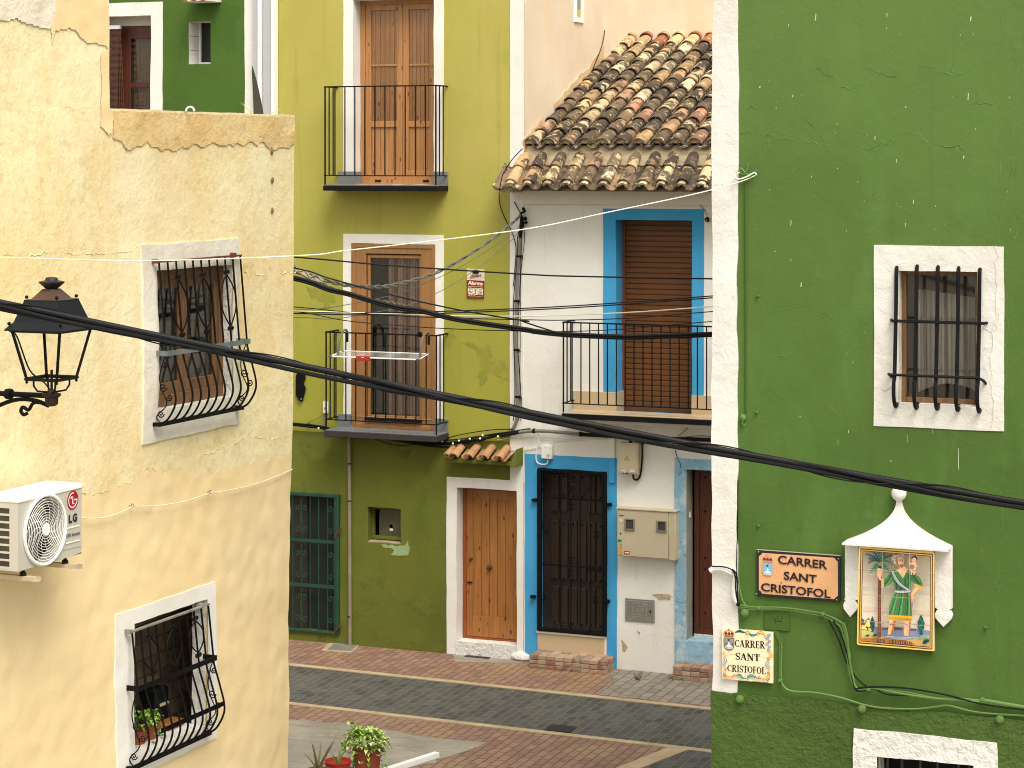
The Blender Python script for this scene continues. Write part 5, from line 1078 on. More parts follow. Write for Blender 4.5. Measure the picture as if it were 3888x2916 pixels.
def grille(K, xs, ytl, ytr, ymid, ybel, ybot, prof, label, blue=False, belly=False):
    """xs: first/last bar at the top, prof: distances from the wall at top, middle, belly, bottom"""
    T = Thing(YEL, (YEL.U(K(xs[0], ytl), -prof[0])[0], 0, YEL.U(K(xs[0], ybot[0]), -prof[3])[1]), 'window_grille', label, 'window grille', 'bellied iron grilles on the yellow house')
    ua = YEL.U(K(xs[0], ytl), -prof[0])[0]; ub_ = YEL.U(K(xs[1], ytr), -prof[0])[0]
    zt = (YEL.U(K(xs[0], ytl), -prof[0])[1] + YEL.U(K(xs[1], ytr), -prof[0])[1]) / 2
    zm = (YEL.U(K(*ymid[0]), -prof[1])[1] + YEL.U(K(*ymid[1]), -prof[1])[1]) / 2; zb = (YEL.U(K(*ybot_[0]), -prof[3])[1] + YEL.U(K(*ybot_[1]), -prof[3])[1]) / 2 if 0 else YEL.U(K(ybot[1], ybot[0]), -prof[3])[1]
    zbel = zb + (zm - zb) * .40
    path = [(-prof[0], zt), (-(prof[0] + prof[1]) / 2, (zt + zm) / 2), (-prof[1], zm), (-prof[1] - .006, zm - .05), (-(prof[1] * .45 + prof[2] * .55), zm - (zm - zbel) * .55), (-prof[2], zbel), (-prof[2] + .012, zbel - (zbel - zb) * .4), (-(prof[2] * .45 + prof[3] * .55), zb + (zbel - zb) * .18), (-prof[3], zb)]
    pp = catmull([(0, d, z) for d, z in path], 5)
    n = 11
    s = MB(); s.box(ua - .03, ub_ + .012, -prof[0] - .012, -prof[0] + .012, zt - .007, zt + .007); s.box(ua - .04, ua - .015, -prof[0] - .01, .02, zt - .012, zt + .02); s.box(ub_ - .1, ub_ - .075, -prof[0] - .01, .02, zt - .012, zt + .025); top = T.part('top_rail', s, M['rust'] if blue else flat('chipped_white_rail', C(150, 148, 140), .6, 0, .5))
    for k in range(n):
        u = ua + (ub_ - ua) * k / (n - 1); s = MB(); s.tube([(u, p.y, p.z) for p in pp], .0085, 6); T.part('bar', s, M['black'])
    s = MB(); zz, dm = zm, prof[1]
    s.box(ua - .0, ub_ + .02, -dm - .017, -dm - .009, zz - .02, zz + .02); s.box(ua - .008, ua, -dm - .017, .01, zz - .02, zz + .02); s.box(ub_ + .02, ub_ + .028, -dm - .017, .01, zz - .02, zz + .02)
    T.part('flat_band', s, flat('grey_blue_band', C(112, 124, 122), .6, 0, .4) if blue else M['black'])
    if belly:
        s = MB(); s.box(ua + .2, ub_ + .01, -prof[2] + .012, -prof[2] + .02, zbel - .018, zbel + .018); T.part('flat_band', s, M['black'])
    s = MB(); s.box(ua - .03, ub_ + .0, -prof[3] - .014, -prof[3] + .014, zb - .018, zb + .012); s.box(ua - .045, ua - .02, -prof[3] - .012, .02, zb - .018, zb + .012); s.box(ub_ - .02, ub_ + .005, -prof[3], .02, zb - .018, zb + .012); T.part('bottom_rail', s, M['black'])
    for k in (2, 5, 8):      # lens ornaments round every third bar
        u = ua + (ub_ - ua) * k / (n - 1); za, zb2 = zt - (zt - zm) * .20, zt - (zt - zm) * .80; dd = lambda z: -prof[0] - (prof[1] - prof[0]) * (zt - z) / (zt - zm) - .004
        for sg in (-1, 1):
            w = (ub_ - ua) / (n - 1) * .98; P = [(u + sg * w * math.sin(math.pi * t / 12) ** .9, dd(za + (zb2 - za) * t / 12), za + (zb2 - za) * t / 12) for t in range(13)]
            s = MB(); s.tube(P, .006, 5); T.part('lens_ornament', s, M['black'])
            for z, s2 in ((za, 1), (zb2, -1)):
                s = MB(); c = (u + sg * .026, z + s2 * .012); s.tube([(x, dd(z), y_) for x, _, y_ in spiral(c[0], c[1], .02, 1.1, (0 if sg < 0 else math.pi) , sg * s2 * -1, 12)], .007, 5); T.part('scroll', s, M['black'])
    for ue in (ua, ub_):     # scrolls filling the two sides between wall and bars
        zc = [zm - (zm - zb) * t for t in (.16, .48, .62, .86)]
        for i, z in enumerate(zc):
            r = (.026, .036, .03, .03)[i]; t_ = (zm - z) / (zm - zb); dmx = prof[1] + (prof[2] - prof[1]) * math.sin(min(1, t_ / .6) * math.pi / 2) if t_ < .75 else prof[2] * .75
            s = MB(); s.tube([(ue, -dmx * (.45 if i % 2 else .72) + a, b) for a, _, b in [(p[0], 0, p[2]) for p in spiral(0, z, r, 1.5, math.pi * (i % 2), 1 if i % 2 else -1, 20)]], .005, 5); T.part('side_scroll', s, M['black'])
        s = MB(); s.tube(catmull([(ue, -prof[1] * .95, zm - .01), (ue, -prof[1] * .5, zm - (zm - zb) * .3), (ue, -prof[2] * .35, zm - (zm - zb) * .5), (ue, -prof[2] * .6, zm - (zm - zb) * .72), (ue, -.03, zm - (zm - zb) * .9), (ue, -prof[3], zb)], 5), .005, 5); T.part('side_scroll', s, M['black'])
    return T
grille(E2, (140, 822), 85, 55, ((205, 862), (880, 770)), None, (1395, 470), (.05, .115, .20, .075), 'upper belly shaped black iron grille before the old brown window', True)
grille(E1, (95, 765), 452, 225, ((145, 960), (800, 700)), None, (1475, 500), (.05, .10, .20, .07), 'lower belly shaped black iron grille in front of potted plants', False, True)

# plants on the shelf behind the lower grille
def leaf(s, c, a, L, w, col, up=.4, fold=.25):
    s.col = col; d = Vector((math.cos(a), math.sin(a), up)).normalized(); n = Vector((-math.sin(a), math.cos(a), 0)); c = Vector(c)
    m = c + d * L * .5 + Vector((0, 0, L * .08)); t = c + d * L - Vector((0, 0, L * .25)); q = c + d * L * .25
    for sg in (-1, 1):
        e1, e2 = q + n * w * .5 * sg + Vector((0, 0, w * fold)), m + n * w * .42 * sg + Vector((0, 0, w * fold)); i = [s.V(v) for v in (c, e1, e2, t, m)]
        s.F((i[0], i[1], i[2], i[4])); s.F((i[4], i[2], i[3]))
def bush(s, c, R, n, cols, L=.05, w=.04, rnd=random, flatz=.7, trail=0):
    for k in range(n):
        a = rnd.uniform(0, 6.283); e = rnd.uniform(-.15, 1.3); r = R * rnd.uniform(.35, 1) ** .5; p = Vector(c) + Vector((r * math.cos(a) * math.cos(e), r * math.sin(a) * math.cos(e), r * flatz * math.sin(e)))
        if trail and rnd.random() < trail: p.z -= rnd.uniform(.02, .2); p += Vector((math.cos(a), math.sin(a), 0)) * .03
        leaf(s, p, a + rnd.uniform(-.8, .8), L * rnd.uniform(.7, 1.3), w * rnd.uniform(.7, 1.3), rnd.choice(cols), rnd.uniform(-.3, .8))
def pot(T, c, r, h, m, nm='pot', rim=.018):
    s = MB(); s.lathe(c, [(r * .74, 0), (r * .97, h - rim * 1.3), (r, h - rim * 1.3), (r * 1.04, h), (r * .95, h), (r * .9, h - .03), (.005, h - .03)], 22); return T.part(nm, s, m)
GR = [C(120, 160, 60), C(150, 184, 78), C(88, 130, 44), C(64, 104, 36), C(170, 196, 96)]
for (x, y, lab, R) in ((150, 1370, 'leafy green plant in a terracotta pot behind the lower iron grille, nearest the left', .10), (245, 1400, 'smaller trailing plant on the shelf behind the lower iron grille', .08)):
    u = YEL.U(E1(x, y), .2)[0]; c = (u, .2, y2z0); T = Thing(YEL, c, 'potted_plant', lab, 'plant', 'plants behind the lower grille'); pot(T, c, .07, .11, M['terracotta'])
    s = MB(); bush(s, (u, .2, y2z0 + .14), R, 90, GR, .05, .035, random, 1.0, .3); T.part('foliage', s, M['leaf'])
u = YEL.U(E1(300, 1100), .35)[0]; T = Thing(YEL, (u, .35, y2z0), 'coffee_machine', 'dark appliance standing on the shelf behind the lower iron grille', 'appliance')
s = MB(); s.box(u - .1, u + .1, .28, .45, y2z0, y2z0 + .32); T.part('body', s, M['black_paint'], bevel=.02); s = MB(); s.box(u - .07, u + .07, .268, .282, y2z0 + .18, y2z0 + .2); T.part('label_strip', s, M['meter'])
u = YEL.U(E1(440, 1380), .22)[0]; s = MB(); s.box(u - .12, u + .12, .16, .3, y2z0, y2z0 + .06); single(YEL, (u, .2, y2z0), 'wooden_tray', s, M['wood_door'], 'brown wooden tray on the white shelf behind the lower iron grille', 'tray', bevel=.02)

# ================================================================= AIR CONDITIONER on the yellow wall
AD = -.40; K = D4; u0, u1 = YEL.U(K(272, 900), AD)[0], YEL.U(K(1225, 600), AD)[0]; z1 = YEL.U(K(1225, 150), AD)[1]; z0 = YEL.U(K(1225, 1190), AD)[1]
A = Thing(YEL, (u0, AD, z0), 'air_conditioner', 'white outdoor air conditioning unit with round fan grille on the yellow wall', 'air conditioner')
Mac = flat('ac_white_sheet', C(216, 211, 198, .78), .4, 0, .06)
fc = YEL.U(K(668, 828), AD); R = (YEL.U(K(668, 310), AD)[1] - YEL.U(K(668, 1345), AD)[1]) / 2; cu = (YEL.U(K(345, 828), AD)[0] + YEL.U(K(965, 828), AD)[0]) / 2; cz = fc[1]
s = MB(); nn = 40; hole = [(cu + R * .93 * math.cos(2 * math.pi * k / nn), cz + R * .93 * math.sin(2 * math.pi * k / nn)) for k in range(nn)]
for k in range(nn):       # front sheet with a round hole
    def out_(k):
        a = 2 * math.pi * k / nn; c, s_ = math.cos(a), math.sin(a); t = min(((u1 - cu) / c if c > 1e-6 else (u0 - cu) / c if c < -1e-6 else 9), ((z1 - cz) / s_ if s_ > 1e-6 else (z0 - cz) / s_ if s_ < -1e-6 else 9)); return (cu + c * t, cz + s_ * t)
    a, b = hole[k], hole[(k + 1) % nn]; c, d = out_(k + 1), out_(k); s.quad((a[0], AD, a[1]), (b[0], AD, b[1]), (c[0], AD, c[1]), (d[0], AD, d[1])); s.quad((a[0], AD, a[1]), (b[0], AD, b[1]), (b[0], AD + .08, b[1]), (a[0], AD + .08, a[1]))
for cnr in ((u0, z0), (u1, z0), (u0, z1), (u1, z1)):
    best = sorted(range(nn), key=lambda k: (out_(k)[0] - cnr[0]) ** 2 + (out_(k)[1] - cnr[1]) ** 2)[:2]; s.F([s.V((p[0], AD, p[1])) for p in (out_(best[0]), out_(best[1]), cnr)])
dB = AD + .29
s.quad((u1, AD, z0), (u1, dB, z0), (u1, dB, z1), (u1, AD, z1)); s.quad((u0, AD, z0), (u1, AD, z0), (u1, dB, z0), (u0, dB, z0)); s.quad((u0, dB, z0), (u1, dB, z0), (u1, dB, z1), (u0, dB, z1))
A.part('cabinet', s, Mac, smooth=20)
s = MB(); s.box(u0 - .006, u1 + .006, AD - .006, dB + .004, z1 - .028, z1 + .008); A.part('top_cover', s, M['white_paint'], bevel=.006)
s = MB(); s.box(u0 - .001, u0 + .001, AD, AD + .07, z0, z1 - .028); n = 8; H = z1 - .05 - z0; s.box(u0 - .001, u0 + .001, AD + .07, dB, z1 - .065, z1 - .028)
for k in range(n + 1): z = z0 + .02 + (H - .03) * k / n; s.box(u0 - .003, u0 + .002, AD + .07, dB, z - .007, z + .007)
s.box(u0 - .001, u0 + .001, AD + .07, dB, z0, z0 + .02); A.part('side_guard', s, Mac)
s = MB(); s.box(u0 + .012, u0 + .02, AD + .06, dB, z0, z1 - .03)
cl = A.part('cooling_coil', s, flat('grey_coil_fins', C(92, 88, 76), .6, .3, .4))
s = MB(); s.tube([(cu + R * math.cos(2 * math.pi * k / 48), AD - .012, cz + R * math.sin(2 * math.pi * k / 48)) for k in range(48)], .0125, 8, True); fg = A.part('fan_guard', s, M['white_paint'])
s = MB(); nr = 11
for j in range(nr):
    r = R * (.19 + .77 * j / (nr - 1)); s.tube([(cu + r * math.cos(2 * math.pi * k / 40), AD - .018, cz + r * math.sin(2 * math.pi * k / 40)) for k in range(40)], .0022, 4, True)
A.part('guard_rings', s, M['white_paint'], fg)
s = MB()
for k in range(14):
    a = 2 * math.pi * k / 14; s.tube([(cu + r * math.cos(a + 1.0 * (r / R) ** 2), AD - .014, cz + r * math.sin(a + 1.0 * (r / R) ** 2)) for r in [R * (.15 + .84 * t / 9) for t in range(10)]], .0018, 4)
A.part('guard_spokes', s, M['white_paint'], fg)
s = MB(); s.lathe((cu, AD - .026, cz), [(R * .13, .012), (R * .18, .006), (R * .16, 0)], 20, 'd'); A.part('guard_hub', s, M['white_paint'], fg)
for k in range(3):
    s = MB(); a0 = math.radians(200 + 120 * k)
    for j in range(8):
        a, b = a0 + j * .16, a0 + (j + 1) * .16; s.quad((cu + R * .2 * math.cos(a), AD + .02 + .006 * j, cz + R * .2 * math.sin(a)), (cu + R * .2 * math.cos(b), AD + .02 + .006 * (j + 1), cz + R * .2 * math.sin(b)), (cu + R * .88 * math.cos(b), AD + .01 + .007 * (j + 1), cz + R * .88 * math.sin(b)), (cu + R * .88 * math.cos(a), AD + .01 + .007 * j, cz + R * .88 * math.sin(a)))
    A.part('fan_blade', s, flat('grey_fan_blade', C(112, 106, 94), .6), fg)
s = MB(); s.lathe((cu, AD + .09, cz), [(R * .95, 0), (R * .95, .01)], 24, 'd'); A.part('fan_back', s, M['black'], fg)
P = Pic(YEL, K, AD - .0005); gr_ = C(196, 192, 180)
P.line([(950, 235), (950, 1140)], 6, gr_, False); P.line([(950, 232), (1212, 175)], 6, C(236, 234, 226), False); P.line([(950, 1140), (1210, 1080)], 9, C(170, 166, 154), False)
for (x0, y0, x1, y1_) in ((985, 825, 1192, 770), (985, 1045, 1192, 990)): P.line([(x0, y0), (x1, y1_)], 12, C(244, 242, 232), False); P.line([(x0, y0 + 10), (x1, y1_ + 10)], 5, C(168, 164, 152), False)
A.part('front_panel_lines', P.mb, M['print'])
P = Pic(YEL, K, AD - .003); RD = C(166, 18, 50); WH = C(236, 228, 216)
def sl(x, y): return (1092 + x, 390 + y - x * .26)       # the panel recedes, so its round badge is drawn in skewed coordinates
P.poly([sl(82 * math.cos(2 * math.pi * k / 30), 143 * math.sin(2 * math.pi * k / 30)) for k in range(30)], RD)
P.line([sl(62 * math.cos(a), 108 * math.sin(a)) for a in [math.radians(d) for d in range(-78, -370, -12)]], 10, WH); P.line([sl(20, 0), sl(62, 0)], 11, WH, False)
P.poly([sl(-22 + 11 * math.cos(2 * math.pi * k / 14), -42 + 18 * math.sin(2 * math.pi * k / 14)) for k in range(14)], WH); P.line([sl(0, -55), sl(0, 55)], 10, WH, False); P.line([sl(0, 55), sl(22, 55)], 11, WH, False)
A.part('round_badge', P.mb, M['print']); P.mb = MB()
text(P.mb, 'L', YEL, K, 1030, 733, 1080, 720, 118, AD - .003, C(44, 42, 52), .045); A.part('letter', P.mb, M['print']); P.mb = MB(); text(P.mb, 'G', YEL, K, 1090, 716, 1155, 700, 118, AD - .003, C(44, 42, 52), .045); A.part('letter', P.mb, M['print']); P.mb = MB()
text(P.mb, 'DUAL Inverter', YEL, K, 973, 955, 1200, 900, 48, AD - .003, C(110, 106, 102), .02)
A.part('badge_lettering', P.mb, M['print'])
for (x, lab) in ((400, 0), (1030, 1)):
    u = YEL.U(K(x, 1250 if lab else 1440), AD)[0] + .0; s = MB(); zz = z0 - .045; e = AD - .10
    s.box(u - .02, u + .02, e, .03, zz - .03, zz - .026); s.box(u - .02, u - .016, e, .03, zz - .026, zz); s.box(u + .016, u + .02, e, .03, zz - .026, zz); s.box(u - .016, u + .016, e + .03, .03, zz - .004, zz); br = A.part('support_bracket', s, flat('stained_bracket', C(206, 188, 160), .7, 0, .4))
    s = MB(); s.lathe((u, AD + .03, zz), [(.026, 0), (.022, .02), (.012, .028), (.012, .045)], 10); A.part('rubber_foot', s, M['black'], br)

# ================================================================= LANTERN on its bracket
LX = (196 - CX) / FPX * 13.0; LAN = Frame(LX, 13.0, -21.6); lz = lambda py: CAMZ + (HY - py) / FPX * 13.0
L_ = Thing(LAN, (0, 0, lz(1540)), 'street_lamp', 'old black four sided street lantern with rusty top on a scrolled wall arm', 'lamp')
zr, zb, zs, zt = lz(1238), lz(1436), lz(1141), lz(1094); hw, bw_, sw2 = .177, .104, .104
def sq(s, h0, z0, h1, z1, col=None):
    s.col = col; a = [(-h0, -h0, z0), (h0, -h0, z0), (h0, h0, z0), (-h0, h0, z0)]; b = [(-h1, -h1, z1), (h1, -h1, z1), (h1, h1, z1), (-h1, h1, z1)]
    for k in range(4): s.quad(a[k], a[(k + 1) % 4], b[(k + 1) % 4], b[k])
s = MB(); dk = C(24, 27, 30); sq(s, hw + .02, zr - .02, hw + .02, zr - .012, dk); sq(s, hw + .02, zr - .012, hw - .018, zr + .03, dk); sq(s, hw - .018, zr + .03, sw2 + .012, zs, dk); sq(s, sw2 + .012, zs, sw2 + .012, zs + .008, dk); sq(s, hw + .02, zr - .02, .0, zr - .02, dk)
rf = L_.part('roof', s, flat('dark_lantern_paint', C(20, 25, 28), .5, 0, .2, spec=.25), smooth=20)
s = MB(); rs = C(72, 52, 38); sq(s, sw2 + .012, zs + .008, .05, zs + .022 + .0, rs); sq(s, .085, zs + .012, .038, lz(1096), rs); s.col = dk; s.lathe((0, 0, lz(1096)), [(.034, 0), (.05, .012), (.075, .034), (.078, .042), (.04, .05), (.034, .066), (.012, .07)], 16)
L_.part('chimney_cap', s, M['enamel'], rf, smooth=25)
s = MB()
for x in (-1, 1):
    for y in (-1, 1): s.ball((x * sw2, y * sw2, zs + .024), .011, 8); s.ball((x * hw, y * hw, zr + .022), .011, 8); s.ball((x * bw_, y * bw_, zb - .018), .009, 8)
L_.part('finials', s, M['black'], rf)
s = MB()
for x in (-1, 1):
    for y in (-1, 1): s.tube([(x * (hw - .01), y * (hw - .01), zr - .01), (x * bw_, y * bw_, zb)], .0115, 4)
for h, z in ((bw_ + .006, zb), (hw - .004, zr - .02)):
    for a, b in (((-h, -h), (h, -h)), ((h, -h), (h, h)), ((h, h), (-h, h)), ((-h, h), (-h, -h))): s.tube([(a[0], a[1], z), (b[0], b[1], z)], .011, 4)
L_.part('lamp_cage', s, M['black'])
zk = lz(1488); s = MB()
for x in (-1, 1):
    for y in (-1, 1): s.tube([(x * .075, y * .075, zb), (x * .075, y * .075, zk + .04), (x * .06, y * .06, zk + .008), (x * .02, y * .02, zk)], .006, 6)
s.tube([(0, 0, zk), (0, 0, zb + .05)], .008, 6); s.tube(catmull([(.0, 0, zk), (-.06, 0, zb - .02), (-.12, -.05, zb + .05), (-.16, -.12, zb + .25), (-.165, -.17, zr - .03)]), .005, 5); L_.part('lamp_cradle', s, M['black'])
s = MB(); s.lathe((0, 0, lz(1542)), [(.02, 0), (.038, .012), (.04, .05), (.055, .062), (.055, .074), (.03, .08), (.022, .1)], 14); L_.part('socket', s, flat('brown_black_iron', C(52, 38, 30), .7, .2, .4, .002))
# arm back to the yellow wall
aw = Vector((0, 0)); al_ = 1.52; za = lz(1503); s = MB(); s.tube([(-.03, 0, za), (-al_, 0, za)], .016, 8); s.lathe((-.3, 0, za), [(.03, -.02), (.034, 0), (.03, .02)], 10, 'u'); L_.part('arm', s, M['black'])
s = MB(); s.tube(catmull([(-.02, 0, za - .05), (-.12, 0, za - .045), (-.16, 0, za - .09), (-.20, 0, za - .075), (-.215, 0, za - .10), (-.195, 0, za - .12), (-.17, 0, za - .11)]), .011, 7)
s.tube(catmull([(-.02, 0, za - .06), (-.13, 0, za - .03), (-.28, 0, za - .04), (-.5, 0, za - .13), (-.8, 0, za - .26), (-al_, 0, za - .5)]), .013, 7)
for k in range(5): c = (-.42 - k * .22, za - .05 - k * .025); s.tube([(p[0], 0, p[2]) for p in spiral(c[0], c[1], .035 + k * .012, 1.4, k, -1, 18)], .008, 6)
L_.part('arm_scrollwork', s, M['black'])
s = MB(); s.box(-al_ - .03, -al_, -.05, .05, za - .6, za + .1); L_.part('wall_plate', s, M['black'], bevel=.005)


# ================================================================= GREEN HOUSE at right
ru0 = fu(RGT, 2708); ru1 = fu(RGT, 2708) + 5
R = Thing(RGT, (ru0, 0, 0), 'town_house', 'tall green house at right with white corner band and rough green plinth', 'house')
rw = (fu(RGT, 3414), fu(RGT, 3711)); rz1_ = fz(RGT, 3560, 1030); rz0_ = fz(RGT, 3560, 1538)
q = (fu(RGT, 3337), fu(RGT, 3700)); qz1 = fz(RGT, 3400, 2870); qz0 = qz1 - .7
PZ = 2.66
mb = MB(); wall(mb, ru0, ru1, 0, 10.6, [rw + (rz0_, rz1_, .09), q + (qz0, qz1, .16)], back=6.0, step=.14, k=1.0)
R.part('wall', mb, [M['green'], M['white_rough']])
mb = MB(); wall(mb, ru0 - .003, fu(RGT, 2802), PZ - .02, 10.6, d=-.012, closed=False, skirt=.4, step=.06, k=1.9)
for i, v in enumerate(mb.v):
    if v[0] > ru0 + .1 and v[1] < .03: mb.v[i] = (v[0] + .004 * noise.noise(Vector((v[2] * 5, 1, 2))), v[1] - .006 if 0 else v[1], v[2])
R.part('painted_corner_band', mb, M['white_r'])
mb = MB(); wall(mb, ru0 - .008, ru1, 0, PZ, [q + (qz0, qz1, 0)], d=-.028, closed=False, skirt=.5, step=.045, k=1.6)
rn = random.Random(5)
mb.v = [(x, y + (.011 * noise.noise(Vector((x * 34, z * 34, 4))) if y < .05 else 0), z + (.012 * noise.noise(Vector((x * 14, 3, 3))) if z > PZ - .03 else 0)) for x, y, z in mb.v]
R.part('rough_plinth', mb, M['green_rough'], smooth=70)
mb = MB(); wall(mb, fu(RGT, 3246), fu(RGT, 3792), qz0 - .2, fz(RGT, 3500, 2786), [q + (qz0, qz1, 0)], d=-.043, closed=False, skirt=.02, step=.03, k=1.3)
mb.v = [(x, y + .010 * noise.noise(Vector((x * 40, z * 40, 4))), z) for x, y, z in mb.v]; R.part('window_surround', mb, M['white_rough'], smooth=70)
s = MB(); s.box(q[0], q[1], .17, .2, qz0, qz1); w_ = R.part('window', s, M['black'])
for x in (3370, 3425, 3495, 3560, 3640, 3680):
    s = MB(); u = fu(RGT, x, .05); s.tube([(u, .05, qz0), (u, .05, qz1)], .009, 6); R.part('bar', s, flat('dark_grey_bar', C(52, 52, 48), .5), w_)
mb = MB(); wall(mb, fu(RGT, 3319), fu(RGT, 3813), fz(RGT, 3560, 1626), fz(RGT, 3560, 933), [rw + (rz0_, rz1_, 0)], d=-.007, closed=False, skirt=.012, step=.06, k=1.0); R.part('window_surround', mb, M['white_r'])
s = MB(); rect_frame(s, rw[0] + .0, rw[1], rz0_, rz1_, .028, .075, .11, .03, .035); wd = R.part('window', s, M['wood_old'], bevel=.003)
s = MB(); s.box(rw[0] + .02, rw[1] - .02, .095, .1, rz0_ + .02, rz1_ - .02); R.part('pane', s, M['glass'], wd)
s = MB(); nn = 60; zc0, zc1 = rz0_ + .06, rz1_ - .12
for k in range(nn):
    t0, t1 = k / nn, (k + 1) / nn; f = lambda t: .15 + .012 * math.sin(t * 75) + .01 * math.sin(t * 17); ua, ub_ = rw[0] + .09 + (rw[1] - rw[0] - .1) * t0, rw[0] + .09 + (rw[1] - rw[0] - .1) * t1
    lo = lambda t: zc0 + (.10 * (1 - t / .25) ** 2 * 0 + (.06 * math.sin(t * 3)))
    s.col = C(196, 188, 178, .8) if k % 6 else C(226, 222, 214, .85)
    s.quad((ua, f(t0), lo(t0)), (ub_, f(t1), lo(t1)), (ub_, f(t1), zc1 - .05 * t1), (ua, f(t0), zc1 - .05 * t0))
R.part('curtain', s, vcol('net_cloth', .95), wd)
s = MB(); s.box(rw[0] - .1, rw[1] + .1, .35, .4, rz0_ - .1, rz1_ + .1); R.part('room_wall', s, flat('pale_room', C(150, 140, 128), .9), wd)
# window bars, bent outward at the foot
T = Thing(RGT, (rw[0], 0, rz0_), 'window_grille', 'five thick black bars with curled feet over the window of the green house', 'window grille')
dg = -.06
for x0, y0, x1, y1_, x2, y2_ in ((1252, 198, 1235, 860, 1240, 1065), (1380, 190, 1365, 870, 1370, 1075), (1512, 195, 1490, 880, 1492, 1080), (1642, 200, 1615, 885, 1612, 1088), (1776, 210, 1750, 890, 1748, 1098)):
    a = RGT.U(K12(x0, y0), -.015); s = MB()
    zt = a[1]; u = a[0]; zb = RGT.U(K12(x2, y2_), -.04)[1]; zm = RGT.U(K12(x1, y1_), -.1)[1]
    s.tube(catmull([(u, .01, zt + .006), (u, -.02, zt - .02), (u, -.035, (zt * .6 + zm * .4)), (u, -.075, zm), (u, -.10, zm - .05), (u + .0, -.105, zb + .07), (u, -.07, zb + .012), (u, -.03, zb - .002), (u, .01, zb + .022)], 5), .0125, 7); T.part('bar', s, M['black_paint'])
a = RGT.U(K12(1207, 530), -.06); b = RGT.U(K12(1812, 543), -.06); s = MB(); zz = (a[1] + b[1]) / 2; s.tube([(a[0], -.01, zz + .003), (a[0] + .012, -.055, zz), (b[0] - .012, -.055, zz), (b[0], -.01, zz)], .0095, 6); T.part('cross_bar', s, M['black_paint'])
a = RGT.U(K12(1195, 862), -.09); b = RGT.U(K12(1780, 892), -.09); s = MB(); zz = (a[1] + b[1]) / 2; s.tube([(a[0] + .01, .0, zz - .025), (a[0], -.06, zz), (a[0] + .02, -.095, zz), (b[0] - .01, -.095, zz), (b[0] + .01, -.05, zz - .02), (b[0] + .02, .0, zz - .045)], .0095, 6); T.part('cross_bar', s, M['black_paint'])
# scuffs, seams and paint chips of the green wall
rr = random.Random(11)
s = MB()
chips = [(740, 110, 9, 42), (1190, 95, 5, 22), (1715, 120, 9, 28), (598, 605, 6, 16), (1702, 610, 6, 42), (1675, 990, 6, 20), (1358, 1272, 6, 24), (1307, 1415, 4, 22), (1748, 812, 8, 9), (1118, 870, 5, 24), (585, 1405, 6, 34), (1010, 1147, 4, 6), (1498, 1300, 4, 9), (484, 1585, 5, 8), (865, 840, 3, 12), (878, 780, 3, 10), (570, 160, 4, 16), (492, 680, 4, 16), (1650, 222, 4, 10), (1732, 215, 3, 18), (1252, 1015, 4, 22), (716, 1112, 5, 10), (933, 1455, 3, 14), (390, 548, 8, 12), (1960, 615, 7, 10), (586, 1640, 3, 12), (1188, 180, 3, 12), (1310, 675, 6, 10), (880, 1062, 6, 10), (450, 1195, 4, 8)]
for x, y, w, h in chips + [(rr.uniform(300, 2000), rr.uniform(20, 1500), rr.uniform(1.5, 3), rr.uniform(3, 10)) for _ in range(40)]:
    c = RGT.U(K11(x, y)); a, b, c2 = wob(c[0], c[1]); kx = .0009
    pts = jag([(c[0] - w * kx * .5, c[1] - h * kx * .6), (c[0] + w * kx * .4, c[1] - h * kx * .5), (c[0] + w * kx * .8, c[1] + h * kx * .6), (c[0] - w * kx * .1, c[1] + h * kx * .6)], .002, .008, x)
    s.prism(pts, b - .002, b + .003)
for x, y, w, h in ((650, 300, 7, 26), (585, 145, 3, 18), (645, 1132, 8, 4), (950, 1225, 3, 20), (1320, 1270, 2, 50), (1642, 1400, 4, 130), (485, 90, 5, 8), (975, 790, 3, 14), (1216, 1408, 5, 8), (940, 735, 3, 6), (1480, 1220, 2, 30)):
    c = RGT.U(K12(x, y)); a, b, c2 = wob(c[0], c[1]); kx = .0009; s.prism(jag([(c[0] - w * kx * .5, c[1] - h * kx * .6), (c[0] + w * kx * .5, c[1] - h * kx * .5), (c[0] + w * kx * .6, c[1] + h * kx * .6), (c[0] - w * kx * .2, c[1] + h * kx * .6)], .002, .01, x), b - .002, b + .003)
R.part('paint_chips', s, flat('chipped_paint', C(196, 206, 176), .9, 0, .35))
GL = M['green_trim']
for i, pts in enumerate([((245, 840), (400, 845), (560, 875), (740, 905), (960, 962), (1090, 925), (1230, 892), (1318, 835), (1440, 875), (1460, 905), (1560, 920), (1720, 945)), ((750, 430), (800, 470), (890, 503)), ((900, 553), (990, 550), (1050, 510)), ((1080, 435), (1130, 462), (1210, 475), (1280, 468)), ((1340, 395), (1480, 430), (1560, 455), (1640, 475), (1730, 435)), ((1780, 270), (1850, 268), (1960, 290), (2054, 312)), ((250, 258), (310, 235), (370, 232)), ((385, 240), (400, 190), (402, 150)), ((380, 250), (455, 290)), ((680, 730), (710, 780), (735, 805)), ((300, 684), (430, 686)), ((1715, 665), (1820, 660), (1890, 648)), ((1020, 1315), (1070, 1260), (1120, 1205)), ((1610, 130), (1612, 300), (1608, 460)), ((1910, 0), (1912, 300), (1900, 900), (1892, 1540)), ((2000, 0), (1995, 500), (1965, 1400), (1955, 1659)), ((2040, 300), (2020, 1000), (1990, 1659))]): crack(K11, pts, RGT, R, GL, .0028, 1.0, i)
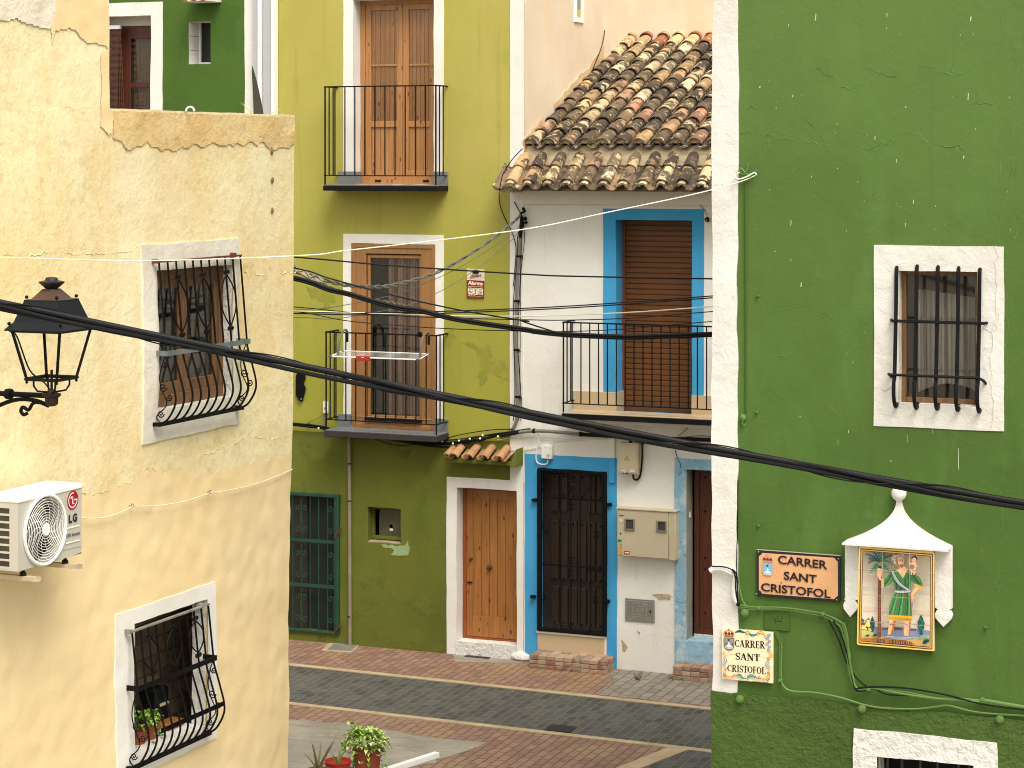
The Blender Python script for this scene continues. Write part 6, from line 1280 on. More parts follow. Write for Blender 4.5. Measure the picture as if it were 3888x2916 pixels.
for i, pts in enumerate([((525, 455), (620, 448), (740, 465), (860, 520), (1000, 575), (1090, 605)), ((460, 755), (520, 750), (590, 745)), ((260, 1310), (300, 1330)), ((1945, 50), (1950, 700), (1925, 1659)), ((1900, 1300), (2054, 1305)), ((470, 1560), (540, 1575))]): crack(K12, pts, RGT, R, GL, .0026, 1.0, i + 30)
crack(K13, ((1795, 0), (1780, 400), (1765, 800), (1752, 1220)), RGT, R, GL, .0026, 1.0, 50)
for i, pts in enumerate([((1885, 60), (1880, 400), (1860, 800), (1858, 1215)), ((1880, 470), (1895, 500), (1885, 560), (1840, 590), (1820, 550)), ((1160, 945), (1210, 950)), ((100, 672), (160, 668), (250, 664))]): crack(K12, pts, RGT, R, M['white_r'], .004, 1.0, i + 60, -.009)
# service ducts, hooks and plugs on the green wall
s = MB(); u = fu(RGT, 2831, -.01); s.tube([(u, -.004, fz(RGT, 2830, K11(0, 1120)[1], 0)), (u, -.004, fz(RGT, 2830, K12(0, 1100)[1], 0))], .009, 6)
cd_ = Thing(RGT, (u, 0, 3.5), 'wall_cable', 'green painted cable running down beside the white corner band', 'cable'); cd_.part('cable', s, M['green'])
for (x, y, K, lab) in ((378, 370, K12, 'small green painted wall hook left of the barred window'), (373, 1103, K12, 'tiny green painted peg low left of the barred window'), (1700, 830, K13, 'lumpy filler knob on the green wall right of the tile picture'), (360, 225, K13, 'green painted stud above the pink street sign')):
    c = RGT.U(K(x, y), 0); s = MB(); b = wob(*c)[1]; s.ball((c[0], b - .006, c[1]), .011, 8); s.tube([(c[0], b, c[1]), (c[0] + .004, b - .022, c[1] - .004), (c[0] + .004, b - .026, c[1] + .012)], .004, 5); single(RGT, (c[0], 0, c[1]), 'wall_hook', s, GL, lab, 'hook', 'green painted hooks and studs')
c = RGT.U(K12(285, 1150), -.02); s = MB(); s.ball((c[0], -.02, c[1] + .012), .02, 8, 1.1); s.tube(catmull([(c[0] - .012, -.02, c[1] + .03), (c[0] + .01, -.035, c[1] + .01), (c[0] - .004, -.03, c[1] - .02), (c[0] + .008, -.02, c[1] - .035)]), .007, 6); single(RGT, (c[0], 0, c[1]), 'insulator', s, M['green_trim'], 'green painted knotted insulator beside the white corner band', 'insulator')
for (x, y, lab) in ((280, 740, 'round green fixing under the pink street sign'), (250, 1250, 'round green fixing at the left top of the rough plinth'), (972, 1306, 'round green fixing at the middle top of the rough plinth'), (1786, 1370, 'round green fixing at the right top of the rough plinth')):
    c = RGT.U(K13(x, y), -.03); s = MB(); s.lathe((c[0], -.06, c[1]), [(.012, -.002), (.014, 0), (.015, .008), (.024, .01), (.026, .02), (.022, .05)], 12, 'd'); single(RGT, (c[0], 0, c[1]), 'round_fixing', s, GL, lab, 'fixing', 'round green fixings on the green wall')

# ---- clay street sign
a = RGT.U(D2(515, 590), -.02); b = RGT.U(D2(1455, 150), -.02); tl = RGT.U(D2(515, 80), -.02); brr = RGT.U(D2(1445, 675), -.02); z0_, z1_ = (a[1] + brr[1]) / 2, (tl[1] + b[1]) / 2; u0_, u1_ = a[0] - .002, b[0]
T = Thing(RGT, (u0_, 0, z0_), 'street_sign', 'rectangular pink clay street sign with raised black letters and dark rim', 'sign')
s = MB(); s.box(u0_, u1_, -.022, .0, z0_, z1_); T.part('plaque', s, flat('dark_glazed_rim', C(34, 30, 44), .35, 0, .3), bevel=.003)
e = .016; c = .022; ua, ub_, za, zb = u0_ + e, u1_ - e, z0_ + e, z1_ - e; s = MB(); s.prism([(ua + c, za), (ub_ - c, za), (ub_ - c * .6, za + c * .6), (ub_, za + c), (ub_, zb - c), (ub_ - c * .6, zb - c * .6), (ub_ - c, zb), (ua + c, zb), (ua + c * .6, zb - c * .6), (ua, zb - c), (ua, za + c), (ua + c * .6, za + c * .6)], -.0245, -.02)
T.part('clay_face', s, flat('pink_clay', C(216, 164, 116, .95), .6, 0, .1, .001))
s = MB(); bk = C(28, 22, 34)
for body, x0, y0, x1, y1_, h in (('CARRER', 755, 232, 1305, 298, 92), ('SANT', 820, 412, 1188, 456, 90), ('CRISTOFOL', 565, 540, 1345, 622, 90)):
    s = MB(); text(s, body, RGT, D2, x0, y0, x1, y1_, h, -.0245, bk, .014, 0, .006); T.part('lettering', s, M['ceramic'])
s = MB(); s.col = bk
p = RGT.U(D2(787, 452), -.03); s.ball((p[0], -.027, p[1]), .0042, 8); T.part('letter_dot', s, M['ceramic'])
def crest(P, x, y, s_, shield, gold, red, line):
    X = lambda a, b: (x + a * s_, y + b * s_ + a * s_ * .08)
    P.poly([X(-62, -8), X(60, -8), X(50, 14), X(-52, 14)], gold); P.line([X(-62, -10), X(-50, -42), X(-20, -58), X(0, -60), X(20, -58), X(50, -42), X(60, -10)], 9 * s_, gold)
    for i in range(3): P.poly([X(-46 + 34 * i, -12), X(-50 + 34 * i, -32), X(-34 + 34 * i, -46), X(-20 + 34 * i, -34), X(-20 + 34 * i, -12)], red)
    P.line([X(0, -60), X(0, -92)], 5 * s_, gold, False); P.line([X(-12, -80), X(12, -80)], 5 * s_, gold, False); P.ell(*X(0, -62), 8 * s_, 8 * s_, gold)
    for i in range(4): P.ell(*X(-40 + 27 * i, 3), 5 * s_, 4 * s_, red)
    P.poly([X(-60, 22), X(62, 22), X(60, 115), X(44, 150), X(0, 168), X(-44, 150), X(-58, 115)], line); P.poly([X(-54, 28), X(56, 28), X(54, 112), X(40, 145), X(0, 161), X(-40, 145), X(-52, 112)], shield)
    P.poly([X(-2, 30), X(14, 46), X(-2, 62), X(-18, 46)], red); P.line([X(-40, 100), X(-30, 78), X(-30, 104)], 7 * s_, line); P.line([X(40, 104), X(36, 78), X(44, 100)], 7 * s_, line)
    P.poly([X(-6, 72), X(16, 96), X(-6, 100)], C(240, 238, 228)); P.poly([X(-28, 104), X(28, 106), X(16, 122), X(-16, 120)], C(236, 232, 214)); 
    for k in range(3): P.line([X(-46 + 3 * k, 124 + 11 * k), X(-22, 118 + 11 * k), X(0, 126 + 11 * k), X(22, 120 + 11 * k), X(46 - 5 * k, 128 + 11 * k)], 4 * s_, C(238, 240, 236))
P = Pic(RGT, D2, -.0246); crest(P, 634, 215, 1.0, C(104, 172, 206), C(176, 150, 120), C(130, 24, 30), C(190, 160, 130)); T.part('crest', P.mb, M['ceramic'])
for x, y in ((533, 103), (1430, 182), (512, 575), (1412, 642)): P = Pic(RGT, D2, -.0225); P.ell(x, y, 7, 7, C(170, 160, 130)); T.part('nail', P.mb, M['print'])
P = Pic(RGT, D2, -.0225); P.poly([(512, 72), (1458, 142), (1456, 152), (512, 82)], C(170, 166, 130)); T.part('rim_wear', P.mb, M['print'])

# ---- glazed tile street sign
pc = [RGT.U(D2(*p), -.03) for p in ((118, 968), (693, 1008), (690, 1578), (124, 1538))]; u0_, u1_ = pc[0][0] + .002, pc[1][0]; z1_, z0_ = (pc[0][1] + pc[1][1]) / 2, (pc[2][1] + pc[3][1]) / 2
T = Thing(RGT, (u0_, 0, z0_), 'street_sign', 'small square cream ceramic street sign with painted floral border', 'sign')
DZ = -.032; s = MB(); um = (u0_ + u1_) / 2
for a, b in ((u0_, um - .0008), (um + .0008, u1_)):
    for c, d in ((z0_, (z0_ + z1_) / 2 - .0008), ((z0_ + z1_) / 2 + .0008, z1_)): s.box(a, b, DZ, .0, c, d)
T.part('ceramic_tiles', s, flat('cream_glaze', C(240, 222, 184, .95), .2, 0, .05), bevel=.0012)
P = Pic(RGT, D2, DZ - .0002); OR, BL, TE, YE, OK_ = C(206, 120, 50), C(120, 134, 160), C(30, 110, 110), C(240, 206, 120), C(120, 50, 30)
def garland(pts, w, c1, c2): P.line(pts, [w * .3, w * 1.2, w * .9, w * .2], c1); P.line(pts, [w * .1, w * .5, w * .4, w * .1], c2)
garland([(268, 1012), (320, 995), (350, 1005), (390, 1012)], 26, TE, C(20, 60, 70)); garland([(425, 1010), (450, 1040), (490, 1040), (515, 1022)], 24, TE, C(60, 150, 150)); P.ell(408, 1015, 24, 22, OR); P.ell(410, 1015, 12, 12, YE)
garland([(520, 1015), (560, 1010), (600, 1035), (620, 1090)], 22, OR, YE); P.line([(530, 1040), (515, 1030), (525, 1012), (545, 1020), (540, 1035)], 6, OR)
for x, y, r in ((650, 1040, 20), (632, 1075, 18), (655, 1110, 18), (630, 1140, 16), (655, 1170, 16), (645, 1205, 18)): P.ell(x, y, r, r * .8, BL); P.ell(x + 3, y, r * .5, r * .4, C(170, 178, 192))
garland([(655, 1215), (672, 1260), (660, 1300), (635, 1320)], 18, OR, YE); P.line([(640, 1300), (628, 1308), (635, 1322), (650, 1315)], 5, OK_); garland([(650, 1335), (625, 1370), (650, 1400), (655, 1440)], 26, BL, C(190, 196, 204))
garland([(640, 1460), (650, 1500), (610, 1530), (535, 1535)], 22, OR, YE); P.line([(560, 1525), (530, 1530), (535, 1508), (555, 1512)], 6, OK_); P.line([(628, 1475), (640, 1455), (655, 1470), (645, 1485)], 6, OK_)
garland([(400, 1530), (440, 1495), (490, 1510), (525, 1530)], 24, TE, C(90, 170, 160)); garland([(275, 1500), (320, 1490), (350, 1520), (400, 1530)], 24, TE, C(90, 170, 160)); garland([(150, 1430), (155, 1490), (200, 1515), (265, 1500)], 24, OR, YE)
P.line([(240, 1512), (255, 1485), (272, 1495), (262, 1510)], 6, OK_); P.line([(175, 1440), (155, 1425), (165, 1408), (180, 1420)], 6, OK_); garland([(145, 1290), (165, 1330), (140, 1360), (160, 1400)], 26, BL, C(190, 196, 204)); garland([(140, 1215), (140, 1250), (160, 1280), (178, 1265)], 14, OR, YE)
for x, y in ((150, 1480), (170, 1495), (650, 1540), (635, 1555), (140, 1500)): P.ell(x, y, 10, 9, BL)
T.part('painted_border', P.mb, M['ceramic'])
P = Pic(RGT, D2, DZ - .0002); crest(P, 200, 1050, .98, C(130, 140, 144), C(176, 120, 50), C(110, 44, 24), C(60, 56, 54)); T.part('crest', P.mb, M['ceramic'])
bk = C(34, 20, 22)
for a_w in (('CARRER', 266, 1172, 606, 1193, 82), ('SANT', 272, 1315, 550, 1336, 78), ('CRISTOFOL', 182, 1448, 614, 1482, 78)): s = MB(); roman(s, a_w[0], RGT, D2, *a_w[1:], DZ, bk); T.part('lettering', s, M['ceramic'])
s = MB(); text(s, 'cerámica artesana', RGT, D2, 460, 1562, 640, 1578, 9, DZ, C(90, 80, 70), 0); T.part('lettering', s, M['ceramic'])

# ---- tiled saint picture with its little roof
def Rz(K, x, y, d): return RGT.U(K(x, y), d)
PD = -.03; tl, tr, br_, bl = [Rz(D1, *p, PD) for p in ((208, 575), (942, 628), (935, 1592), (186, 1530))]
pu0, pu1 = (tl[0] * .5 + bl[0] * .5), (tr[0] + br_[0]) / 2; pz0, pz1 = (bl[1] + br_[1]) / 2, (tl[1] + tr[1]) / 2
T = Thing(RGT, (pu0, 0, pz0), 'tile_shrine', 'painted ceramic tile picture of a saint under a white plaster canopy', 'tile picture')
s = MB(); cuts_u = [pu0, fu(RGT, D1(437, 1000)[0], PD), fu(RGT, D1(697, 1000)[0], PD), pu1]; cz_ = [pz1 + .03] + [Rz(D1, 500, y, PD)[1] for y in (818, 1060, 1312)] + [pz0]
for a, b in zip(cuts_u, cuts_u[1:]):
    for c, d in zip(cz_, cz_[1:]): s.box(a + .0012, b - .0012, PD, .0, d + .0012, c - .0012)
s.box(pu0 + .003, pu1 - .003, PD + .004, .005, pz0 + .003, pz1)
T.part('ceramic_tiles', s, flat('cream_wall_tile', C(240, 228, 204, .93), .2, 0, .1), bevel=.001)
P = Pic(RGT, D1, PD - .0002)
# sky wash, sea, land
for y, h, c in ((850, 60, C(222, 206, 184)), (960, 40, C(214, 204, 186)), (1150, 50, C(224, 204, 186)), (1230, 60, C(236, 220, 200))): P.poly([(245, y), (905, y + 45), (905, y + 45 + h), (245, y + h)], c)
P.poly([(225, 1345), (500, 1362), (620, 1350), (905, 1392), (902, 1490), (222, 1450)], C(140, 152, 184)); P.poly([(430, 1365), (560, 1352), (640, 1372), (760, 1375), (760, 1392), (430, 1378)], C(120, 84, 100)); P.poly([(430, 1440), (700, 1455), (900, 1440), (900, 1500), (430, 1490)], C(176, 180, 200))
P.poly([(225, 1380), (300, 1388), (380, 1420), (440, 1455), (560, 1478), (660, 1485), (740, 1465), (830, 1440), (898, 1432), (896, 1545), (222, 1498)], C(216, 176, 110)); P.poly([(225, 1380), (300, 1388), (380, 1425), (300, 1440), (225, 1436)], C(206, 200, 120))
P.poly([(222, 1462), (400, 1462), (560, 1482), (700, 1490), (760, 1530), (222, 1492)], C(190, 134, 76)); P.poly([(740, 1468), (830, 1442), (898, 1434), (897, 1462), (790, 1475)], C(150, 190, 150)); P.line([(450, 1458), (560, 1478), (660, 1482), (740, 1462)], 4, C(150, 80, 50))
# house, cypresses, shrubs
P.poly([(225, 1338), (270, 1340), (268, 1378), (225, 1374)], C(238, 226, 160)); P.poly([(222, 1315), (272, 1318), (282, 1340), (222, 1336)], C(150, 84, 50)); P.poly([(266, 1382), (266, 1325), (298, 1285), (330, 1330), (330, 1392)], C(240, 224, 120)); P.line([(262, 1328), (298, 1280), (336, 1332)], 8, C(130, 70, 44), False)
for x, y in ((276, 1350), (308, 1352)): P.poly([(x, y), (x + 10, y), (x + 10, y + 16), (x, y + 16)], C(70, 60, 50))
P.poly([(288, 1352), (300, 1352), (300, 1384), (288, 1382)], C(90, 60, 40)); P.poly([(284, 1284), (312, 1286), (312, 1300), (284, 1298)], C(236, 220, 150)); P.line([(280, 1283), (298, 1272), (316, 1284)], 6, C(120, 60, 40), False)
def fir(x, y, w, h, c1, c2):
    L = []; n = 7
    for k in range(n + 1): L.append((x - w * math.sin(math.pi * (k + .4) / (n + 1)) * (1 if k % 2 else .8), y - h + h * k / n))
    Rr = [(2 * x - a, b + 6) for a, b in L[::-1]]; P.poly([(x, y - h - 8)] + L + Rr, c1)
    for k in range(9): a = k * 1.7; P.ell(x + w * .4 * math.cos(a * 3), y - h * (.1 + k * .09), w * .2, h * .04, c2, 8)
fir(338, 1395, 24, 140, C(24, 74, 84), C(50, 120, 110)); fir(245, 1310, 16, 38, C(24, 74, 74), C(50, 120, 110)); P.line([(810, 1395), (810, 1430)], 8, C(80, 50, 40), False); fir(810, 1405, 36, 165, C(20, 92, 92), C(60, 150, 130))
for x, y, r in ((290, 1445, 22), (368, 1438, 26), (352, 1445, 16), (812, 1425, 22), (860, 1500, 40), (845, 1515, 30), (300, 1440, 12)):
    for k in range(5): P.poly([(x - r * .2, y), (x + r * (k - 2) * .45, y - r), (x + r * .3, y)], C(24, 92, 84) if k % 2 else C(40, 120, 90))
    P.ell(x, y - r * .2, r * .8, r * .35, C(20, 80, 76))
# palm
P.line([(410, 760), (408, 900), (405, 1050), (406, 1250), (408, 1452)], [22, 28, 30, 32, 36], C(140, 84, 54))
for k in range(34): y = 800 + k * 19.5; w = 10 + k * .16; P.line([(408 - w, y + 5), (408, y), (407 + w, y + 6)], 4, C(84, 44, 34)); P.line([(408 - w * .6, y - 5), (407 + w * .3, y - 6)], 3, C(190, 140, 100), False)
rnd = random.Random(2)
for (dx, dy, bend) in ((-135, -85, -50), (-110, 0, -70), (-90, 90, -50), (-70, -120, -30), (-20, -135, -10), (60, -125, -20), (110, -75, -50), (115, 10, -70), (90, 90, -50), (-50, 70, -30), (50, 60, -30), (20, -110, -10), (-105, -40, -55)):
    c1 = rnd.choice([C(28, 110, 96), C(40, 130, 104), C(24, 84, 104), C(56, 140, 90)]); P0 = (412, 735); P1 = (412 + dx * .5, 735 + dy * .5 + bend * .8); P2 = (412 + dx, 735 + dy)
    C_ = [((1 - t) ** 2 * P0[0] + 2 * t * (1 - t) * P1[0] + t * t * P2[0], (1 - t) ** 2 * P0[1] + 2 * t * (1 - t) * P1[1] + t * t * P2[1]) for t in [k / 8 for k in range(9)]]
    P.line(C_, [5, 9, 7, 3], C(20, 70, 70)); P.lift()
    for i in range(1, 9):
        x, y = C_[i]; L = 24 * math.sin(math.pi * (i + 1) / 10.5) + 4; tx, ty = C_[i][0] - C_[i - 1][0], C_[i][1] - C_[i - 1][1]; l = math.hypot(tx, ty); tx, ty = tx / l, ty / l
        for sg in (-1, 1): nx, ny = -ty * sg, tx * sg; P.d += .00035; P.poly([(x - tx * 5, y - ty * 5), (x + nx * L + tx * L * .8, y + ny * L + ty * L * .8), (x + tx * 5, y + ty * 5)], c1)
    P.d -= .0003
for k in range(7): P.ell(396 + k * 6, 730 + (k % 3) * 12, 5, 5, C(200, 170, 80), 8)
# halo and head
SK, SK2 = C(222, 176, 134), C(168, 104, 64)
P.line([(590 + 82 * math.cos(a), 690 + 82 * math.sin(a)) for a in [k * math.pi / 14 for k in range(29)]], 4, C(150, 90, 66))
P.poly([(604, 745), (650, 770), (690, 805), (640, 850), (560, 800), (600, 790)], SK); P.poly([(574, 680), (600, 668), (634, 672), (640, 700), (644, 722), (638, 745), (640, 768), (625, 782), (600, 772), (580, 740)], SK)
P.poly([(574, 690), (584, 700), (588, 735), (604, 768), (590, 770), (572, 740)], SK2); P.poly([(606, 745), (640, 748), (638, 770), (622, 782), (604, 768)], C(132, 96, 72)); P.line([(612, 752), (634, 752)], 4, C(190, 120, 90), False)
P.line([(622, 706), (632, 728), (624, 734)], 3, C(110, 60, 40)); P.line([(600, 706), (614, 702)], 4, C(60, 40, 34), False); P.line([(626, 704), (638, 706)], 4, C(60, 40, 34), False); P.ell(608, 712, 4, 3, C(40, 30, 30), 8); P.ell(632, 713, 3, 3, C(40, 30, 30), 8)
P.poly([(545, 750), (572, 768), (575, 790), (552, 788)], C(160, 96, 50))
P.line([(550, 675), (585, 650), (615, 648), (645, 672)], [26, 30, 28, 20], C(206, 196, 190)); P.ell(545, 688, 22, 18, C(200, 190, 186)); P.ell(546, 688, 8, 7, C(150, 136, 136)); P.line([(550, 705), (560, 740)], 14, C(196, 184, 180)); P.line([(560, 655), (590, 640), (620, 645)], 10, C(40, 34, 40)); P.line([(560, 690), (600, 665), (640, 676)], 4, C(120, 104, 104))
# raised arm with the trunk, tunic, sash
TG, TD, TL = C(64, 120, 66), C(30, 76, 50), C(100, 160, 100)
P.poly([(380, 800), (395, 785), (425, 790), (432, 815), (425, 840), (420, 880), (430, 905), (408, 900), (388, 860)], SK); P.line([(385, 810), (425, 808)], 3, SK2, False); P.line([(384, 822), (424, 822)], 3, SK2, False)
P.poly([(528, 808), (505, 830), (470, 880), (432, 900), (428, 975), (450, 972), (500, 945), (545, 900), (560, 860)], TG); P.poly([(425, 890), (452, 888), (450, 975), (422, 975)], C(206, 160, 70)); P.line([(520, 850), (490, 900), (460, 935)], 9, TD); P.line([(540, 850), (510, 910), (470, 955)], 5, TL)
P.poly([(528, 805), (560, 800), (600, 830), (632, 890), (650, 835), (690, 805), (740, 830), (800, 880), (825, 940), (820, 985), (790, 990), (745, 935), (712, 905), (706, 1010), (560, 1010), (545, 930), (528, 860)], TG)
P.poly([(580, 805), (632, 880), (672, 812), (640, 800), (600, 796)], SK); P.line([(600, 800), (632, 876), (660, 810)], 5, C(220, 214, 196)); P.line([(618, 830), (634, 874)], 4, SK2, False)
P.poly([(745, 935), (770, 940), (828, 965), (822, 992), (790, 988), (742, 955)], C(206, 160, 70)); P.poly([(760, 960), (806, 990), (760, 1035), (738, 1070), (735, 1100), (712, 1108), (696, 1085), (706, 1040), (730, 1000)], SK); P.line([(800, 988), (750, 1035), (732, 1060)], 6, SK2); P.line([(700, 1080), (725, 1082)], 3, SK2, False)
for pts in (((560, 860), (570, 930), (575, 1000)), ((600, 900), (610, 960), (612, 1000)), ((690, 850), (692, 920), (680, 960)), ((740, 850), (760, 900), (800, 935)), ((660, 880), (655, 940), (660, 980))): P.line(pts, 8, TD)
for pts in (((585, 880), (592, 940)), ((672, 880), (674, 930)), ((770, 870), (800, 920))): P.line(pts, 6, TL)
P.poly([(560, 1008), (706, 1008), (712, 1100), (722, 1250), (495, 1240), (500, 1150), (530, 1070)], C(70, 138, 78))
for i in range(11): x0 = 572 + i * 13; x1 = 506 + i * 21; P.line([(x0, 1020), ((x0 + x1) / 2 + 3, 1120), (x1, 1236)], [4, 8, 9], (TD, TL, C(120, 80, 60), C(50, 110, 66))[i % 4])
P.line([(532, 815), (560, 880), (610, 945), (690, 1000)], [16, 22, 22, 18], C(186, 184, 196)); P.line([(536, 822), (566, 890), (616, 955), (690, 1008)], 4, C(90, 86, 110)); P.line([(560, 1008), (630, 1014), (706, 1005)], 22, C(196, 192, 196)); P.line([(562, 1002), (704, 1000)], 3, C(110, 104, 120), False)
for k in range(6): P.line([(575 + k * 24, 1000), (578 + k * 24, 1022)], 3, C(120, 110, 124), False)
P.line([(722, 1090), (730, 1130), (734, 1178)], 18, C(186, 176, 172)); P.line([(724, 1100), (730, 1172)], 4, C(120, 80, 70), False)
P.poly([(494, 1236), (722, 1250), (722, 1300), (492, 1284)], C(214, 166, 50))
for k in range(8): x = 510 + k * 28; P.line([(x + 9 * math.cos(a), 1266 + k * 1.9 + 11 * math.sin(a)) for a in [j * .8 for j in range(7)]], 3.5, C(120, 76, 24))
# legs, ripples
for pts in (((500, 1286), (566, 1292), (560, 1330), (545, 1380), (530, 1432), (486, 1428), (492, 1370), (502, 1330)), ((650, 1298), (712, 1302), (706, 1360), (700, 1440), (648, 1440), (640, 1380), (655, 1340))): P.poly(pts, SK)
P.poly([(540, 1292), (566, 1292), (560, 1330), (545, 1380), (530, 1430), (510, 1430), (530, 1370)], SK2); P.poly([(690, 1302), (712, 1302), (706, 1360), (700, 1440), (686, 1440), (690, 1370)], SK2); P.line([(508, 1330), (525, 1325), (545, 1330)], 8, C(140, 80, 50)); P.line([(656, 1326), (680, 1330)], 7, C(140, 80, 50))
for x, y in ((510, 1438), (668, 1450)):
    for k in range(3): P.line([(x - 34 + 6 * k, y - 4 + 9 * k), (x, y + 4 + 9 * k), (x + 34 - 6 * k, y - 2 + 9 * k)], 4, (C(90, 100, 140), C(214, 216, 226))[k % 2])
# the child on the shoulder
P.poly([(705, 745), (725, 725), (760, 728), (778, 750), (776, 770), (762, 775), (758, 820), (705, 818), (700, 780)], SK); P.ell(722, 772, 26, 24, C(140, 110, 100)); P.ell(740, 700, 20, 22, SK); P.line([(718, 694), (735, 676), (760, 680), (772, 700)], 14, C(70, 44, 34)); P.line([(740, 672), (758, 664)], 12, C(90, 40, 34), False)
P.line([(712, 745), (694, 735), (690, 690)], 9, SK); P.line([(689, 668), (690, 735)], 3, C(110, 70, 50), False); P.line([(762, 735), (776, 750), (766, 768)], 4, SK2); P.line([(718, 790), (716, 850)], 14, SK, False); P.line([(744, 790), (742, 850)], 14, SK, False); P.line([(710, 800), (760, 806)], 4, SK2, False); P.ell(734, 702, 2.5, 2.5, C(40, 30, 30), 6); P.ell(747, 703, 2.5, 2.5, C(40, 30, 30), 6)
# drawn frame lines and lettering
def fl(inset, w, col):
    a, b, c, d = (208 + inset, 578 + inset), (940 - inset, 630 + inset), (935 - inset, 1588 - inset), (188 + inset, 1528 - inset)
    for p, q_ in ((a, b), (b, c), (c, d), (d, a)): P.line([p, q_], w, col, False)
fl(8, 17, C(226, 194, 96)); fl(20, 9, C(70, 36, 24)); fl(29, 9, C(214, 170, 84)); fl(38, 6, C(80, 40, 30))
for x in (437, 697): P.line([(x + 2, 592), (x - 8, 1550)], 2.2, C(206, 190, 168), False)
for y in (790, 1040, 1295): P.line([(206, y), (940, y + 52)], 2.6, C(190, 170, 150), False)
roman(P.mb, 'SAN', RGT, D1, 378, 1500, 460, 1508, 34, P.d - .0003, C(50, 34, 30)); roman(P.mb, 'CRISTOBAL', RGT, D1, 498, 1512, 738, 1535, 34, P.d - .0003, C(50, 34, 30))
T.part('painted_picture', P.mb, M['ceramic'])
# canopy: concave hipped roof built out from the wall
RD_ = -.16; el = Rz(D1, 42, 540, RD_); er = Rz(D1, 1070, 632, RD_); ez = (Rz(D1, 42, 552, RD_)[1] + Rz(D1, 1062, 634, RD_)[1]) / 2; eu0, eu1 = el[0], er[0]; tz = Rz(D1, 594, 125, -.03)[1]; tcu = Rz(D1, 594, 125, -.03)[0]
s = MB(); prof = []; n = 14; hw0 = (eu1 - eu0) / 2; cu0 = (eu0 + eu1) / 2; tw = .0165
for k in range(n + 1): t = k / n; f = (1 - t) ** 2.15; prof.append((cu0 + (tcu - cu0) * t, tw + (hw0 - tw) * f, -.025 - (.135) * f, ez + .012 + (tz - ez - .012) * t))
rows = []
for c, w, d, z in [(cu0, hw0, RD_, ez)] + prof: rows.append([s.V((c - w, .005, z)), s.V((c - w, d, z)), s.V((c + w, d, z)), s.V((c + w, .005, z))])
for a, b in zip(rows, rows[1:]):
    for k in range(3): s.F((a[k], a[k + 1], b[k + 1], b[k]))
s.F(rows[0][::-1]); s.F(rows[-1]); cn = T.part('canopy', s, M['white_r'], smooth=30)
s = MB(); fz_ = Rz(D1, 594, 60, -.03); rb = (Rz(D1, 668, 60, -.03)[0] - Rz(D1, 518, 60, -.03)[0]) / 2; s.ball((tcu, -.028, fz_[1]), rb, 14); s.lathe((tcu, -.028, tz - .003), [(tw * 1.15, 0), (tw * 1.3, .004), (tw, .012)], 12); T.part('finial', s, M['white_r'], cn)
for xs, yb, pend in (((70, 205), 1085, (52, 190, 1262)), ((942, 1105), 1172, (940, 1110, 1358))):
    a, b = Rz(D1, xs[0], 600, -.05)[0], Rz(D1, xs[1], 600, -.05)[0]; zb = Rz(D1, xs[0], yb, -.05)[1]; s = MB(); s.box(a, b, -.05, .0, zb, ez + .002); pl = T.part('side_pilaster', s, M['white_r'], bevel=.003)
    pa, pb = Rz(D1, pend[0], 1150, -.05)[0], Rz(D1, pend[1], 1150, -.05)[0]; zt_ = Rz(D1, (pend[0] + pend[1]) / 2, pend[2], -.05)[1]; c = (pa + pb) / 2; w = (pb - pa) / 2; h = zb - zt_
    pts = [(c, zt_), (c + w * .45, zt_ + h * .22), (c + w * .9, zt_ + h * .45), (c + w, zt_ + h * .65), (c + w * .82, zt_ + h * .85), (c + w * .66, zt_ + h * .93), (c + w * .9, zb + .002), (c - w * .9, zb + .002), (c - w * .66, zt_ + h * .93), (c - w * .82, zt_ + h * .85), (c - w, zt_ + h * .65), (c - w * .9, zt_ + h * .45), (c - w * .45, zt_ + h * .22)]
    s = MB(); s.prism(pts, -.05, .0); T.part('pendant', s, M['white_r'], pl, bevel=.003)
# painted-over meter lid with a mark
a = Rz(D2, 600, 975, -.008); b = Rz(D2, 882, 772, -.008); s = MB(); s.box(a[0], b[0], -.012, .0, a[1] + .0, b[1]); T = Thing(RGT, (a[0], 0, a[1]), 'wall_hatch', 'green painted square hatch with small dark mark above the ceramic sign', 'hatch'); T.part('lid', s, M['green'], bevel=.002)
P = Pic(RGT, D2, -.0122)
for pts in (((752, 825), (750, 858)), ((697, 858), (722, 860), (720, 912)), ((722, 880), (795, 888), (797, 830))): P.line(pts, 6, C(30, 44, 24), False)
T.part('painted_mark', P.mb, M['print'])
# ---- cables on the green wall
def wcable(name, label, groups, F=RGT, cat='cable', extra=None):
    c0 = groups[0][0]; p = F.U(c0[0](*c0[1]), -.02); T = Thing(F, (p[0], 0, p[1]), name, label, cat)
    for g_ in groups:
        head, pts, r, m, dep = g_[0], g_[1], g_[2], g_[3], g_[4]; s = MB(); P_ = [F.U(head[0](*q_), -dep) for q_ in pts]; s.tube(catmull([(a, -dep, b) for a, b in P_], 6), r, 6); T.part(g_[5] if len(g_) > 5 else 'strand', s, m)
    return T
H = lambda K, p: (K, p)
T = wcable('wall_cable', 'bundle of green painted cables crossing the green wall under the signs', [
    (H(D2, (340, 730)), [(300, 700), (340, 725), (540, 738), (880, 742), (1100, 780), (1280, 810), (1420, 880), (1480, 930), (1520, 1100), (1560, 1320)], .0065, GL, .03),
    (H(D2, (340, 730)), [(310, 708), (360, 745), (540, 752), (880, 758), (1100, 800), (1270, 830), (1400, 905), (1462, 960), (1500, 1120), (1545, 1320)], .0065, GL, .026),
    (H(D2, (340, 730)), [(320, 700), (480, 725), (740, 728), (1000, 752), (1250, 800), (1440, 880), (1495, 960), (1530, 1120), (1570, 1300)], .005, GL, .034)])
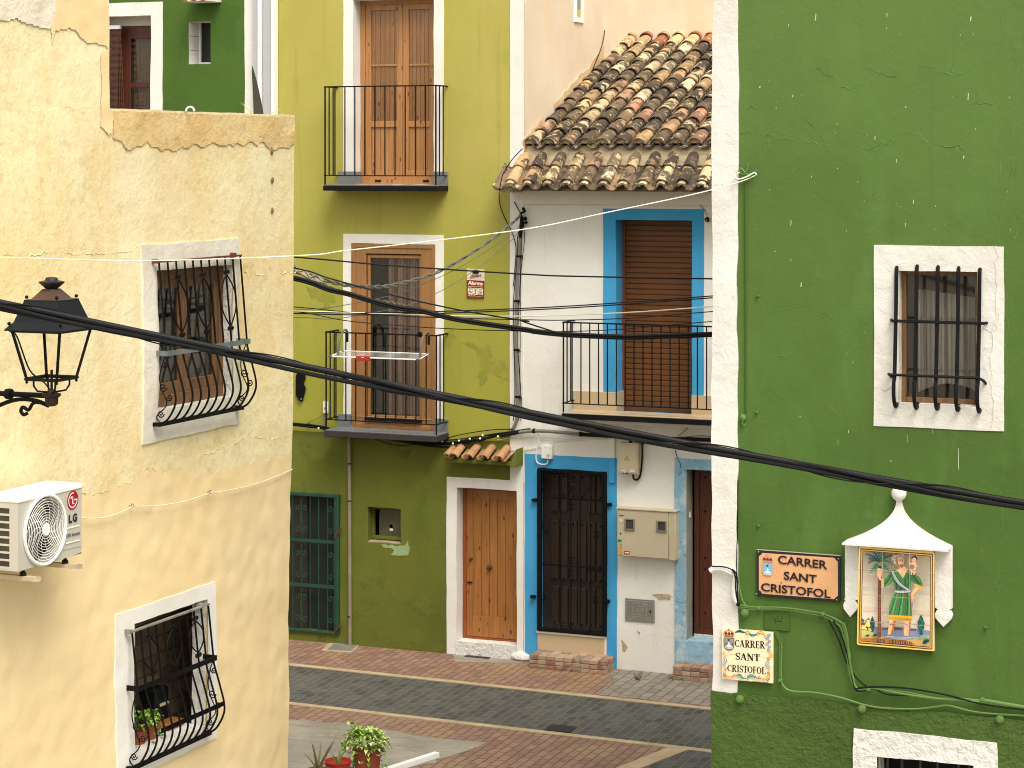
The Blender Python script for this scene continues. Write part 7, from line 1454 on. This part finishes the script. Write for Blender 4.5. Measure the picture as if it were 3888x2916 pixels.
T = wcable('wall_cable', 'green painted cable bundle descending right of the saint picture foot to the wall edge', [
    (H(K13, (870, 830)), [(850, 800), (868, 860), (880, 980), (895, 1080), (925, 1180), (990, 1200), (1100, 1195), (1250, 1215), (1400, 1245), (1550, 1250), (1700, 1265), (1927, 1295), (2100, 1320)], .0075, GL, .03),
    (H(K13, (870, 830)), [(862, 800), (882, 880), (892, 1000), (915, 1120), (945, 1190), (1050, 1190), (1200, 1220), (1400, 1248), (1600, 1262), (1927, 1305), (2100, 1330)], .0075, GL, .036),
    (H(K13, (770, 780)), [(770, 780), (830, 900), (880, 1040), (940, 1130), (1010, 1190)], .0045, M['cable'], .03),
    (H(K13, (810, 790)), [(800, 790), (850, 880), (900, 1060), (925, 1185), (960, 1205), (1040, 1195), (1120, 1225), (1250, 1230)], .0045, M['cable'], .038),
    (H(K13, (1000, 1180)), [(930, 1190), (1040, 1180), (1200, 1185), (1350, 1205), (1500, 1235), (1650, 1275), (1800, 1300), (1927, 1315), (2100, 1340)], .005, M['cable'], .042)])
s = MB(); p0, p1 = Rz(K13, 1680, 1258, -.035), Rz(K13, 2200, 1345, -.035); s.tube([(p0[0], -.035, p0[1]), (p1[0], -.035, p1[1])], .012, 8); T.part('conduit', s, GL)
T = wcable('wall_cable', 'single green cable dropping from the painted hatch and running along the plinth top', [
    (H(K13, (495, 920)), [(495, 920), (493, 1000), (492, 1130), (510, 1180), (560, 1205), (700, 1215), (850, 1245), (980, 1285), (1100, 1305), (1280, 1310), (1400, 1298), (1480, 1290), (1600, 1320), (1700, 1335), (1927, 1350), (2100, 1360)], .0065, GL, .026),
    (H(K13, (485, 920)), [(485, 915), (483, 1000), (482, 1140)], .005, GL, .02)])
for x, y in ((488, 1140), (360, 713), (738, 748), (1010, 1192), (1680, 1255)):
    c = Rz(K13, x, y, -.03); s = MB(); s.box(c[0] - .011, c[0] + .011, -.046, .0, c[1] - .009, c[1] + .009); T.part('cable_clip', s, GL, bevel=.002)
s = MB(); s.v = []; s.prism(jag([Rz(K13, *p, 0) for p in ((445, 845), (480, 850), (500, 880), (512, 905), (500, 915), (480, 925), (472, 900), (460, 870))], .012, .015, 6), -.008, .0); R.part('filler_patch', s, M['green'])
T = wcable('wall_cable', 'white plastic cable sleeve bending round the white corner band', [
    (H(D2, (30, 300)), [(-10, 318), (50, 290), (140, 300), (210, 330), (245, 350)], .019, M['white_plastic'], .05, 'sleeve'),
    (H(D2, (240, 350)), [(262, 300), (262, 420), (250, 520), (258, 620), (298, 695)], .013, M['white_plastic'], .028, 'sleeve'),
    (H(D2, (30, 270)), [(10, 268), (120, 270), (230, 305), (268, 380), (275, 520), (300, 690)], .0045, M['cable'], .075),
    (H(D2, (240, 300)), [(236, 300), (275, 340), (292, 450), (296, 560), (302, 690)], .0045, M['cable'], .07),
    (H(D2, (290, 0)), [(300, -700), (296, -200), (290, 100), (288, 300), (296, 460)], .004, M['cable'], .02),
    (H(D2, (300, 380)), [(306, 380), (320, 520), (350, 640), (392, 715)], .006, GL, .03)])
c = Rz(D2, 300, 698, -.05); s = MB(); s.ball((c[0], -.045, c[1]), .013, 8); T.part('tie', s, M['black'])
# ---- clothesline with its hook
T = Thing(RGT, (fu(RGT, 2870), 0, fz(RGT, 2870, 665)), 'clothesline', 'long cream cord stretched across the street from the green wall hook', 'cord')
def toF(F, pts): return [((Vector(p) - F.o).dot(F.u), (Vector(p) - F.o).dot(F.d), p[2]) for p in pts]
line = [(-700, 968)] + [K2(*p) for p in ((0, 175), (1000, 198), (2074, 162))] + [K6(560, 188), K6(1000, 140), K6(1843, 35), K7(740, 180), K7(1300, 62), K11(250, 1150), K11(368, 1103)]
s = MB(); s.tube(toF(RGT, cableY(line, 12.0, 13.93, .005)), .0034, 6); T.part('cord', s, M['string'])
s = MB(); s.tube(catmull([(a, -.035, b) for a, b in [Rz(K11, *p, -.035) for p in ((368, 1103), (355, 1088), (310, 1112), (262, 1128), (238, 1118), (236, 1100), (262, 1085))]]), .005, 6); T.part('loop', s, M['string'])
s = MB(); s.tube(catmull([(a, -.03, b) for a, b in [Rz(K11, *p, -.03) for p in ((250, 1095), (270, 1060), (300, 1085), (320, 1030))]]), .006, 6); s.tube([(a, -.03, b) for a, b in [Rz(K11, *p, -.03) for p in ((240, 1090), (370, 1103))]], .005, 5); c = Rz(K11, 315, 1035, -.02); s.ball((c[0], -.02, c[1]), .009, 8); T.part('hook', s, GL)

# ================================================================= overhead cables
def hang(name, label, parts_, cat='cable'):
    first = parts_[0]; P0 = cableY(first[0], first[1], first[2], 0)[0]; T = Thing(WLD, tuple(P0), name, label, cat)
    for pts, Ya, Yb, r, m, nm in parts_: s = MB(); s.tube(cableY(pts, Ya, Yb, r, n=8), r, 7); T.part(nm, s, m)
    return T
main = [(-2600, 700), (-500, 1045)] + [K2(0, 490), K2(500, 598), K2(1000, 715), K2(1500, 822), K2(2074, 912)] + [K6(430, 1015), K6(800, 1098), K6(1200, 1205), K6(1500, 1268), K6(1843, 1325)] + [K7(400, 1468), K7(800, 1540), K7(1100, 1590)] + [K12(0, 1310), K12(500, 1428), K12(1000, 1525), K12(1500, 1592), K12(2054, 1672), K12(2700, 1760), (5200, 2120), (6600, 2300)]
import numpy as np
_c = np.polyfit([p[0] / 1000 for p in main], [p[1] for p in main], 4); main = [(x, float(np.polyval(_c, x / 1000))) for x in range(-2600, 6700, 300)]
thick = Thing(WLD, tuple(cableY(main, 9, 9.4, 0)[0]), 'overhead_cable', 'thick black twisted cable bundle sweeping diagonally across the whole view', 'cable')
P0 = cableY(main, 9, 9.4, 0, n=10); s = MB(); s.tube([p + Vector((0, 0, .004)) for p in P0], .0135, 10); thick.part('main_strand', s, M['cable'])
s = MB(); s.tube([p + Vector((0, -.004, -.017 - .005 * math.sin(i * .16))) for i, p in enumerate(P0)], .0105, 8); thick.part('strand', s, M['cable'])
s = MB(); s.tube([p + Vector((0, .018 * math.cos(i * .11), -.005 + .016 * math.sin(i * .11))) for i, p in enumerate(P0)], .008, 8); thick.part('strand', s, M['cable'])
s = MB(); s.tube([p + Vector((0, -.022 * math.cos(i * .22), -.004 + .026 * math.sin(i * .22))) for i, p in enumerate(P0)], .003, 5); thick.part('binding_wire', s, M['cable'])
YA, YB = 19.34, 18.9
def ext(pts, l=(880,), r=True):
    a, b = pts[0], pts[1]; k = (b[1] - a[1]) / (b[0] - a[0]); out = [(900, a[1] - (a[0] - 900) * k * .6)] + pts
    if r: a, b = pts[-2], pts[-1]; k = (b[1] - a[1]) / (b[0] - a[0]); out += [(3260, b[1] + (3260 - b[0]) * k)]
    return out
bk = M['cable']
b2 = ext([K6(265, 385), K6(450, 450), K6(600, 485), K6(750, 530), K6(950, 580), K6(1100, 600), K6(1300, 650), K6(1500, 685), K6(1843, 735), K7(300, 920), K7(500, 940), K7(850, 955), K7(1100, 950), K7(1430, 938)])
T = hang('overhead_cable', 'thick black sagging cable crossing in front of both balconies', [(b2, YA, YB, .016, bk, 'main_strand'), ([(x, y + 9) for x, y in b2], YA, YB, .012, bk, 'strand')])
tw_ = [K6(330, 372), K6(450, 440), K6(600, 492), K6(750, 532), K6(900, 558), K6(990, 578)]; Pt = cableY(tw_, YA, YA, 0, n=10); s = MB(); s.tube([p + Vector((0, .014 * math.cos(i * .9), .014 * math.sin(i * .9) - .0)) for i, p in enumerate(Pt)], .009, 6); s.tube([p + Vector((0, -.014 * math.cos(i * .9), -.014 * math.sin(i * .9))) for i, p in enumerate(Pt)], .008, 6); T.part('twisted_strand', s, flat('mossy_cable', C(112, 110, 84), .7, 0, .5))
Pt = cableY([K6(200, 310), K6(270, 345), K6(340, 385), K6(420, 405)], YA, YA, 0, n=6); s = MB(); s.tube(Pt, .022, 8); s.tube([p + Vector((0, -.02, .03 + .02 * math.sin(i))) for i, p in enumerate(Pt)], .007, 6); T.part('splice_sleeve', s, flat('dirty_white_tape', C(196, 186, 162), .7, 0, .5))
for lab, pts, r, m, rr_ in (
    ('straight thin black cable passing just above the alarm sign', [K6(265, 236), K6(900, 292), K6(1843, 353), K7(600, 580), K7(1430, 595)], .007, bk, True),
    ('black wire slanting down from the yellow house corner to the white house balcony', [K6(280, 322), K6(460, 380), K6(900, 498), K6(1400, 608), K6(1843, 680), K7(220, 862), K7(450, 938)], .0068, bk, False),
    ('thin dark wire pair rising gently towards the green house', [K6(262, 615), K6(700, 624), K6(1250, 612), K6(1843, 590), K7(700, 755), K7(1430, 702)], .0055, bk, True),
    ('thin black wire nearly level under the pale cord', [K6(262, 585), K6(700, 628), K6(1200, 655), K6(1843, 671), K7(500, 855), K7(900, 842), K7(1430, 800)], .0045, bk, True),
    ('pale thin cord crossing the blue window surround', [K6(268, 612), K6(600, 620), K6(900, 630), K6(1400, 645), K6(1843, 645), K7(600, 820), K7(1000, 800), K7(1430, 768)], .0052, M['string'], True),
    ('lowest thin wire hanging across the lower olive balcony rail height', [K6(270, 620), K6(600, 680), K6(1100, 722), K6(1500, 742), K6(1843, 751), K7(400, 928), K7(800, 915), K7(1430, 862)], .0042, bk, True)):
    T = hang('overhead_wire', lab, [(ext(pts, r=rr_), YA, YB, r, m, 'wire')], 'wire')
    if 'pair' in lab: s = MB(); s.tube(cableY([(x, y + 7) for x, y in ext(pts)], YA, YB, 0), r, 6); T.part('wire', s, m)
Yf = 26.25
tp = [(940, 995)] + [K6(265, 345), K6(400, 385), K6(560, 425), K6(700, 438), K6(850, 438), K6(1000, 408), K6(1200, 345), K6(1400, 240), K6(1600, 108), K6(1740, -5), K7(210, 195)]
T = Thing(WLD, tuple(cableY(tp, 19.4, Yf, 0)[0]), 'overhead_cable', 'grey twisted pair cable looping up to the white house eave bracket', 'cable'); Pt = cableY(tp, 19.4, Yf, 0, n=14)
for sg in (1, -1): s = MB(); s.tube([p + Vector((0, .013 * sg * math.cos(i * .55), .013 * sg * math.sin(i * .55))) for i, p in enumerate(Pt)], .0105, 6); T.part('strand', s, M['grey_cable'])
for lab, pts in (('thin grey wire rising to the eave bracket, upper of the two', [K6(262, 600), K6(500, 580), K6(900, 500), K6(1100, 430), K6(1400, 290), K6(1740, 70), K7(205, 250)]), ('thin grey wire rising to the eave bracket, lower of the two', [K6(262, 655), K6(480, 665), K6(750, 625), K6(1050, 555), K6(1350, 410), K6(1600, 230), K6(1740, 110), K7(208, 280)])):
    a = pts[0]; hang('overhead_wire', lab, [([(900, a[1] + 6)] + pts, 19.4, Yf, .004, M['grey_cable'], 'wire')], 'wire')

# ---- cables fixed to the far facades
def fpts(K, pts, d): return [(a, -d, b) for a, b in [FAR.U(K(*p), -d) for p in pts]]
T = Thing(FAR, (uL + .5, 0, 3), 'facade_cable', 'tangled black cable bundle with white clips sagging under the lower olive balcony', 'cable')
base = ((-40, 10), (80, 22), (280, 45), (430, 88), (620, 100), (820, 132), (1000, 150), (1180, 152), (1350, 122), (1500, 92), (1640, 70), (1720, 62))
for k, (dy, d, r) in enumerate(((0, .05, .014), (-9, .06, .010), (9, .045, .011), (16, .06, .007), (-18, .05, .006), (24, .055, .005))):
    s = MB(); s.tube(catmull(fpts(K8, [(x, y + dy * (1 if 900 < x < 1500 else .45) + 5 * math.sin(k * 3 + x * .01)) for x, y in base], d), 6), r, 6); T.part('strand', s, bk)
s = MB(); s.tube(catmull(fpts(K8, [(560, 95), (760, 165), (950, 160), (1100, 175)], .05)), .005, 5); s.tube(catmull(fpts(K8, [(1050, 140), (1250, 90), (1450, 60), (1600, 55)], .05)), .006, 5); T.part('strand', s, bk)
for x, y in ((1105, 138), (1222, 135), (1298, 122), (1388, 98), (1370, 120), (1495, 105), (240, 48), (1180, 155)): p = FAR.U(K8(x, y), -.07); s = MB(); s.ball((p[0], -.075, p[1]), .014, 8); T.part('clip', s, M['white_plastic'])
p = FAR.U(K8(170, 8), -.06); s = MB(); s.ball((p[0], -.06, p[1]), .02, 8); s.tube(catmull(fpts(K8, [(165, 8), (230, -20), (290, -60)], .05)), .004, 5); T.part('green_plug', s, GL)
T = Thing(FAR, (fu(FAR, 1965), 0, 3), 'cable_conduit', 'grey vertical conduit with black clamps on the white corner of the street row', 'conduit')
cp_ = ((208, 330), (203, 420), (192, 560), (184, 760), (182, 1000), (186, 1200), (192, 1400), (182, 1490), (150, 1550), (90, 1580))
s = MB(); s.tube(catmull(fpts(K7, cp_, .035), 6), .0195, 9); T.part('conduit', s, M['conduit'])
s = MB(); s.tube(catmull(fpts(K7, [(218, 205), (215, 260), (208, 335)], .04)), .022, 8); T.part('cable_head', s, M['black'])
for off, r in ((-16, .005), (14, .0045), (24, .004)):
    s = MB(); s.tube(catmull(fpts(K7, [(222, 210)] + [(x + off + 4 * math.sin(y * .01 + off), y) for x, y in cp_[:8]], .03)), r, 5); T.part('wire', s, bk)
for y, x in ((453, 200), (735, 184), (1043, 182), (1338, 190)): p = FAR.U(K7(x, y), -.05); s = MB(); s.box(p[0] - .035, p[0] + .035, -.058, .0, p[1] - .012, p[1] + .012); T.part('clamp', s, M['black'], bevel=.003); s = MB(); s.lathe((p[0] + .045, -.03, p[1]), [(.01, 0), (.01, .012)], 7, 'd'); T.part('screw', s, M['white_plastic'])
T = Thing(FAR, (fu(FAR, 1985), 0, 5), 'eave_bracket', 'black iron hook and insulators under the left end of the eave', 'bracket')
s = MB(); s.tube(catmull(fpts(K7, [(225, 150), (238, 170), (215, 180), (200, 205)], .05)), .012, 6); s.tube(fpts(K7, [(170, 110), (200, 165), (225, 210)], .02), .006, 5)
for x, y, r in ((228, 155, .022), (240, 215, .026), (225, 245, .024), (245, 240, .02), (210, 200, .02)): p = FAR.U(K7(x, y), -.06); s.ball((p[0], -.06, p[1]), r, 8)
T.part('hook', s, M['black'])
s = MB(); s.tube(catmull(fpts(K7, [(75, 50), (78, 120), (105, 200), (150, 290), (180, 390), (175, 520), (165, 640)], .03)), .006, 5); T.part('wire', s, bk); s = MB(); s.tube(catmull(fpts(K5, [(248, 1040), (180, 1110), (110, 1220), (84, 1340)], .5)), .006, 5); T.part('wire', s, bk)
T = Thing(FAR, (fu(FAR, 2020), 0, 3), 'cable_conduit', 'grey horizontal conduit under the white house balcony', 'conduit')
s = MB(); s.tube(catmull(fpts(K9, [(118, 68), (210, 60), (300, 62), (400, 70), (500, 80)], .06)), .022, 9); T.part('conduit', s, M['conduit'])
for dy, r in ((0, .016), (-8, .009), (9, .008)): s = MB(); s.tube(catmull(fpts(K9, [(0, 90 + dy), (60, 78 + dy), (125, 66 + dy)], .06)), r, 6); s.tube(catmull(fpts(K9, [(495, 80 + dy), (700, 92 + dy), (950, 108 + dy), (1200, 112 + dy), (1500, 125 + dy)], .05)), r * .9, 6); T.part('strand', s, bk)
for x, y in ((212, 60), (505, 80), (820, 122), (895, 128)): p = FAR.U(K9(x, y), -.06); s = MB(); s.lathe((p[0], -.06, p[1]), [(.03, -.014), (.03, .014)], 9, 'u'); T.part('clamp', s, M['black'])
for pts in (((30, 185), (200, 170), (400, 110), (560, 100)), ((240, 110), (420, 120), (560, 112), (700, 110)), ((-20, 115), (200, 100), (420, 108), (600, 108)), ((1120, 90), (1160, 60), (1180, 40)), ((1100, 110), (1250, 90), (1340, 100))): s = MB(); s.tube(catmull(fpts(K9, pts, .012)), .0045, 5); T.part('wire', s, M['white_plastic'] if pts[0][0] < 300 else M['grey_cable'])
# thin cord pinned along the yellow wall
T = Thing(YEL, (-1.5, 0, 3), 'string_line', 'thin white cord held by small rings along the yellow wall', 'cord')
rings = ((300, 320), (440, 308), (715, 245), (1135, 172), (1580, 45)); P_ = [YEL.U(K3(*p), -.03) for p in rings]; pts = []
for a, b in zip(P_, P_[1:]):
    for k in range(8): t = k / 8; pts.append((a[0] + (b[0] - a[0]) * t, -.03, a[1] + (b[1] - a[1]) * t - .07 * 4 * t * (1 - t) * .5))
pts.append((P_[-1][0], -.03, P_[-1][1])); s = MB(); s.tube(pts, .004, 5); T.part('cord', s, M['string'])
for a in P_[1:]: 
    if a is P_[1]: continue
    s = MB(); s.tube([(a[0] + .013 * math.cos(t), -.03, a[1] + .006 + .013 * math.sin(t)) for t in [k * .7 for k in range(9)]], .003, 5, True); s.tube([(a[0] + .012, -.03, a[1]), (a[0] + .012, .01, a[1])], .003, 5); T.part('ring', s, flat('grey_wire_ring', C(110, 104, 84), .5, .4))

# ---- drying rack on the lower olive balcony
DR = Thing(FAR, (fu(FAR, 1450, -DB), -DB, 3.9), 'drying_rack', 'white folding clothes rack hooked over the lower olive balcony rail', 'drying rack')
zr_ = fz(FAR, 1450, K6(0, 915)[1], -.6); a0, a1 = fu(FAR, K6(600, 0)[0], -.40), fu(FAR, K6(1160, 0)[0], -.40); f0, f1 = -.395, -.70
zf = fz(FAR, K6(740, 0)[0], K6(0, 938)[1], f1); 
c0, c1 = fu(FAR, K6(470, 0)[0], f1), fu(FAR, K6(1085, 0)[0], f1); c2, c3 = c0 + .0, c1
s = MB(); s.tube([(c0 + .02, f0, zf + .045), (c1, f0, zf + .045)], .006, 8); s.tube([(c0, f1, zf), (c1, f1, zf)], .0085, 8); s.tube([(c0, f1, zf), (c0, f0, zf + .045)], .006, 8); s.tube([(c1, f1, zf), (c1, f0, zf + .045)], .006, 8); fr_ = DR.part('frame', s, M['white_paint'])
for k in range(1, 6): d = f1 + (f0 - f1) * k / 6; zq = zf + .045 * k / 6; s = MB(); s.tube([(c0, d, zq), (c1, d, zq)], .0017, 5); DR.part('line', s, M['white_paint'], fr_)
s = MB()
for u, d in ((c0, f1), (c1, f1), (c1, f0), (c0, f0)): zq = zf + (.045 if d == f0 else 0); s.box(u - .03, u + .03, d - .012, d + .012, zq - .011, zq + .011)
DR.part('corner', s, M['grey_cable'], fr_, bevel=.005)
zh = fz(FAR, K6(560, 0)[0], K6(0, 760)[1], -.4)
for u in (c0 + .055, c1 - .02):
    s = MB(); s.tube(catmull([(u, f1 + .1, zf), (u, f1 + .11, zf + .12), (u, f1 + .15, zh - .05), (u, f0 - .05, zh + .03), (u, f0 + .03, zh + .02), (u, f0 + .05, zh - .02)]), .0135, 8); DR.part('hanging_arm', s, M['grey_cable'])
    s = MB(); s.box(u - .012, u + .012, f0 + .03, f0 + .06, zh - .12, zh - .01); DR.part('hook_pad', s, M['black'], bevel=.005)
s = MB(); uu = fu(FAR, K6(700, 0)[0], f1); s.box(uu - .09, uu + .09, f1 - .02, f1 + .015, zf - .035, zf + .018); tg = DR.part('red_clip', s, M['red_plastic'], bevel=.004)
s = MB(); s.box(uu - .015, uu + .015, f1 - .023, f1 - .019, zf + .002, zf + .010); DR.part('clip_mark', s, M['white_paint'], tg)
s = MB(); u = fu(FAR, K6(1090, 0)[0], -.36); zz = fz(FAR, 1590, K6(0, 775)[1], -.36); s.box(u - .022, u + .022, -.37, -.32, zz - .03, zz + .03); DR.part('rail_clamp', s, M['black'], bevel=.004)

# ================================================================= pots, bar, terrace plant
def wpos(px, Yd): return (px - CX) / FPX * Yd
x = wpos(1394, 21.3); T = Thing(WLD, (x, 21.3, 0), 'potted_plant', 'trailing bright green leafy plant in the largest terracotta pot', 'plant', 'pots on the paving by the yellow house')
pot(T, (x, 21.3, 0), .142, .325, M['terracotta']); s = MB(); VG = [C(164, 190, 84), C(190, 208, 110), C(112, 152, 56), C(84, 126, 44), C(206, 218, 140), C(96, 140, 50)]
rb_ = random.Random(4); bush(s, (x - .02, 21.3, .37), .2, 240, VG, .06, .055, rb_, .75, .12)
for k in range(9):
    a = rb_.uniform(0, 6.28); 
    for j in range(5): leaf(s, (x + (.15 + j * .008) * math.cos(a), 21.3 + (.15 + j * .008) * math.sin(a), .33 - j * .05), a, .05, .045, rb_.choice(VG), -.5)
T.part('foliage', s, M['leaf'])
s = MB(); s.col = C(130, 150, 70)
for k in range(16):
    a = rb_.uniform(0, 6.28); e = rb_.uniform(.1, 1.3); s.tube(catmull([(x, 21.3, .3), (x + .1 * math.cos(a), 21.3 + .1 * math.sin(a), .3 + .14 * e), (x + .2 * math.cos(a), 21.3 + .2 * math.sin(a), .3 + .17 * e)], 4), .0035, 4)
s.tube(catmull([(x, 21.3, .4), (x - .1, 21.3, .5), (x - .17, 21.3, .55)], 4), .0035, 4); T.part('stems', s, M['leaf'])
s = MB(); leaf(s, (x - .17, 21.3, .55), 2.6, .07, .06, VG[0]); leaf(s, (x - .15, 21.3, .56), 5.6, .07, .06, VG[2]); T.part('sprig', s, M['leaf'])
def blades(T, c, lst, m, nm='blade', col=None):
    for (dx, dy, h, w, bend) in lst:
        s = MB(); s.col = col; n = 8
        for k in range(n):
            def pt(t, sg):
                cx_ = c[0] + dx * (t + bend * t * t * 0) ; return Vector((c[0] + dx * t ** 1.3 + sg * w * (1 - t) ** .7 * (1 if abs(dy) < .2 else .8), c[1] + dy * t ** 1.3, c[2] + h * (t - bend * t * t)))
            t0, t1 = k / n, (k + 1) / n; a, b, c_, d = pt(t0, -1), pt(t0, 1), pt(t1, 1), pt(t1, -1); off = Vector((0, w * .6 * (1 - t0), 0)); off1 = Vector((0, w * .6 * (1 - t1), 0)); m0, m1 = (a + b) / 2 + off, (c_ + d) / 2 + off1
            s.quad(a, m0, m1, d); s.quad(m0, b, c_, m1); s.quad(a, b, c_, d)
        T.part(nm, s, m)
AL = C(112, 124, 84); AL2 = C(104, 82, 70)
x = wpos(1283, 21.05); T = Thing(WLD, (x, 21.05, 0), 'potted_plant', 'red plastic pot with a few stiff green blades beside the largest pot', 'plant', 'pots on the paving by the yellow house'); pot(T, (x, 21.05, 0), .128, .28, M['red_plastic'])
blades(T, (x, 21.05, .24), [(.10, 0, .22, .014, .3), (-.14, .05, .2, .010, .2), (.03, .05, .16, .022, 0), (-.17, 0, .12, .008, .5), (.16, -.03, .1, .01, .6), (-.05, -.05, .14, .012, .2)], M['leaf'], col=C(96, 130, 62))
x = wpos(1207, 20.75); T = Thing(WLD, (x, 20.75, 0), 'potted_plant', 'spiky grey green aloe with purplish tips at the bottom edge', 'plant', 'pots on the paving by the yellow house'); pot(T, (x, 20.75, 0), .13, .27, M['terracotta'])
blades(T, (x, 20.75, .24), [(.17, .02, .33, .022, .05), (-.05, 0, .27, .022, -.05), (.03, .05, .30, .018, 0), (-.15, .02, .26, .016, .25), (-.2, -.03, .12, .016, .7), (.10, -.04, .17, .016, .2), (-.1, .07, .18, .016, .3), (.22, .0, .1, .014, .8), (.0, -.08, .14, .02, .2)], M['leaf'], col=AL)
blades(T, (x, 20.74, .24), [(-.06, -.02, .31, .012, -.02), (.18, .0, .37, .012, .02), (-.22, -.03, .14, .01, .7)], M['leaf'], col=AL2)
a = Vector((wpos(1660, 22.15), 22.15)); dv = Vector((-.41, -.5)).normalized(); nv = Vector((-dv.y, dv.x)) * .034; b = a + dv * 2.6; s = MB(); s.slab([tuple(a - nv), tuple(b - nv), tuple(b + nv), tuple(a + nv)], .009, .066)
single(WLD, (a.x, a.y, 0), 'metal_beam', s, M['white_paint'], 'white square metal beam lying on the plaza paving near the pots', 'beam', bevel=.006)
# plant and hoop on the yellow terrace
tx = wpos(985, 19.05); T = Thing(WLD, (tx, 19.05, 5.9), 'potted_plant', 'spiky variegated plant with one tall dark leaf behind the parapet end', 'plant'); 
s = MB(); s.lathe((tx, 19.05, YPAR - .35), [(.1, 0), (.13, .3), (.14, .3), (.12, .27)], 16); T.part('pot', s, M['terracotta'])
bz = YPAR - .08; blades(T, (tx, 19.05, bz), [(-.065, .0, .52, .05, 0)], M['leaf'], 'dark_blade', C(48, 50, 40)); blades(T, (tx, 19.0, bz), [(-.165, 0, .20, .013, 0), (.215, 0, .17, .014, .12), (.215, .02, .14, .01, .25), (.18, .0, .11, .012, .5), (.15, .03, .12, .010, .3)], M['leaf'], 'blade', C(170, 184, 70))
cx_ = wpos(722, 17.35); s = MB(); s.tube([(cx_ + .032 * math.cos(t), 17.35, YPAR - .0 + .034 * math.sin(t)) for t in [math.pi * k / 8 for k in range(9)]], .009, 8); single(WLD, (cx_, 17.35, YPAR), 'pipe_hoop', s, M['white_plastic'], 'small white pipe hoop on top of the yellow parapet', 'pipe')
